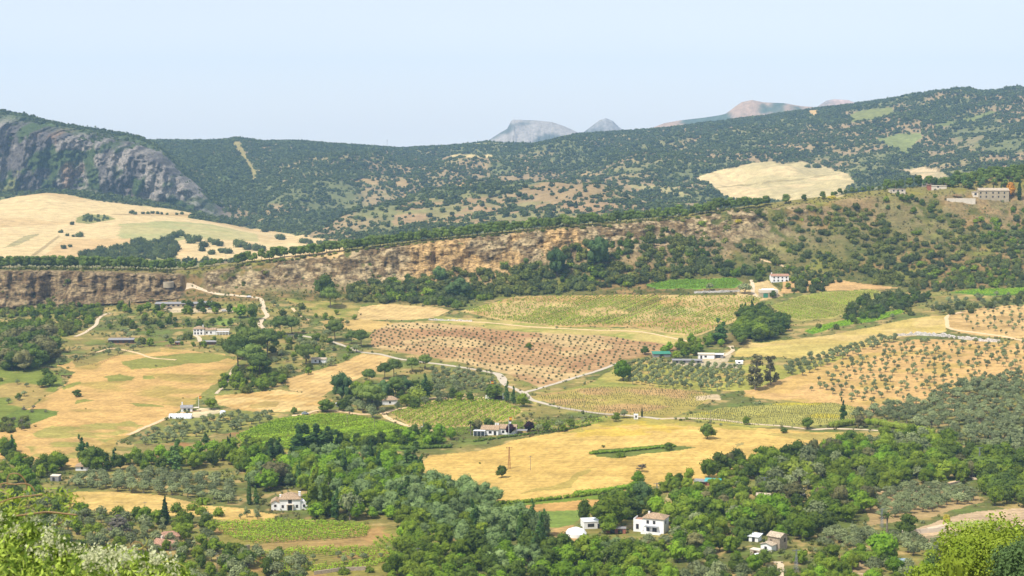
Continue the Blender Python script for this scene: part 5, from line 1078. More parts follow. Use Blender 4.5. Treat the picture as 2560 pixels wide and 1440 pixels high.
R_ += vineyard([(620, 1385), (760, 1370), (960, 1368), (1000, 1385), (930, 1420), (700, 1436), (640, 1405)], 2.8, .2, 1.2, .9, 1.6, 14, .30, 'vine', 'vine row in the lowest vineyard by the bottom edge', 'vine rows of the lowest vineyard', thin=NM(16, .25, .4, 31))
R_ += vineyard([(930, 1345), (985, 1340), (1010, 1365), (940, 1372)], 3.0, 1.9, 1.3, .7, 1.5, 10, .30, 'vine', 'short vine row beside the willows right of the lower vineyard', 'short vine rows by the willows')
R_ += vineyard([(1672, 1240), (1725, 1228), (1728, 1262), (1685, 1265)], 3.2, 1.35, .7, .32, .8, 7, .22, 'vine', 'green vegetable row in the small plot below the teal roofed shed', 'vegetable rows', name='vegetable_row')
print('vine rows', R_)
vineyard([(1335, 990), (1420, 977), (1500, 968), (1640, 970), (1755, 981), (1780, 990), (1740, 1018), (1690, 1038), (1560, 1038), (1470, 1028), (1390, 1013)], 2.2, 2.5, 1.7, .34, .9, 5, .26, 'sap', 'rows of young sunflowers in the field right of the junction', None, asone='sunflower_crop', thin=lambda x, y: .35 + .6 * sstep(.4, .55, fbm(x, y, 28, 2, 67)))
vineyard([(1710, 1042), (1800, 1022), (1950, 1010), (2080, 1007), (2148, 1021), (2160, 1040), (2110, 1056), (1980, 1066), (1880, 1064), (1760, 1051)], 2.0, 2.4, 1.5, .34, .9, 5, .26, 'sap', 'rows of young sunflowers in the field below the bare tan slope', None, asone='sunflower_crop', thin=lambda x, y: .5 + .5 * sstep(.4, .55, fbm(x, y, 28, 2, 68)))
vineyard([(1310, 1075), (1500, 1045), (1560, 1042), (1480, 1062), (1400, 1078)], 2.4, .6, 1.3, .5, 1.1, 6, .28, 'vine', 'low green vines behind the avenue of roadside trees', None, asone='vine_plot')
vineyard([(1060, 1078), (1180, 1066), (1290, 1056), (1420, 1050), (1400, 1062), (1250, 1080), (1080, 1095)], 2.4, .6, 1.2, .6, 1.2, 7, .30, 'vine', 'low green vines between oval vineyard and long white house', None, asone='vine_plot')
vineyard([(2365, 1310), (2440, 1303), (2530, 1308), (2480, 1326), (2380, 1325)], 1.6, .3, 1.0, .7, 1.2, 9, .26, 'vine', 'fresh green vegetable bed beside the pale drive', None, asone='vegetable_bed')
# lime hedge along the white track, green strip hedges
def hedge(pts, w, h, mat, label, step=1.4, per=26, size=.34):
    q = [P(*a) for a in pts]; out = []
    for a, b in zip(q[:-1], q[1:]):
        n = max(2, int((b - a).length / step))
        for i in range(n):
            c = a.lerp(b, i / n); out.append((c.x + rng.normal() * .4, c.y + rng.normal() * .4))
    out = np.array(out); P_ = np.stack([out[:, 0], out[:, 1], ground_z(out[:, 0], out[:, 1])], 1); o0 = P_[len(P_) // 2].copy()
    V, F = clumps(P_ - o0, w, h, per, size, rng)
    iv, if_ = ICO1; m = len(P_); cv = ((P_ - o0)[:, None, :] + np.array([0, 0, h * .42]) + iv[None] * np.array([w * .8, w * .8, h * .46]) * rng.uniform(.8, 1.1, (m, 1, 1))).reshape(-1, 3)
    cf = (np.arange(m)[:, None, None] * len(iv) + if_[None]).reshape(-1, 3)
    me = mesh_np('hedge', np.concatenate([V, cv]), [F, cf + len(V)], LM[mat])
    return tag(link('hedge', me, None, tuple(o0)), label, 'hedge')
hedge([(2078, 1070), (2120, 1064), (2150, 1062)], 2.4, 4.6, 'lime', 'yellow green clipped hedge, left part along the white track')
hedge([(2188, 1062), (2240, 1072), (2300, 1082), (2335, 1088)], 2.6, 4.6, 'lime', 'yellow green clipped hedge, long right part sloping down to the wood')
hedge([(2148, 1060), (2190, 1062)], 2.4, 4.2, 'green', 'darker green piece between the two parts of the clipped hedge')
hedge([(1238, 1261), (1320, 1256), (1430, 1244), (1500, 1236)], 1.3, 1.9, 'green', 'low green hedge under the wheat field, left stretch')
hedge([(1440, 1238), (1510, 1232), (1590, 1218)], 2.2, 2.6, 'bright', 'leafy green hedge under the wheat field, right stretch')
hedge([(1480, 1135), (1560, 1128), (1640, 1120), (1690, 1116)], 2.4, 1.6, 'green', 'green brambles filling the island in the wheat field')
hedge([(1000, 1078 + 45), (1060, 1122), (1130, 1118)], 2.0, 2.2, 'dark', 'dark hedge below the belt left of the long white house')
hedge([(1185, 1104), (1280, 1092), (1400, 1078), (1480, 1062)], 1.2, 1.5, 'dark', 'low dark hedge under the avenue of roadside trees')
# weeds and small bushes that cover the rough ground
def undergrowth():
    tufts = []
    for j in range(3):
        r = np.random.default_rng(900 + j); V, F = clumps(np.zeros((1, 3)), .55, .9, 26, .22, r)
        for mt in ('shrub', 'olive', 'brown'): tufts.append(mesh_np('tuft', V, F, LM[mt]))
    pts = []
    n = 90000
    y = rng.uniform(560, 1560, n); s_ = rng.uniform(-.36, .36, n); x = s_ * y; r_, c_ = locate(x, y); kk = TK[r_, c_]
    fm = FIELD_MASK[r_, c_]
    d = .05 + .5 * sstep(.45, .62, fbm(x, y, 22, 3, 201)); d = np.where((kk > 13.8) & (kk < 16.6), .55, d); d = np.where(rock[r_, c_] > .5, .16, d)
    d = np.where(fm, .0025, d); d = np.where(kk < 8, d * .6, d)
    ok = (rng.random(n) < d) & (kk > 5) & (kk < 17)
    x, y, r_, c_, kk = x[ok], y[ok], r_[ok], c_[ok], kk[ok]
    z = TZ[r_, c_]; Yv = np.where(np.abs(TYf[r_, c_] - y) > 1.5, TYf[r_, c_] - .2, y)
    zz = np.where((kk < 14), ground_z(x, y), z)
    dryn = fbm(x, y, 60, 2, 203)
    for i in range(len(x)):
        q = 1 + 1.3 * rng.random() ** 2; m_ = int(rng.integers(0, 3)) * 3 + (2 if dryn[i] + rng.normal() * .12 > .6 else (1 if rng.random() < .4 else 0))
        pts.append(((x[i], Yv[i], zz[i] - .1), (q, q, q * rng.uniform(.7, 1.2)), rng.uniform(0, 6.28), m_))
    print('tufts', len(pts))
    instancer('undergrowth', pts, tufts, 'weeds, dry grass tufts and tiny bushes over the rough ground', 'undergrowth')
undergrowth()

# ---------------------------------------------------------------- tracks
ROADM = flat_mat('pale_gravel', alb(212, 190, 156), .95, .10, .4)
TARM = flat_mat('pale_concrete', alb(196, 182, 158), .95, .10, .4)
DIRT = flat_mat('dirt', alb(222, 190, 144), .95, .12, .4)
def road(name, pts, w, mat, lift=.22):
    q = [P(*a[:2]) for a in pts]; ws = [a[2] if len(a) > 2 else w for a in pts]
    xy = []; wd = []
    for i in range(len(q) - 1):          # smooth curve through the points
        p0, p1, p2, p3 = q[max(i - 1, 0)], q[i], q[i + 1], q[min(i + 2, len(q) - 1)]
        n = max(2, int((p2 - p1).length / 2.5))
        for k in range(n):
            t = k / n; a = .5 * (2 * p1 + (p2 - p0) * t + (2 * p0 - 5 * p1 + 4 * p2 - p3) * t * t + (3 * p1 - p0 - 3 * p2 + p3) * t ** 3)
            xy.append((a.x, a.y)); wd.append((ws[i] * (1 - t) + ws[i + 1] * t) * .70)
    xy.append((q[-1].x, q[-1].y)); wd.append(ws[-1]); xy = np.array(xy); wd = np.array(wd)
    d = np.gradient(xy, axis=0); d /= np.linalg.norm(d, axis=1)[:, None] + 1e-9; nn = np.stack([-d[:, 1], d[:, 0]], 1)
    cols_ = []
    edge = rng.normal(size=(len(xy), 2)) * .18
    for k, o in enumerate((-.5, -.25, 0, .25, .5)):
        e = xy + nn * (o * wd + (edge[:, 0] if k == 0 else edge[:, 1] if k == 4 else 0))[:, None]
        cols_.append(np.stack([e[:, 0], e[:, 1], ground_z(e[:, 0], e[:, 1]) + lift], 1))
    V = np.stack(cols_, 1); sk = V.copy(); n = len(V)
    left = V[:, :1].copy(); left[:, :, 2] -= lift + .4; right = V[:, -1:].copy(); right[:, :, 2] -= lift + .4
    V = np.concatenate([left, V, right], 1).reshape(-1, 3)
    a = (np.arange(n - 1)[:, None] * 7 + np.arange(6)).ravel()
    me = mesh_np(name, V, np.stack([a, a + 7, a + 8, a + 1], 1), mat, smooth=False)
    return tag(link(name, me), kind='structure')
road('road', [(458, 700), (448, 708), (446, 713), (470, 716), (500, 722), (545, 735), (580, 738), (618, 742), (648, 746), (656, 756), (660, 775), (668, 790), (655, 800), (650, 812), (662, 822), (676, 830)], 5.2, ROADM)
road('road', [(650, 826), (640, 832), (628, 838)], 5, ROADM)
road('road', [(676, 830), (700, 836), (740, 838), (780, 844), (820, 852), (870, 868), (900, 880), (950, 886), (1000, 898), (1060, 906), (1150, 918), (1220, 930), (1245, 936, 7), (1256, 948, 9), (1262, 962), (1290, 974), (1310, 984, 7), (1330, 1000), (1380, 1014), (1430, 1024), (1500, 1034), (1560, 1038), (1620, 1044), (1650, 1048)], 4.4, TARM)
road('road', [(1310, 982, 6), (1360, 968), (1420, 950), (1480, 932), (1520, 918), (1545, 908)], 4.2, TARM)
road('path', [(1650, 1048), (1720, 1046), (1800, 1050), (1880, 1060), (1960, 1066), (2030, 1074), (2080, 1072), (2150, 1074), (2210, 1078)], 3.6, ROADM)
road('path', [(1095, 990 + 90), (1060, 1074), (1010, 1062), (975, 1048), (960, 1038), (975, 1028), (1020, 1018), (1050, 1004), (1080, 996), (1150, 996), (1220, 994)], 4.2, DIRT)
road('path', [(965, 1034), (900, 1036), (860, 1030), (800, 1026), (760, 1036), (730, 1040)], 4.0, DIRT)
road('path', [(320, 1088), (380, 1062), (430, 1040), (470, 1030), (520, 1026)], 3.6, DIRT)
road('path', [(188, 842), (215, 830), (240, 812), (244, 800), (258, 788), (275, 783)], 4.0, ROADM)
road('path', [(240, 882), (280, 872), (340, 882), (380, 895), (440, 900)], 3.2, DIRT)
road('path', [(486, 838), (498, 845), (500, 855)], 4.5, ROADM)
road('path', [(576, 945), (585, 925), (595, 915)], 5.5, ROADM)
road('path', [(540, 985), (560, 965), (576, 945)], 3.0, ROADM)
road('path', [(730, 770), (745, 785), (770, 800)], 3.5, DIRT)
road('path', [(1620, 605), (1700, 614), (1760, 624), (1860, 636), (1920, 654), (1960, 666), (2000, 680)], 3.4, DIRT, .35)
road('path', [(1878, 700), (1882, 715), (1884, 735), (1900, 745)], 4.5, ROADM)
road('path', [(2408, 780), (2370, 790), (2368, 805), (2376, 822), (2440, 832), (2500, 840), (2560, 852), (2620, 860)], 4.4, DIRT)
road('path', [(1100, 800), (1200, 806), (1300, 815), (1450, 824), (1600, 830), (1680, 845), (1740, 858)], 3.2, DIRT)
road('path', [(1790, 900), (1820, 885), (1832, 875), (1826, 865)], 4.2, ROADM)
road('path', [(2330, 1100), (2350, 1118), (2372, 1132), (2410, 1140)], 3.4, ROADM)
road('path', [(2400, 1150), (2425, 1165), (2430, 1190), (2440, 1200)], 4.5, ROADM)
road('path', [(2190, 1232), (2260, 1222), (2340, 1215), (2400, 1200)], 2.6, DIRT)
road('path', [(2320, 1322), (2380, 1310), (2440, 1308), (2520, 1310), (2600, 1312)], 3.8, ROADM)
road('path', [(1948, 1445), (1952, 1420), (1945, 1405)], 4.2, ROADM)
road('path', [(1480, 562), (1492, 570), (1505, 572)], 3.5, ROADM, .5)
road('path', [(2030, 1425), (2160, 1436), (2260, 1450)], 1.6, ROADM)
# ---------------------------------------------------------------- buildings
WHITE = flat_mat('lime_wash', (.84, .83, .80), .9, .05, .8)
STONE = flat_mat('rubble_stone', (.36, .29, .21), .95, .35, 1.6)
OCHRE = flat_mat('ochre_plaster', (.40, .33, .22), .95, .15, .6)
WOOD = flat_mat('dark_timber', (.085, .045, .028), .8, .25, 2)
GLASS = flat_mat('dark_glass', (.035, .045, .055), .15, .1, 1, .6)
METAL = flat_mat('grey_metal', (.30, .31, .32), .5, .1, 1, .4, .6)
RUST = flat_mat('rusted_steel', (.30, .13, .06), .8, .2, 2)
GREENM = flat_mat('green_sheet', (.05, .22, .14), .6, .1, 1)
TEAL = flat_mat('teal_sheet', (.09, .38, .34), .5, .08, 1)
SLATE = flat_mat('grey_sheet', (.26, .25, .24), .8, .15, 1)
CREAM = flat_mat('cream_render', (.66, .57, .44), .9, .08, .6)
PLASTIC = flat_mat('white_sheeting', (.78, .80, .82), .35, .05, .5, .4)
BRICK = flat_mat('red_brick', (.34, .13, .08), .9, .2, 2)
BLUEP = flat_mat('pool_blue', (.30, .42, .46), .2, .05, 1, .5)
FLAGR = flat_mat('flag_red', (.50, .03, .03), .8, .02, 1); FLAGY = flat_mat('flag_yellow', (.75, .48, .03), .8, .02, 1)
PAINTW = flat_mat('car_white', (.78, .78, .78), .3, .02, 1, .5); PAINTS = flat_mat('car_silver', (.32, .36, .40), .3, .02, 1, .5); TYRE = flat_mat('tyre', (.02, .02, .02), .8, .1, 3); PAINTD = flat_mat('car_dark', (.03, .035, .05), .3, .02, 1, .5)
HORSE = flat_mat('brown_coat', (.10, .045, .022), .7, .25, 2); REDC = flat_mat('red_cloth', (.35, .05, .03), .8, .1, 2)
def tile_mat(name, c):
    m, n, l, b = new_mat(name, .95, .1)
    tc = n.new('ShaderNodeTexCoord'); uvx = n.new('ShaderNodeSeparateXYZ'); l.new(tc.outputs['Object'], uvx.inputs[0])
    t = n.new('ShaderNodeTexNoise'); t.inputs['Scale'].default_value = 2.6; t.inputs['Detail'].default_value = 5; l.new(tc.outputs['Object'], t.inputs[0])
    w = n.new('ShaderNodeMath'); w.operation = 'SINE'; mu = n.new('ShaderNodeMath'); mu.operation = 'MULTIPLY'; mu.inputs[1].default_value = 18
    l.new(uvx.outputs[0], mu.inputs[0]); l.new(mu.outputs[0], w.inputs[0])
    bp = n.new('ShaderNodeBump'); bp.inputs['Strength'].default_value = .7; bp.inputs['Distance'].default_value = .08; l.new(w.outputs[0], bp.inputs['Height']); l.new(bp.outputs[0], b.inputs['Normal'])
    cr = n.new('ShaderNodeValToRGB'); cr.color_ramp.elements[0].position = .35; cr.color_ramp.elements[1].position = .68
    cr.color_ramp.elements[0].color = (*[x * .55 for x in c], 1); cr.color_ramp.elements[1].color = (*[min(.8, x * 1.35) for x in c], 1)
    l.new(t.outputs[0], cr.inputs[0]); l.new(cr.outputs[0], b.inputs['Base Color'])
    return m
TILE = tile_mat('clay_tiles', (.44, .31, .19)); TILEP = tile_mat('pale_clay_tiles', (.54, .44, .31)); TILER = tile_mat('red_clay_tiles', (.46, .26, .17))
def box(x0, x1, y0, y1, z0, z1):
    V = np.array([(x, y, z) for x in (x0, x1) for y in (y0, y1) for z in (z0, z1)], float)
    return V, np.array([(0, 1, 3, 2), (4, 6, 7, 5), (0, 4, 5, 1), (2, 3, 7, 6), (0, 2, 6, 4), (1, 5, 7, 3)])
def part(name, parts, mat, parent, label=None):
    V, F = join(parts)
    o = link(name, mesh_np(name, V, F, mat), parent)
    if label: o['label'] = label
    return o
def roof_mesh(kind, x0, x1, y0, y1, z, rh, ov=.45, th=.18, axis='x'):
    x0 -= ov; x1 += ov; y0 -= ov; y1 += ov; cx, cy = (x0 + x1) / 2, (y0 + y1) / 2
    if kind == 'flat': return [box(x0, x1, y0, y1, z, z + .25)]
    if kind == 'hip':
        L_ = min(x1 - x0, y1 - y0) / 2
        if x1 - x0 >= y1 - y0: r = [(x0 + L_ * .9, cy), (x1 - L_ * .9, cy)]
        else: r = [(cx, y0 + L_ * .9), (cx, y1 - L_ * .9)]
        base = [(x0, y0, z), (x1, y0, z), (x1, y1, z), (x0, y1, z)]; top = [(a, b, z + rh) for a, b in r]
        V = [(a, b, c - th) for a, b, c in base] + base + top
        if x1 - x0 >= y1 - y0: F4 = [(4, 5, 9, 8), (6, 7, 8, 9)]; T = [(5, 6, 9), (7, 4, 8)]
        else: F4 = [(5, 6, 9, 8), (7, 4, 8, 9)]; T = [(4, 5, 8), (6, 7, 9)]
        F = F4 + [(a, b, c, c) for a, b, c in T] + [(0, 1, 5, 4), (1, 2, 6, 5), (2, 3, 7, 6), (3, 0, 4, 7), (3, 2, 1, 0)]
        F = [f for f in F]
        return [(np.array(V, float), F)]
    if kind == 'gable':
        if axis == 'x': pr = [(y0, z), (cy, z + rh), (y1, z), (y1, z - th), (cy, z + rh - th), (y0, z - th)]; V = [(x, a, b) for x in (x0, x1) for a, b in pr]
        else: pr = [(x0, z), (cx, z + rh), (x1, z), (x1, z - th), (cx, z + rh - th), (x0, z - th)]; V = [(a, y, b) for y in (y0, y1) for a, b in pr]
        F = [(i, (i + 1) % 6, (i + 1) % 6 + 6, i + 6) for i in range(6)] + [(0, 1, 4, 5), (1, 2, 3, 4), (6, 7, 10, 11), (7, 8, 9, 10)]
        return [(np.array(V, float), F)]
    if kind == 'shed':      # low at the front, high at the back
        V = [(x0, y0, z - th), (x1, y0, z - th), (x1, y1, z + rh - th), (x0, y1, z + rh - th), (x0, y0, z), (x1, y0, z), (x1, y1, z + rh), (x0, y1, z + rh)]
        return [(np.array(V, float), [(3, 2, 1, 0), (4, 5, 6, 7), (0, 1, 5, 4), (1, 2, 6, 5), (2, 3, 7, 6), (3, 0, 4, 7)])]
def poly_mesh(name, parts, mat):
    me = bpy.data.meshes.new(name); V = []; F = []
    for v, f in parts:
        n = len(V); V += [tuple(q) for q in v]; F += [tuple(dict.fromkeys(int(i) + n for i in q)) for q in f]
    me.from_pydata(V, [], F); me.materials.append(mat); me.update(); return me
def wing(root, x0, x1, y0, y1, h, kind, rh, wmat, rmat, axis='x', z0=-1.5, ov=.45, wlab=None):
    pr = [box(x0, x1, y0, y1, z0, h)]
    if kind == 'gable':
        cx, cy = (x0 + x1) / 2, (y0 + y1) / 2; d = .02
        if axis == 'x': V = [(x, a, b) for x in (x0 + d, x1 - d) for a, b in ((y0 + d, h - .05), (cy, h + rh - .22), (y1 - d, h - .05))]
        else: V = [(a, y, b) for y in (y0 + d, y1 - d) for a, b in ((x0 + d, h - .05), (cx, h + rh - .22), (x1 - d, h - .05))]
        pr.append((np.array(V, float), [(0, 1, 2), (3, 5, 4), (0, 3, 4, 1), (1, 4, 5, 2), (0, 2, 5, 3)]))
    if kind == 'shed':
        V = [(x0 + .02, y0 + .02, h - .03), (x1 - .02, y0 + .02, h - .03), (x1 - .02, y1 - .02, h - .03), (x0 + .02, y1 - .02, h - .03), (x0 + .02, y1 - .02, h + rh - .2), (x1 - .02, y1 - .02, h + rh - .2)]
        pr.append((np.array(V, float), [(0, 1, 2, 3), (0, 4, 5, 1), (0, 3, 4), (1, 5, 2), (2, 5, 4, 3)]))
    link('wall', poly_mesh('wall', pr, wmat), root)
    if kind: return link('roof', poly_mesh('roof', roof_mesh(kind, x0, x1, y0, y1, h, rh, ov, .18, axis), rmat), root)
def opening(root, name, x, y, z, w, h, side='front', frame=WOOD, pane=GLASS, sill=False):
    """window or door on the front (-y) or right (+x) or left (-x) wall; y or x is the wall face"""
    t = .10; d = .09
    def pl(a0, a1, z0, z1, e0, e1):
        if side == 'front': return box(x + a0, x + a1, y - e1, y - e0, z0, z1)
        if side == 'right': return box(y + e0, y + e1, x + a0, x + a1, z0, z1)
        return box(y - e1, y - e0, x + a0, x + a1, z0, z1)
    o = part(name, [pl(-w / 2, w / 2, z, z + h, .004, .04)], pane, root)
    part('frame', [pl(-w / 2 - t, -w / 2, z - t, z + h + t, .003, d), pl(w / 2, w / 2 + t, z - t, z + h + t, .003, d), pl(-w / 2, w / 2, z + h, z + h + t, .003, d), pl(-w / 2, w / 2, z - t, z, .003, d), pl(-.04, .04, z, z + h, .042, d - .01)], frame, o)
    return o
def chimney(roof, x, y, z, w=.7, h=1.6, mat=WHITE):
    return part('chimney', [box(x - w / 2, x + w / 2, y - w / 2, y + w / 2, z, z + h), box(x - w / 2 - .1, x + w / 2 + .1, y - w / 2 - .1, y + w / 2 + .1, z + h + .003, z + h + .15)], mat, roof)
def site(name, u, v, yaw=0.0, label='', cat='house', dz=0.0, ymin=300, group=None):
    p_ = P(u, v, ymin); o = empty(name, (p_.x, p_.y, p_.z + dz), yaw); tag(o, label, cat, group); return o, math.hypot(p_.x, p_.y) / FPX
# 1 the big white farmhouse by the lower vineyard
o, k = site('farmhouse', 718, 1276, R(4), 'big white farmhouse with hipped tile roof and balcony door, beside tall pale poplars')
r_ = wing(o, -3.6, 6.0, 0, 8, 5.2, 'hip', 2.4, WHITE, TILE)
wing(o, -7.2, -3.6, .35, 7.4, 3.6, 'gable', 1.3, WHITE, TILE, 'y'); wing(o, 6.0, 9.6, .4, 6, 3.9, 'flat', 0, WHITE, WHITE, ov=.05)
chimney(r_, 5.4, 4, 5.6, 1.0, 2.0); chimney(r_, -3.2, 3, 5.6, .7, 1.0)
opening(o, 'door', 1.3, 0, .05, 1.7, 2.4); opening(o, 'window', 1.3, 0, 3.3, 1.5, 1.6)
for x in (-2.0, 4.4): opening(o, 'window', x, 0, 1.3, .8, 1.1)
opening(o, 'window', 7.6, .4, 1.4, .8, 1.1); opening(o, 'window', -5.4, .35, 1.7, .9, .9)
part('porch', [box(-.2, .2, -1.0, -.05, 0, 2.7), box(2.4, 2.8, -1.0, -.05, 0, 2.7), box(-.3, 2.9, -1.1, -.05, 2.7, 2.95)], CREAM, o)
# 2 the white two storey house with terrace
o, k = site('terrace_house', 1618, 1332, R(-22), 'white two storey house with hipped tile roof and balcony, in front of tall trees')
r_ = wing(o, -2.0, 7.2, 0, 7.5, 6.4, 'hip', 1.7, WHITE, TILE)
part('annexe', [box(-6.4, -2.0, .8, 6.5, -2.5, 4.6)], WHITE, o); part('annexe_roof', [box(-6.3, -2.2, 3.2, 6.4, 4.604, 4.78)], TILER, o)
part('parapet', [box(-6.4, -2.0, .8, 1.0, 4.604, 5.2), box(-6.4, -6.2, 1.0, 6.5, 4.604, 5.5)], WHITE, o)
for x in (.2, 3.0): opening(o, 'window', x, 0, 4.1, .9, 1.2)
opening(o, 'door', .3, 0, .8, 1.2, 2.1); opening(o, 'door', 3.2, 0, .8, 1.6, 2.1); opening(o, 'window', -4.6, .8, 1.2, 1.0, 1.9); opening(o, 'window', 3.0, 7.2, 3.9, 1.0, 1.3, 'right')
part('terrace', [box(-1.9, 6.4, -3.0, -.004, -3, .5), box(-1.9, 6.4, -3.0, -2.85, .504, 1.3), box(-1.9, -1.75, -2.85, -.01, .504, 1.3)], WHITE, o)
part('awning', [box(-.8, 5.0, -2.4, -.01, 3.05, 3.13), box(-.8, -.7, -2.4, -2.3, .5, 3.04), box(4.9, 5.0, -2.4, -2.3, .5, 3.04), box(2.0, 2.1, -2.4, -2.3, .5, 3.04)], METAL, o)
chimney(r_, -.9, 5.5, 6.6, .6, 1.2)
# 3 the square stone house
o, k = site('stone_house', 1943, 1372, R(-40), 'square rubble stone house with pale gabled roof and one side window')
r_ = wing(o, -2.8, 2.8, -2.8, 3.0, 5.6, 'gable', 1.3, STONE, TILEP, 'x'); opening(o, 'window', 1.0, 2.8, 3.2, 1.0, 1.4, 'right')
opening(o, 'window', -1.2, -2.8, 3.2, .7, .8)
o, k = site('annexe_house', 1925, 1376, R(-40), 'low white annexe with grey lean-to roof left of the stone house')
wing(o, -2.8, 2.2, -2.5, 3.5, 2.8, 'gable', .9, WHITE, TILEP, 'y'); opening(o, 'window', -.5, -2.5, .9, .9, 1.0)
o, k = site('shed', 1888, 1352, R(-30), 'small shed with pale blue sheet roof left of the stone house', 'shed')
wing(o, -2.0, 2.0, -2, 2, 2.3, 'shed', .6, WHITE, PLASTIC); opening(o, 'door', 0, -2, 0, 1, 1.9)
o, k = site('shed', 1892, 1388, R(-35), 'brown timber hut with plank door on the white yard', 'shed'); wing(o, -2.2, 2.2, -1.5, 1.5, 2.3, 'flat', 0, OCHRE, CREAM, ov=.15); opening(o, 'door', 0, -1.5, 0, 1.1, 1.9, pane=WOOD)
# 4 the long white house above the wheat field
o, k = site('long_house', 1232, 1088, R(-8), 'long low white house with clay roofs, glazed veranda and white chimneys')
r_ = wing(o, -6.5, 3.0, 0, 7, 3.2, 'gable', 1.9, WHITE, TILE); r2 = wing(o, 3.0, 12.5, 2.0, 9, 3.6, 'gable', 1.9, WHITE, TILE)
chimney(r_, 1.0, 4.5, 4.4, .8, 1.5); chimney(r_, 2.3, 4.5, 4.4, .8, 1.5); chimney(r2, 9, 6, 4.8, .9, 1.6)
part('veranda', [box(-10.5, -4.0, -3.2, -.02, 2.7, 2.85), box(-10.4, -10.2, -3.1, -2.9, -1, 2.7), box(-8.4, -8.25, -3.1, -2.9, -1, 2.7), box(-6.3, -6.15, -3.1, -2.9, -1, 2.7), box(-4.2, -4.05, -3.1, -2.9, -1, 2.7), box(-10.5, -6.52, -.02, 5.0, 2.7, 2.85)], WHITE, o)
part('glazing', [box(-10.2, -4.2, -3.03, -2.98, .1, 2.6)], GLASS, o)
opening(o, 'window', -1.5, 0, 1.0, 1.4, 1.2); opening(o, 'door', 1.2, 0, 0, 1.2, 2.2); opening(o, 'window', 5.5, 2.0, 1.1, 1.2, 1.2); opening(o, 'window', 9.5, 2.0, 1.1, 1.2, 1.2)
o, k = site('carport', 1305, 1086, R(-5), 'open dark carport between purple tree and white flagpole', 'carport')
part('canopy', [box(-3, 3, -2.4, 2.4, 2.4, 2.55)], SLATE, o)
for x in (-2.8, 2.7):
    for y in (-2.2, 2.1): part('post', [box(x, x + .12, y, y + .12, -.5, 2.4)], METAL, o)
# 5 white country house on the left
o, k = site('country_house', 512, 838, R(6), 'white country house with tiled roof and long lower wing, behind a palm')
r_ = wing(o, -8.5, -.5, 0, 7.5, 5.0, 'hip', 1.7, WHITE, TILE); wing(o, -.5, 8.0, 1.0, 7.5, 3.9, 'gable', 1.3, WHITE, TILE); wing(o, 8.0, 18.0, 1.5, 7.0, 3.2, 'gable', 1.2, WHITE, TILEP)
for x in (-7.2, -5.0, -2.6): opening(o, 'window', x, 0, 3.2, .8, 1.0); opening(o, 'window', x, 0, .8, .9, 1.4)
for x in (1.5, 4.5): opening(o, 'window', x, 1.0, 1.2, .9, 1.2)
part('arcade', [box(8.6 + i * 2.2, 9.0 + i * 2.2, -1.0, -.7, -.5, 2.4) for i in range(5)] + [box(8.4, 18, -1.1, 1.4, 2.404, 2.6)], WHITE, o)
chimney(r_, -1.5, 4, 5.6)
# 6 restaurant building and yard
o, k = site('long_building', 492, 768, R(2), 'long low dark roofed building with shaded brick bay, under the cliff', 'building')
wing(o, -34, 2, 0, 7, 2.9, 'shed', .9, OCHRE, SLATE); wing(o, 2, 11, -1.5, 7, 3.4, 'shed', .8, BRICK, SLATE)
for x in range(-31, 1, 4): opening(o, 'window', x, 0, .9, 1.6, 1.2)
opening(o, 'door', 5.0, -1.5, 0, 2.6, 2.6); opening(o, 'window', 8.5, -1.5, 1.0, 1.6, 1.3)
o, k = site('stable', 302, 858, R(3), 'long low riding stable with pale sheet roof by the sand yard', 'stable')
wing(o, -9, 9, 0, 5, 2.5, 'shed', .8, WOOD, SLATE)
for x in (-6, -2, 2, 6): opening(o, 'door', x, 0, 0, 1.4, 1.9, pane=GLASS)
o, k = site('shed', 524, 862, R(0), 'half buried grey roofed shelter below the country house', 'shed'); wing(o, -5, 5, 0, 4, 2.2, 'shed', .6, WOOD, SLATE); opening(o, 'door', 0, 0, 0, 1.4, 1.8)
o, k = site('shed', 443, 862, R(0), 'tiny red field shelter at the end of the riding yard', 'shed'); wing(o, -1.6, 1.6, 0, 2.2, 2.0, 'shed', .3, BRICK, SLATE); opening(o, 'door', 0, 0, 0, .9, 1.6)
# 7 workshop with green door, house above
o, k = site('workshop', 1923, 744, R(2), 'cream flat roofed workshop with a big green door at the head of the vineyards', 'workshop')
part('wall', [box(-7.2, 7.2, 0, 9, -1.5, 3.9)], OCHRE, o); part('roof', [box(-7.4, 7.4, -.15, 9.2, 3.904, 6.2)], CREAM, o); opening(o, 'door', -3.0, 0, 0, 3.6, 3.4, frame=GREENM, pane=GREENM)
part('roof_panel', [box(-5, 5, 2, 8.5, 6.204, 6.8)], PLASTIC, o)
o, k = site('upper_house', 1950, 705, R(2), 'pale two storey house with reddish roof above the green door workshop')
r_ = wing(o, -7.5, 7.5, 0, 8, 5.2, 'gable', 1.5, WHITE, TILER); chimney(r_, -6.5, 4, 6.0)
for x in (-5, -1.5, 2, 5.5): opening(o, 'window', x, 0, 3.2, 1, 1.2); opening(o, 'window', x, 0, .6, 1, 1.3)
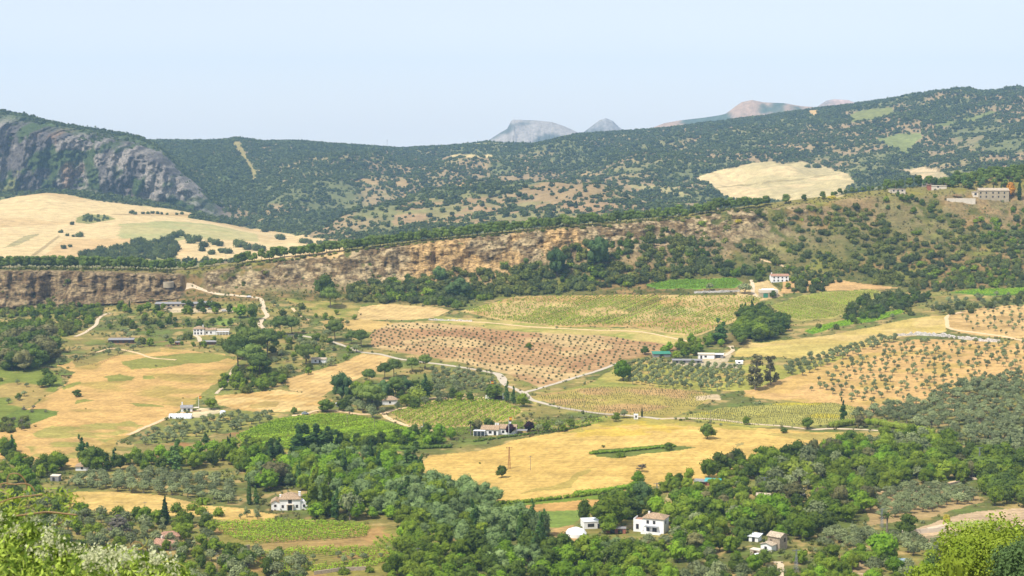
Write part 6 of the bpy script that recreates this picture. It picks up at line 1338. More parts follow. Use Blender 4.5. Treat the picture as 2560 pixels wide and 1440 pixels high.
# 8 small cottage, polytunnel, tank
o, k = site('cottage', 466, 1030, R(8), 'small white cottage with a tall white chimney beside the left dry field')
r_ = wing(o, -3.2, 3.4, 0, 5, 2.7, 'gable', 1.2, WHITE, SLATE); chimney(r_, -2.6, 3, 3.0, .7, 2.4); opening(o, 'window', -1, 0, 1.0, 1, 1); opening(o, 'door', 1.5, 0, 0, 1, 2)
part('pergola', [box(3.5, 7.5, -.5, 3, 2.4, 2.5), box(3.6, 3.72, -.4, -.28, -.5, 2.4), box(7.3, 7.42, -.4, -.28, -.5, 2.4), box(7.3, 7.42, 2.8, 2.92, -.5, 2.4)], CREAM, o)
o, k = site('polytunnel', 450, 1047, R(3), 'white polytunnel with rounded roof beside the pale track', 'greenhouse')
V = []; F = []
for x in (-6.6, 6.6):
    for j in range(9): a = math.pi * j / 8; V.append((x, -math.cos(a) * 2.6 + 2.6, math.sin(a) * 2.7))
for j in range(8): F.append((j, j + 1, j + 10, j + 9))
F += [tuple(range(9)), tuple(range(17, 8, -1))]
link('cover', poly_mesh('cover', [(V, F)], PLASTIC), o)
for x in range(-6, 7, 2): part('hoop', [tube([(x, -math.cos(math.pi * j / 8) * 2.68 + 2.6, math.sin(math.pi * j / 8) * 2.78) for j in range(9)], [.05] * 9, 4)], METAL, o)
part('door', [box(6.604, 6.68, 1.8, 3.4, 0, 2.0)], METAL, o)
def cyl(r, z0, z1, n=24, rt=None):
    rt = r if rt is None else rt
    V = [(r * math.cos(2 * math.pi * i / n), r * math.sin(2 * math.pi * i / n), z0) for i in range(n)] + [(rt * math.cos(2 * math.pi * i / n), rt * math.sin(2 * math.pi * i / n), z1) for i in range(n)]
    return V, [(i, (i + 1) % n, (i + 1) % n + n, i + n) for i in range(n)] + [tuple(range(n - 1, -1, -1)), tuple(range(n, 2 * n))]
def cyl_thing(name, u, v, r, h, mat, label, cat, capmat=None, dome=0, ymin=300):
    o, k = site(name, u, v, 0, label, cat, ymin=ymin); link('wall', poly_mesh('wall', [cyl(r, -1.5, h)], mat), o)
    pr = [cyl(r + .12, h + .003, h + .16)]
    if dome: pr = [cyl(r + .1, h + .003, h + dome * .55, 24, r * .8), cyl(r * .8, h + dome * .55, h + dome, 24, r * .12)]
    link('roof', poly_mesh('roof', pr, capmat or mat), o); return o
cyl_thing('water_tank', 557, 1038, 1.7, 2.3, PLASTIC, 'white round water tank among the young olives', 'water tank', dome=.7)
cyl_thing('cistern', 421, 714, 4.4, 3.0, OCHRE, 'round stone cistern on the cliff edge beside the road gap', 'cistern')
cyl_thing('marquee', 1440, 1340, 4.4, 1.4, WHITE, 'bright white domed marquee left of the terrace house', 'marquee', dome=2.4)
cyl_thing('garden_pool', 2258, 1408, 2.3, 1.2, PLASTIC, 'round raised garden pool with blue rim near the bottom right', 'pool', capmat=BLUEP)
# 9 others
o, k = site('white_annexe', 1483, 1322, R(10), 'flat roofed white and grey building right of the domed marquee', 'building'); wing(o, -4, 4.5, 0, 7, 3.0, 'flat', 0, WHITE, PLASTIC, ov=.15); opening(o, 'window', -1, 0, 1, 2.6, 1.2); opening(o, 'door', 2.6, 0, 0, 1.2, 2.1)
o, k = site('outbuilding', 1540, 1334, R(-8), 'open fronted shed with timber posts below the big leafy tree', 'shed'); wing(o, -4, 4, 0, 3, 2.1, 'flat', 0, BRICK, SLATE, ov=.2); opening(o, 'door', -1.5, 0, 0, 1.8, 1.8); opening(o, 'door', 1.8, 0, 0, 1.8, 1.8)  # the two dark panes stand for shade inside the open front
o, k = site('hut', 205, 1177, R(6), 'tiny white hut with brown tile roof under the dense tree'); wing(o, -3.2, 3.2, 0, 5, 2.3, 'hip', 1.7, WHITE, TILE); opening(o, 'window', 0, 0, .9, .9, .9)
o, k = site('ruin', 136, 1203, R(-10), 'small broken grey block hut at the left end of the olive grove', 'ruin'); wing(o, -2.2, 2.2, 0, 3, 2.6, 'shed', .3, SLATE, CREAM, ov=.1); opening(o, 'door', -.4, 0, 0, 1, 1.8)
o, k = site('sunken_house', 424, 1352, R(18), 'upper of two pale red tiled roofs among trees near the tall cypress', dz=-1.8); wing(o, -4, 4, 0, 5, 3.6, 'hip', 1.8, CREAM, TILER); opening(o, 'window', 0, 0, 1.6, .9, 1)
o, k = site('sunken_house', 405, 1372, R(-28), 'lower of two pale red tiled roofs among trees, with squat chimney', dz=-2.0); r_ = wing(o, -5, 5, 0, 6, 3.4, 'gable', 1.9, CREAM, TILER); chimney(r_, -3.6, 4.4, 4.0, .8, 1.8, CREAM); opening(o, 'window', 0, 0, 1.4, .9, 1)
o, k = site('shed', 1768, 1214, R(-14), 'shed with a teal sheet roof at the rim of the wheat field', 'shed'); wing(o, -1, 6, 0, 4, 2.2, 'shed', .7, BRICK, TEAL); wing(o, -6, -1, -.5, 3.5, 2.0, 'shed', .4, WOOD, SLATE); opening(o, 'door', -3, -.5, 0, 1.8, 1.7); opening(o, 'window', 2, 0, .8, 1, .8)
o, k = site('hut', 1908, 1256, R(-12), 'white hut with pale tiles half hidden in the lower right wood'); wing(o, -3, 3, 0, 4, 3.2, 'gable', .9, WHITE, TILEP); opening(o, 'window', 0, 0, 1.4, .8, .9)
o, k = site('hut', 1996, 1240, R(20), 'pale tiled roof peeping out of the lower right wood'); wing(o, -3.4, 3.4, 0, 4, 3.0, 'hip', 1.3, WHITE, TILEP); opening(o, 'window', 0, 0, 1.4, .8, .9)
o, k = site('farm_shed', 1775, 897, R(-6), 'flat pale roofed farm shed with open dark bay left of the poplar grove', 'shed'); wing(o, -8, 3, 0, 7, 3.0, 'flat', 0, WHITE, CREAM); wing(o, 3, 9, 1, 7, 2.8, 'flat', 0, SLATE, PLASTIC); opening(o, 'door', 5.5, 1, 0, 3, 2.4); opening(o, 'window', -3, 0, 1, 1.4, 1.1); opening(o, 'door', -6, 0, 0, 1.1, 2.1)  # wide dark pane on the right wing stands for shade in the open bay
o, k = site('farm_shed', 1655, 893, R(5), 'low shed with dark green sheet roof at the right tip of the red orchard', 'shed'); wing(o, -6, 6, 0, 6, 2.4, 'shed', 1.0, SLATE, GREENM); opening(o, 'door', 0, 0, 0, 2, 2)
o, k = site('farm_shed', 1718, 908, R(-4), 'row of low grey sheds along the yard above the olive plot', 'shed'); wing(o, -10, 10, 0, 3.5, 2.0, 'shed', .5, SLATE, SLATE)
for x in (-7, -2, 3, 7.5): opening(o, 'door', x, 0, 0, 1.4, 1.6)
o, k = site('farm_van', 1848, 912, R(-10), 'white covered trailer on the verge left of the tall eucalyptus', 'trailer'); wing(o, -2.6, 2.6, 0, 2.2, 2.4, 'gable', .5, WHITE, WHITE, z0=.5, ov=.05); part('wheel', [box(-1.6, -.9, -.15, .1, -.05, .65)], TYRE, o); part('wheel', [box(.9, 1.6, -.15, .1, -.05, .65)], TYRE, o); opening(o, 'window', 0, 0, 1.3, 1.2, .6)
o, k = site('cottage', 796, 908, R(-6), 'small white cottage with flat pale roof beside the slender umbrella pine'); wing(o, -5, 5, 0, 6, 2.8, 'gable', .9, WHITE, TILEP); opening(o, 'window', -2, 0, 1, 1, 1); opening(o, 'door', 1, 0, 0, 1, 2)
o, k = site('garden_house', 975, 1012, R(10), 'half hidden house with brown tiled roof under the dark pines'); wing(o, -4.5, 4.5, 0, 6, 3.0, 'hip', 2.0, WHITE, TILE); opening(o, 'window', 0, 0, 1, 1, 1)
o, k = site('carport', 849, 1018, R(-6), 'small white carport beside the green round tree', 'carport'); part('canopy', [box(-2.4, 2.4, -1.6, 1.6, 2.3, 2.6)], PLASTIC, o); part('wall', [box(-2.3, 2.3, 1.4, 1.55, -.5, 2.29)], SLATE, o)
for x in (-2.3, 2.2): part('post', [box(x, x + .1, -1.5, -1.4, -.5, 2.3)], METAL, o)
# ridge villas
o, k = site('stone_villa', 2475, 500, R(-3), 'large stone villa with long pale tiled roof on the ridge crest, cypresses in front', 'villa', dz=1.0); o.scale = (.86, .86, .86)
r_ = wing(o, -12, 20, 0, 12, 9.0, 'gable', 2.6, OCHRE, TILEP, z0=-10); wing(o, -17.5, -12, 2, 10, 7.4, 'flat', 0, CREAM, TILEP, z0=-10)
for x in (-10, -4, 3, 9, 15): opening(o, 'window', x, 0, 5.6, 1.3, 1.8); opening(o, 'window', x, 0, 1.4, 1.3, 1.8)
opening(o, 'window', -15, 2, 4.0, 2.2, 2.2)
o, k = site('terrace_wall', 2400, 506, R(-4), 'cream terrace with red parasols in front of the stone villa', 'terrace', dz=.5); part('wall', [box(-12, 14, 0, 9, -6, 2.4)], CREAM, o); part('parapet', [box(-12, 14, 0, .3, 2.404, 3.3)], CREAM, o); part('parasol', [box(-6, 2, 3, 6, 6.0, 6.25), box(-2.1, -1.9, 4.4, 4.6, 2.4, 6.0)], BRICK, o)
o, k = site('ridge_house', 2245, 484, R(2), 'low cream house front on the crest left of the pine cluster', 'house', dz=.5); wing(o, -7, 7, 0, 8, 3.4, 'flat', 0, CREAM, TILEP, z0=-4)
for x in (-4, 0, 4): opening(o, 'window', x, 0, 1.6, 1.2, 1.4)
o, k = site('ridge_house', 2345, 474, R(0), 'small cream house with red annexe at the foot of the long wall', 'house', dz=.5); wing(o, -6, 8, 0, 8, 3.0, 'flat', 0, CREAM, CREAM, z0=-4); wing(o, -9, -6, 1, 7, 3.6, 'flat', 0, BRICK, TILER, z0=-4); opening(o, 'window', 0, 0, 1.4, 1.4, 1.4)
def wall_line(pts, h, th, mat, label, name='stone_wall', cat='wall', step=6.0, dz=0.0, ragged=0.0, coping=None):
    q = [P(*a) for a in pts]; xy = []
    for a, b in zip(q[:-1], q[1:]):
        n = max(1, int((b - a).length / step))
        for i in range(n): c = a.lerp(b, i / n); xy.append((c.x, c.y))
    xy.append((q[-1].x, q[-1].y)); xy = np.array(xy); z = ground_z(xy[:, 0], xy[:, 1]) + dz; o0 = np.array([xy[0, 0], xy[0, 1], z[0]])
    d = np.gradient(xy, axis=0); d /= np.linalg.norm(d, axis=1)[:, None]; nn = np.stack([-d[:, 1], d[:, 0]], 1)
    V = []; hh = h * (1 + (rng.random(len(xy)) - .5) * ragged)
    for i in range(len(xy)):
        for s_, zz in ((-1, z[i] - 1.0), (-1, z[i] + hh[i]), (1, z[i] + hh[i]), (1, z[i] - 1.0)): V.append((xy[i, 0] + nn[i, 0] * th / 2 * s_ - o0[0], xy[i, 1] + nn[i, 1] * th / 2 * s_ - o0[1], zz - o0[2]))
    F = [(i * 4 + j, i * 4 + (j + 1) % 4, i * 4 + 4 + (j + 1) % 4, i * 4 + 4 + j) for i in range(len(xy) - 1) for j in range(4)] + [(0, 1, 2, 3), tuple(len(V) - 4 + j for j in (3, 2, 1, 0))]
    return tag(link(name, mesh_np(name, V, np.array(F), mat), None, tuple(o0)), label, cat)
ROCKW = flat_mat('white_boulders', (.55, .50, .44), .95, .5, 1.2)
wall_line([(2240, 840), (2290, 838), (2350, 841), (2400, 847), (2450, 853), (2500, 856)], 2.0, 1.6, ROCKW, 'rough wall of white boulders above the bare tan slope', step=1.6, ragged=.9)
wall_line([(2305, 468), (2380, 458), (2440, 448), (2500, 438), (2640, 418)], 3.2, .6, flat_mat('estate_wall', (.40, .35, .28), .95, .15, 1), 'long straight estate wall climbing the ridge below the pines', dz=.3)
wall_line([(1072, 800), (1120, 802), (1180, 804)], 1.2, 1.0, ROCKW, 'low bank of pale stones between stubble and red orchard', step=1.5, ragged=.9)
wall_line([(2255, 1336), (2300, 1334), (2370, 1328)], 1.9, .3, CREAM, 'white garden wall with round openings at the bare terrace')
wall_line([(2345, 1222), (2400, 1210)], 1.6, .6, STONE, 'dark stone retaining wall at the top right of the small grove', step=2)
wall_line([(594, 1382), (624, 1376)], 2.4, .5, STONE, 'rubble stone wall end below the lower vineyard', step=2)
wall_line([(785, 1437), (850, 1428), (915, 1425)], 1.4, .5, STONE, 'low stone wall at the bottom edge below the vineyard', step=2)
wall_line([(1735, 733), (1800, 731), (1850, 729)], 1.6, .8, ROCKW, 'dry stone wall under the bright green vine plot', step=2, ragged=.5)
# gateway and kiosk
o, k = site('gateway', 1246, 998, R(5), 'white gateway with dark gate at the head of the oval vineyard', 'gate'); part('pillar', [box(-4.6, -3.9, 0, .7, -.5, 4.0)], WHITE, o); part('pillar', [box(2.6, 3.3, 0, .7, -.5, 3.4)], WHITE, o); part('wall', [box(-8, -4.604, .1, .5, -.5, 2.6)], WHITE, o)
part('gate_leaf', [box(-3.8, 2.5, .25, .35, .1, 2.2)], WOOD, o)
o, k = site('kiosk', 1590, 1048, R(0), 'small white kiosk beside the farm road and tiny cypress', 'kiosk'); wing(o, -1.2, 1.2, 0, 1.6, 2.6, 'flat', 0, WHITE, WHITE, ov=.1); opening(o, 'window', 0, 0, 1.0, .8, 1.0)
o, k = site('gate_post', 1058, 1082, 0, 'white roadside pillar with a slim metal mast on the loop road', 'pillar'); part('pillar', [box(-.6, .6, -.5, .5, -.5, 3.2), box(-.8, .8, -.7, .7, 3.204, 3.5)], WHITE, o); part('mast', [tube([(0, 0, 3.5), (0, 0, 7.5)], [.12, .08])], METAL, o)
# flags, poles, pylons
def flagpole(u, v, hpx, label):
    o, k = site('flagpole', u, v, R(10), label, 'flagpole'); h = hpx * k; part('pole', [tube([(0, 0, -.5), (0, 0, h)], [.13, .08])], METAL if False else WHITE, o)
    f = empty('x', (0, 0, 0)); bpy.data.objects.remove(f)
    part('flag', [box(.1, 1.7, -.02, .02, h - 1.7, h - 1.3), box(.1, 1.7, -.02, .02, h - .5, h - .1)], FLAGR, o); part('flag', [box(.1, 1.7, -.019, .019, h - 1.3, h - .5)], FLAGY, o)
flagpole(1227, 992, 40, 'white flagpole with red and yellow flag at the white gateway')
flagpole(1272, 1090, 48, 'tall white flagpole with small flag before the long white house')
flagpole(497, 1026, 36, 'flagpole with red and yellow flag beside the white cottage with a chimney')
def pylon(u, v, hpx, w, mat, label):
    o, k = site('lattice_pylon', u, v, R(20), label, 'pylon'); h = hpx * k
    def half(z): return w * (1 - .82 * z / h)
    for sx in (-1, 1):
        for sy in (-1, 1): part('leg', [tube([(sx * half(0), sy * half(0), -.4), (sx * half(h), sy * half(h), h)], [.07, .05], 4)], mat, o)
    br = []
    n = 9
    for i in range(n):
        z0, z1 = h * i / n, h * (i + 1) / n; a, b = half(z0), half(z1)
        for s1, s2 in (((-1, -1), (1, -1)), ((1, -1), (1, 1)), ((1, 1), (-1, 1)), ((-1, 1), (-1, -1))):
            br.append(tube([(s1[0] * a, s1[1] * a, z0), (s2[0] * b, s2[1] * b, z1)], [.025, .025], 4)); br.append(tube([(s2[0] * a, s2[1] * a, z0), (s1[0] * b, s1[1] * b, z1)], [.025, .025], 4))
    part('bracing', br, mat, o)
    part('crossarm', [box(-1.7, 1.7, -.08, .08, h - .5, h - .3)], mat, o)
    for x in (-1.5, 0, 1.5): part('insulator', [tube([(x, 0, h - .29), (x, 0, h + .15)], [.09, .06], 6)], GLASS, o)
pylon(1273, 1172, 56, .6, RUST, 'rusty lattice pylon standing in the wheat field')
pylon(1990, 1430, 58, .7, METAL, 'grey lattice pylon at the bottom edge right of the stone house')
pylon(2448, 1172, 54, .6, METAL, 'tall grey lattice pylon before the dark oaks at right')
pylon(1911, 1235, 44, .6, METAL, 'slender grey pylon rising behind the white hut in the wood')
pylon(1642, 1238, 32, .5, METAL, 'small grey pylon between hedge and terrace house')
pylon(2204, 1318, 48, .6, METAL, 'grey pylon in the trees left of the garden palm')
def pole(u, v, hpx, label, r=.13, ymin=300, cross=True):
    o, k = site('utility_pole', u, v, R(30), label, 'pole', ymin=ymin); h = hpx * k
    part('post', [tube([(0, 0, -.5), (0, 0, h)], [r, r * .7], 6)], flat_mat('weathered_wood', (.22, .18, .14)) if 'wm' not in globals() else wm, o)
    if cross: part('crossarm', [box(-.9, .9, -.06, .06, h - .5, h - .36)], METAL, o)
pole(1326, 1176, 38, 'thin grey pole right of the rusty pylon in the wheat field'); pole(1455, 1076, 36, 'pale wooden pole beside the avenue of roadside trees'); pole(363, 1282, 28, 'dark pole in the lower left wheat strip')
pole(868, 1062, 24, 'thin pole in the bright sloping vineyard, left one'); pole(936, 1072, 34, 'thin pole in the bright sloping vineyard, right one'); pole(650, 828, 36, 'pole beside the road bend'); pole(258, 785, 14, 'short signpost at the top of the left track', cross=False)
pole(1460, 1026, 40, 'leaning pole by the farm road right of the junction'); pole(543, 1440, 60, 'grey lamp pole in the thicket near the bottom edge', .16); pole(565, 664, 26, 'thin pole standing beyond the road gap', ymin=300); pole(775, 920, 32, 'thin pole in the central stubble')
pole(1776, 1060, 34, 'leaning pole below the sunflower field'); pole(2238, 505 - 25, 22, 'thin mast on the crest by the low cream house'); pole(1045, 1436, 70, 'tall thin pole near the bottom edge right of the lower vineyard')
o, k = site('radio_mast', 968, 368, 0, 'hair thin radio mast on the far skyline', 'mast', ymin=4000); part('post', [tube([(0, 0, -2), (0, 0, 26)], [.5, .35], 5)], METAL, o); part('antenna', [box(-.9, .9, -.9, .9, 22, 25)], METAL, o)
# fences
def fence(pts, label, h=1.3, gap=3.2, rails=2):
    q = [P(*a) for a in pts]; o = empty('fence', tuple(q[0])); tag(o, label, 'fence'); xs = []
    for a, b in zip(q[:-1], q[1:]):
        n = max(1, int((b - a).length / gap))
        for i in range(n): c = a.lerp(b, i / n); xs.append((c.x, c.y))
    xs.append((q[-1].x, q[-1].y)); xs = np.array(xs[:95]); z = ground_z(xs[:, 0], xs[:, 1]); V = np.stack([xs[:, 0] - q[0].x, xs[:, 1] - q[0].y, z - q[0].z], 1)
    pm = mesh_np('fence_post', *box(-.07, .07, -.07, .07, -.4, h), WOOD)
    for p_ in V: link('post', pm, o, tuple(p_))
    for k in range(rails): part('rail', [tube([tuple(p_ + np.array([0, 0, h * (.45 + .45 * k)])) for p_ in V], [.045] * len(V), 4)], WOOD, o)
fence([(185, 905), (240, 915), (290, 892), (330, 872), (345, 868)], 'timber paddock fence around the sloping green enclosure at left')
fence([(345, 868), (300, 866), (260, 872), (185, 905)], 'upper timber fence of the sloping paddock at left')
fence([(330, 848), (400, 842), (450, 856), (445, 864), (350, 870)], 'timber fence of the sand riding yard')
fence([(1400, 1020), (1480, 1036), (1560, 1046), (1590, 1050)], 'wire fence along the farm road below the sunflowers', 1.6, 4)
fence([(170, 1278), (280, 1286), (420, 1294), (520, 1300)], 'thin fence along the lower left wheat strip', 1.2, 4)
fence([(400, 779), (470, 781), (570, 783)], 'dark fence in front of the pale car park', 1.1, 3)
# cars
def car(u, v, yaw, mat, label, ymin=300):
    o, k = site('parked_car', u, v, yaw, label, 'car', dz=.25)
    prof = [(-2.1, .35), (-2.1, .85), (-1.6, .95), (-1.0, 1.42), (.6, 1.42), (1.25, .95), (2.0, .82), (2.1, .35)]
    V = [(x, y, z) for y in (-.85, .85) for x, z in prof]; n = len(prof)
    F = [tuple(range(n)), tuple(range(2 * n - 1, n - 1, -1))] + [(i, (i + 1) % n, (i + 1) % n + n, i + n) for i in range(n)]
    link('body', poly_mesh('body', [(V, F)], mat), o)
    part('side_glass', [box(-1.15, .85, -.875, -.853, .98, 1.32)], GLASS, o); part('windscreen', [(np.array([(.68, -.75, 1.38), (.68, .75, 1.38), (1.24, .78, .99), (1.24, -.78, .99), (.72, -.75, 1.42), (.72, .75, 1.42), (1.28, .78, 1.03), (1.28, -.78, 1.03)], float), np.array([(0, 1, 2, 3), (4, 7, 6, 5), (0, 4, 5, 1), (1, 5, 6, 2), (2, 6, 7, 3), (3, 7, 4, 0)]))], GLASS, o)
    for x in (-1.35, 1.35):
        for y in (-.80, .80): 
            w_ = [tube([(x, y - .11, .32), (x, y + .11, .32)], [.33, .33], 14)]; ww = part('wheel', w_ + [box(x - .2, x + .2, y - .112, y + .112, .12, .52)], TYRE, o)
car(622, 744, R(170), PAINTW, 'white car parked on the verge at the top of the road'); car(763, 1037, R(10), PAINTS, 'silver grey car parked on the dirt track by the tiny dark tree')
car(526, 774, R(5), PAINTS, 'silver car in the yard right of the brick bay'); car(424, 773, R(0), PAINTD, 'dark car in front of the long low building'); car(1895, 1394, R(30), PAINTW, 'white car in the yard below the stone house shed'); car(560, 779, R(8), PAINTW, 'white car at the right end of the pale car park')
# horses grazing in the left dry field
def horse(u, v, yaw, label, group=None):
    o, k = site('horse', u, v, yaw, label, 'horse', group=group)
    pr = [tube([(-.85, 0, 1.15), (-.7, 0, 1.22), (-.2, 0, 1.12), (.35, 0, 1.15), (.75, 0, 1.28)], [.22, .30, .30, .33, .22], 10), tube([(.65, 0, 1.3), (1.0, 0, 1.15), (1.3, 0, .75), (1.42, 0, .5)], [.20, .15, .12, .10], 8), tube([(1.32, 0, .74), (1.42, 0, .45), (1.50, 0, .22)], [.12, .12, .07], 8)]
    for x, bend in ((-.7, -.12), (.6, .05)):
        for y in (-.16, .16): pr.append(tube([(x, y, 1.15), (x + bend * .3, y, .7), (x + bend, y, .45), (x, y, 0)], [.15, .10, .065, .06], 7))
    part('body', pr, HORSE, o); part('tail', [tube([(-.85, 0, 1.3), (-1.05, 0, 1.0), (-1.05, 0, .5)], [.05, .08, .03], 6)], TYRE, o)
    part('mane', [tube([(.7, 0, 1.5), (1.02, 0, 1.3), (1.32, 0, .88)], [.05, .06, .04], 5)], TYRE, o)
for i, (u, v, a, lab) in enumerate(((143, 938, 170, 'brown horse grazing apart at the left of the small herd'), (157, 943, 10, 'brown horse with lowered head, left of the close group'), (166, 944, 200, 'brown horse in the middle of the close group'), (175, 943, 350, 'brown horse at the right end of the close group'))): horse(u, v, R(a), lab, 'horses grazing in the left dry field')
# ---------------------------------------------------------------- the flowering creeper close to the lookout
FLOWER = leaf_mat('cream_flowers', (.50, .54, .22), (.74, .74, .46), 8, .3)
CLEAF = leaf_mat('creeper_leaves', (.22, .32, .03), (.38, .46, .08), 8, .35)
DLEAF = leaf_mat('shaded_creeper_leaves', (.10, .17, .02), (.18, .25, .04), 8, .3)  # darker copy of the leaf colour, shade inside the mass put into it
STEM = flat_mat('reddish_stem', (.25, .16, .07), .6, .2, 30); STEMG = flat_mat('green_stem', (.36, .36, .08), .6, .2, 30)
def near(u, v, d):
    s_, m_ = ray(u, v); return np.array([s_ * d, d, m_ * d])
def leaf_cloud(cent, n, rad, size, r, ratio=.6, up=.4):
    c = cent[r.integers(0, len(cent), n)] + r.normal(size=(n, 3)) * rad
    nrm = r.normal(size=(n, 3)) + np.array([-.3, -.4, up + .4]); nrm /= np.linalg.norm(nrm, axis=1)[:, None]
    t = np.cross(nrm, r.normal(size=(n, 3))); t /= np.linalg.norm(t, axis=1)[:, None]; b = np.cross(nrm, t); s_ = size * r.uniform(.5, 1.3, (n, 1))
    V = np.stack([c - t * s_, c - b * s_ * ratio * .7 - t * s_ * .3 + nrm * s_ * .15, c + t * s_ * 1.1, c + b * s_ * ratio * .7 - t * s_ * .3 + nrm * s_ * .15], 1).reshape(-1, 3)
    return V, np.arange(n * 4).reshape(-1, 4)
def creeper():
    r = np.random.default_rng(77)
    base = near(120, 1460, 6.0); o = empty('creeper', tuple(base)); tag(o, 'sunlit climbing creeper with cream flower sprays and curling tendrils, close by at lower left', 'creeper')
    def edge(u): return np.interp(u, [-150, 0, 60, 120, 170, 230, 290, 340, 390, 440, 475], [1300, 1312, 1330, 1362, 1392, 1408, 1406, 1404, 1418, 1440, 1472])
    P1 = []; 
    for i in range(3400):
        u = r.uniform(-160, 470); v = edge(u) + abs(r.normal()) * 70 - 6 + r.normal() * 5; d = 6.0 + r.normal() * .25 - (v - edge(u)) * .004
        P1.append(near(u, v, d))
    P1 = np.array(P1) - base
    for nm, sel, n, rad, size, mat in (('shaded_leaves', P1 + np.array([0, .12, -.02]), 9000, .014, .017, DLEAF), ('leaves', P1, 12000, .018, .011, CLEAF)):
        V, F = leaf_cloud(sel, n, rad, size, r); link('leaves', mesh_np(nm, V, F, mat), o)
    # sprays of small flowers: many along the rim right of the frame corner
    sp = []
    for i in range(420):
        u = r.choice([r.uniform(-150, 130), r.uniform(120, 440), r.uniform(190, 400)]); v = edge(u) + r.uniform(-10, 110); d = 5.72 + r.normal() * .12
        a = near(u, v, d) - base; dr = r.normal(size=3); dr[2] = abs(dr[2]) + .6; dr /= np.linalg.norm(dr); L_ = r.uniform(.02, .07)
        for k in range(9): sp.append(a + dr * L_ * k / 8 + r.normal(size=3) * .005)
    V, F = leaf_cloud(np.array(sp), 13000, .007, .0058, r, 1.1); link('flowers', mesh_np('flowers', V, F, FLOWER), o)
    # loose shoots above the mass, with leaves along them
    shoots = [([(-40, 1325), (20, 1310), (60, 1262), (140, 1235), (180, 1250)], .0035), ([(-30, 1300), (30, 1290), (110, 1282), (190, 1290)], .003), ([(0, 1262), (20, 1254), (60, 1242), (120, 1236)], .004), ([(50, 1400), (90, 1340), (160, 1300), (175, 1255), (195, 1232)], .003),
              ([(-40, 1420), (40, 1375), (90, 1350), (140, 1345)], .004), ([(230, 1440), (250, 1395), (280, 1375), (320, 1372)], .003), ([(20, 1330), (24, 1260), (17, 1225)], .0025), ([(0, 1408), (70, 1385), (125, 1378), (130, 1360)], .003), ([(150, 1420), (200, 1392), (240, 1388), (300, 1400)], .003)]
    lc = []
    for i, (pts, w) in enumerate(shoots):
        q = [near(u, v, 5.8 + .05 * i) - base for u, v in pts]; qq = []
        for j in range(len(q) - 1):
            p0, p1, p2, p3 = q[max(j - 1, 0)], q[j], q[j + 1], q[min(j + 2, len(q) - 1)]
            for k in range(8):
                t = k / 8; qq.append(.5 * (2 * p1 + (p2 - p0) * t + (2 * p0 - 5 * p1 + 4 * p2 - p3) * t * t + (3 * p1 - p0 - 3 * p2 + p3) * t ** 3) + r.normal(size=3) * .003)
        part('shoot', [tube(qq, [w * (1 - .6 * j / len(qq)) for j in range(len(qq))], 5)], STEM if i % 2 else STEMG, o)
        lc += [a for a in qq[3:]]
    V, F = leaf_cloud(np.array(lc), 700, .014, .011, r); link('leaves', mesh_np('shoot_leaves', V, F, CLEAF), o)
    # curling tendrils
    def curl(u0, v0, loops, w, mat=STEM):
        q = [near(u, v, 5.75) - base for u, v in loops]; qq = []
        for j in range(len(q) - 1):
            p0, p1, p2, p3 = q[max(j - 1, 0)], q[j], q[j + 1], q[min(j + 2, len(q) - 1)]
            for k in range(6):
                t = k / 6; qq.append(.5 * (2 * p1 + (p2 - p0) * t + (2 * p0 - 5 * p1 + 4 * p2 - p3) * t * t + (3 * p1 - p0 - 3 * p2 + p3) * t ** 3))
        part('tendril', [tube(qq, [w] * len(qq), 5)], mat, o)
    curl(0, 0, [(-10, 1220), (0, 1212), (12, 1208), (35, 1211), (60, 1209), (78, 1215), (88, 1230)], .0028); curl(0, 0, [(20, 1210), (18, 1198), (25, 1186), (42, 1184), (56, 1192), (66, 1210), (65, 1226)], .0024)
    curl(0, 0, [(-10, 1262), (12, 1252), (40, 1244), (80, 1239), (110, 1236)], .0030); curl(0, 0, [(40, 1290), (90, 1283), (120, 1280), (160, 1284), (195, 1288)], .0034); curl(0, 0, [(45, 1275), (50, 1260), (58, 1252), (68, 1250)], .002, STEMG)
    curl(0, 0, [(305, 1368), (318, 1370), (330, 1362), (338, 1354), (352, 1358), (358, 1368), (348, 1374), (335, 1372), (328, 1380), (330, 1392)], .0024, STEM); curl(0, 0, [(330, 1372), (348, 1372), (362, 1364), (368, 1352), (362, 1343)], .002, STEMG); curl(0, 0, [(395, 1408), (420, 1404), (445, 1408), (462, 1418), (465, 1428)], .0018, STEMG)
creeper()
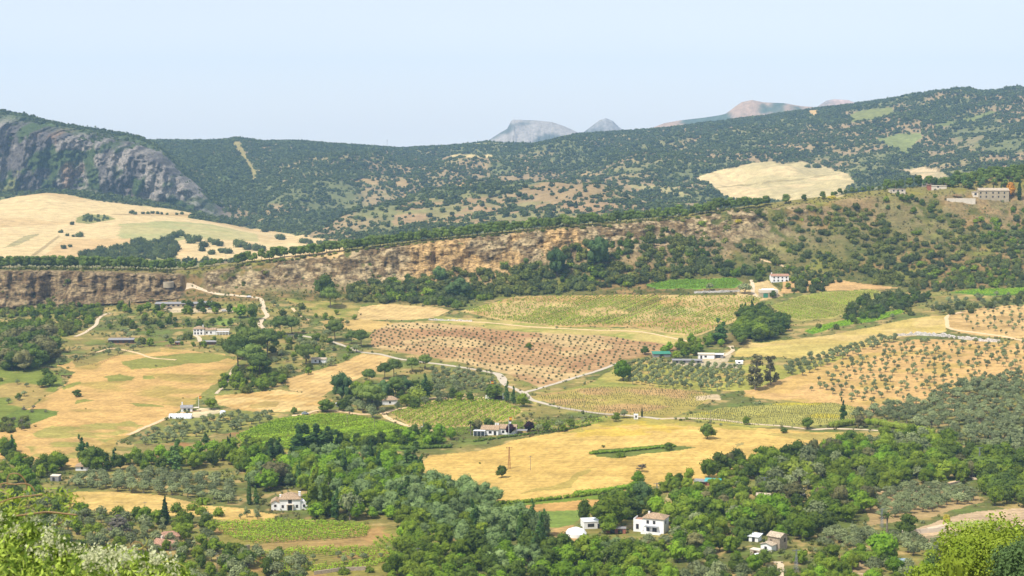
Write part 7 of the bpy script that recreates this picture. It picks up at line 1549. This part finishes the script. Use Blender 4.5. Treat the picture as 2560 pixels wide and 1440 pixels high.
# ailanthus and pine crowns on the near slope at lower right
def near_tree(u, v, Y, w, h, n, mat, leafsize, label, name, nl=9, flower=None, seed=5):
    r = np.random.default_rng(seed); top = near(u, v, Y); gx = top[0]; g = float(ground_z([gx], [Y])[0]); H = top[2] - g
    lobes = [(math.cos(a) * w * r.uniform(.2, .62), math.sin(a) * w * r.uniform(.2, .62), H - h * r.uniform(.30, .70), w * r.uniform(.34, .5), w * r.uniform(.34, .5), h * r.uniform(.2, .3)) for a in np.linspace(0, 6.28, nl)] + [(0, 0, H - h * .34, w * .5, w * .5, h * .32)]
    o = empty(name, (gx, Y, g)); tag(o, label, 'tree')
    tv, tf = trunk_mesh(r, H - h * .6, .35, lobes, 6); link('trunk', mesh_np('trunk', tv, tf, BARK, smooth=True), o)
    cv, c3, c4 = foliage(r, lobes, n, leafsize, flat=.8, core=.8); link('crown', mesh_np('crown', cv, [c3, c4], mat), o)
    if flower:
        fv, f3, f4 = foliage(r, [(l[0], l[1], l[2] + .25, l[3] * 1.02, l[4] * 1.02, l[5] * 1.02) for l in lobes], n // 9, leafsize * .9, flat=.8, core=.2)
        link('blossom', mesh_np('blossom', fv, [f4], flower), o)
near_tree(2500, 1300, 150, 6.2, 10, 15000, LM['green'], .17, 'big leafy tree with yellow green flower heads, close at the lower right corner', 'flowering_tree', 12, LM['lime'], 5)
near_tree(2570, 1336, 128, 3.4, 8, 9000, LM['dkpine'], .14, 'dark pine crown in front of the flowering tree at the lower right corner', 'pine_tree', 8, None, 9)
near_tree(2330, 1400, 160, 5.0, 8, 9000, LM['green'], .18, 'lower green crown left of the flowering tree by the bottom edge', 'leafy_tree', 9, None, 12)
# ---------------------------------------------------------------- the air of the valley
def haze():
    x0, x1, y0, y1, z0, z1 = -4500, 4500, -60, 9400, -640, 420
    V = [(x, y, z) for x in (x0, x1) for y in (y0, y1) for z in (z0, z1)]
    F = [(0, 1, 3, 2), (4, 6, 7, 5), (0, 4, 5, 1), (2, 3, 7, 6), (0, 2, 6, 4), (1, 5, 7, 3)]
    m = bpy.data.materials.new('haze_air'); m.use_nodes = True; n = m.node_tree.nodes
    n.remove(n['Principled BSDF'])
    pv = n.new('ShaderNodeVolumePrincipled'); pv.inputs['Density'].default_value = HAZE_D
    pv.inputs['Color'].default_value = (.38, .66, 1.0, 1); pv.inputs['Anisotropy'].default_value = 0.0
    m.node_tree.links.new(pv.outputs[0], n['Material Output'].inputs['Volume'])
    me = mesh_np('haze', V, np.array(F), m)
    tag(link('haze', me), kind='stuff', label='thin blue summer haze lying over the valley and hills', cat='haze')
HAZE_D = 6.2e-5
haze()
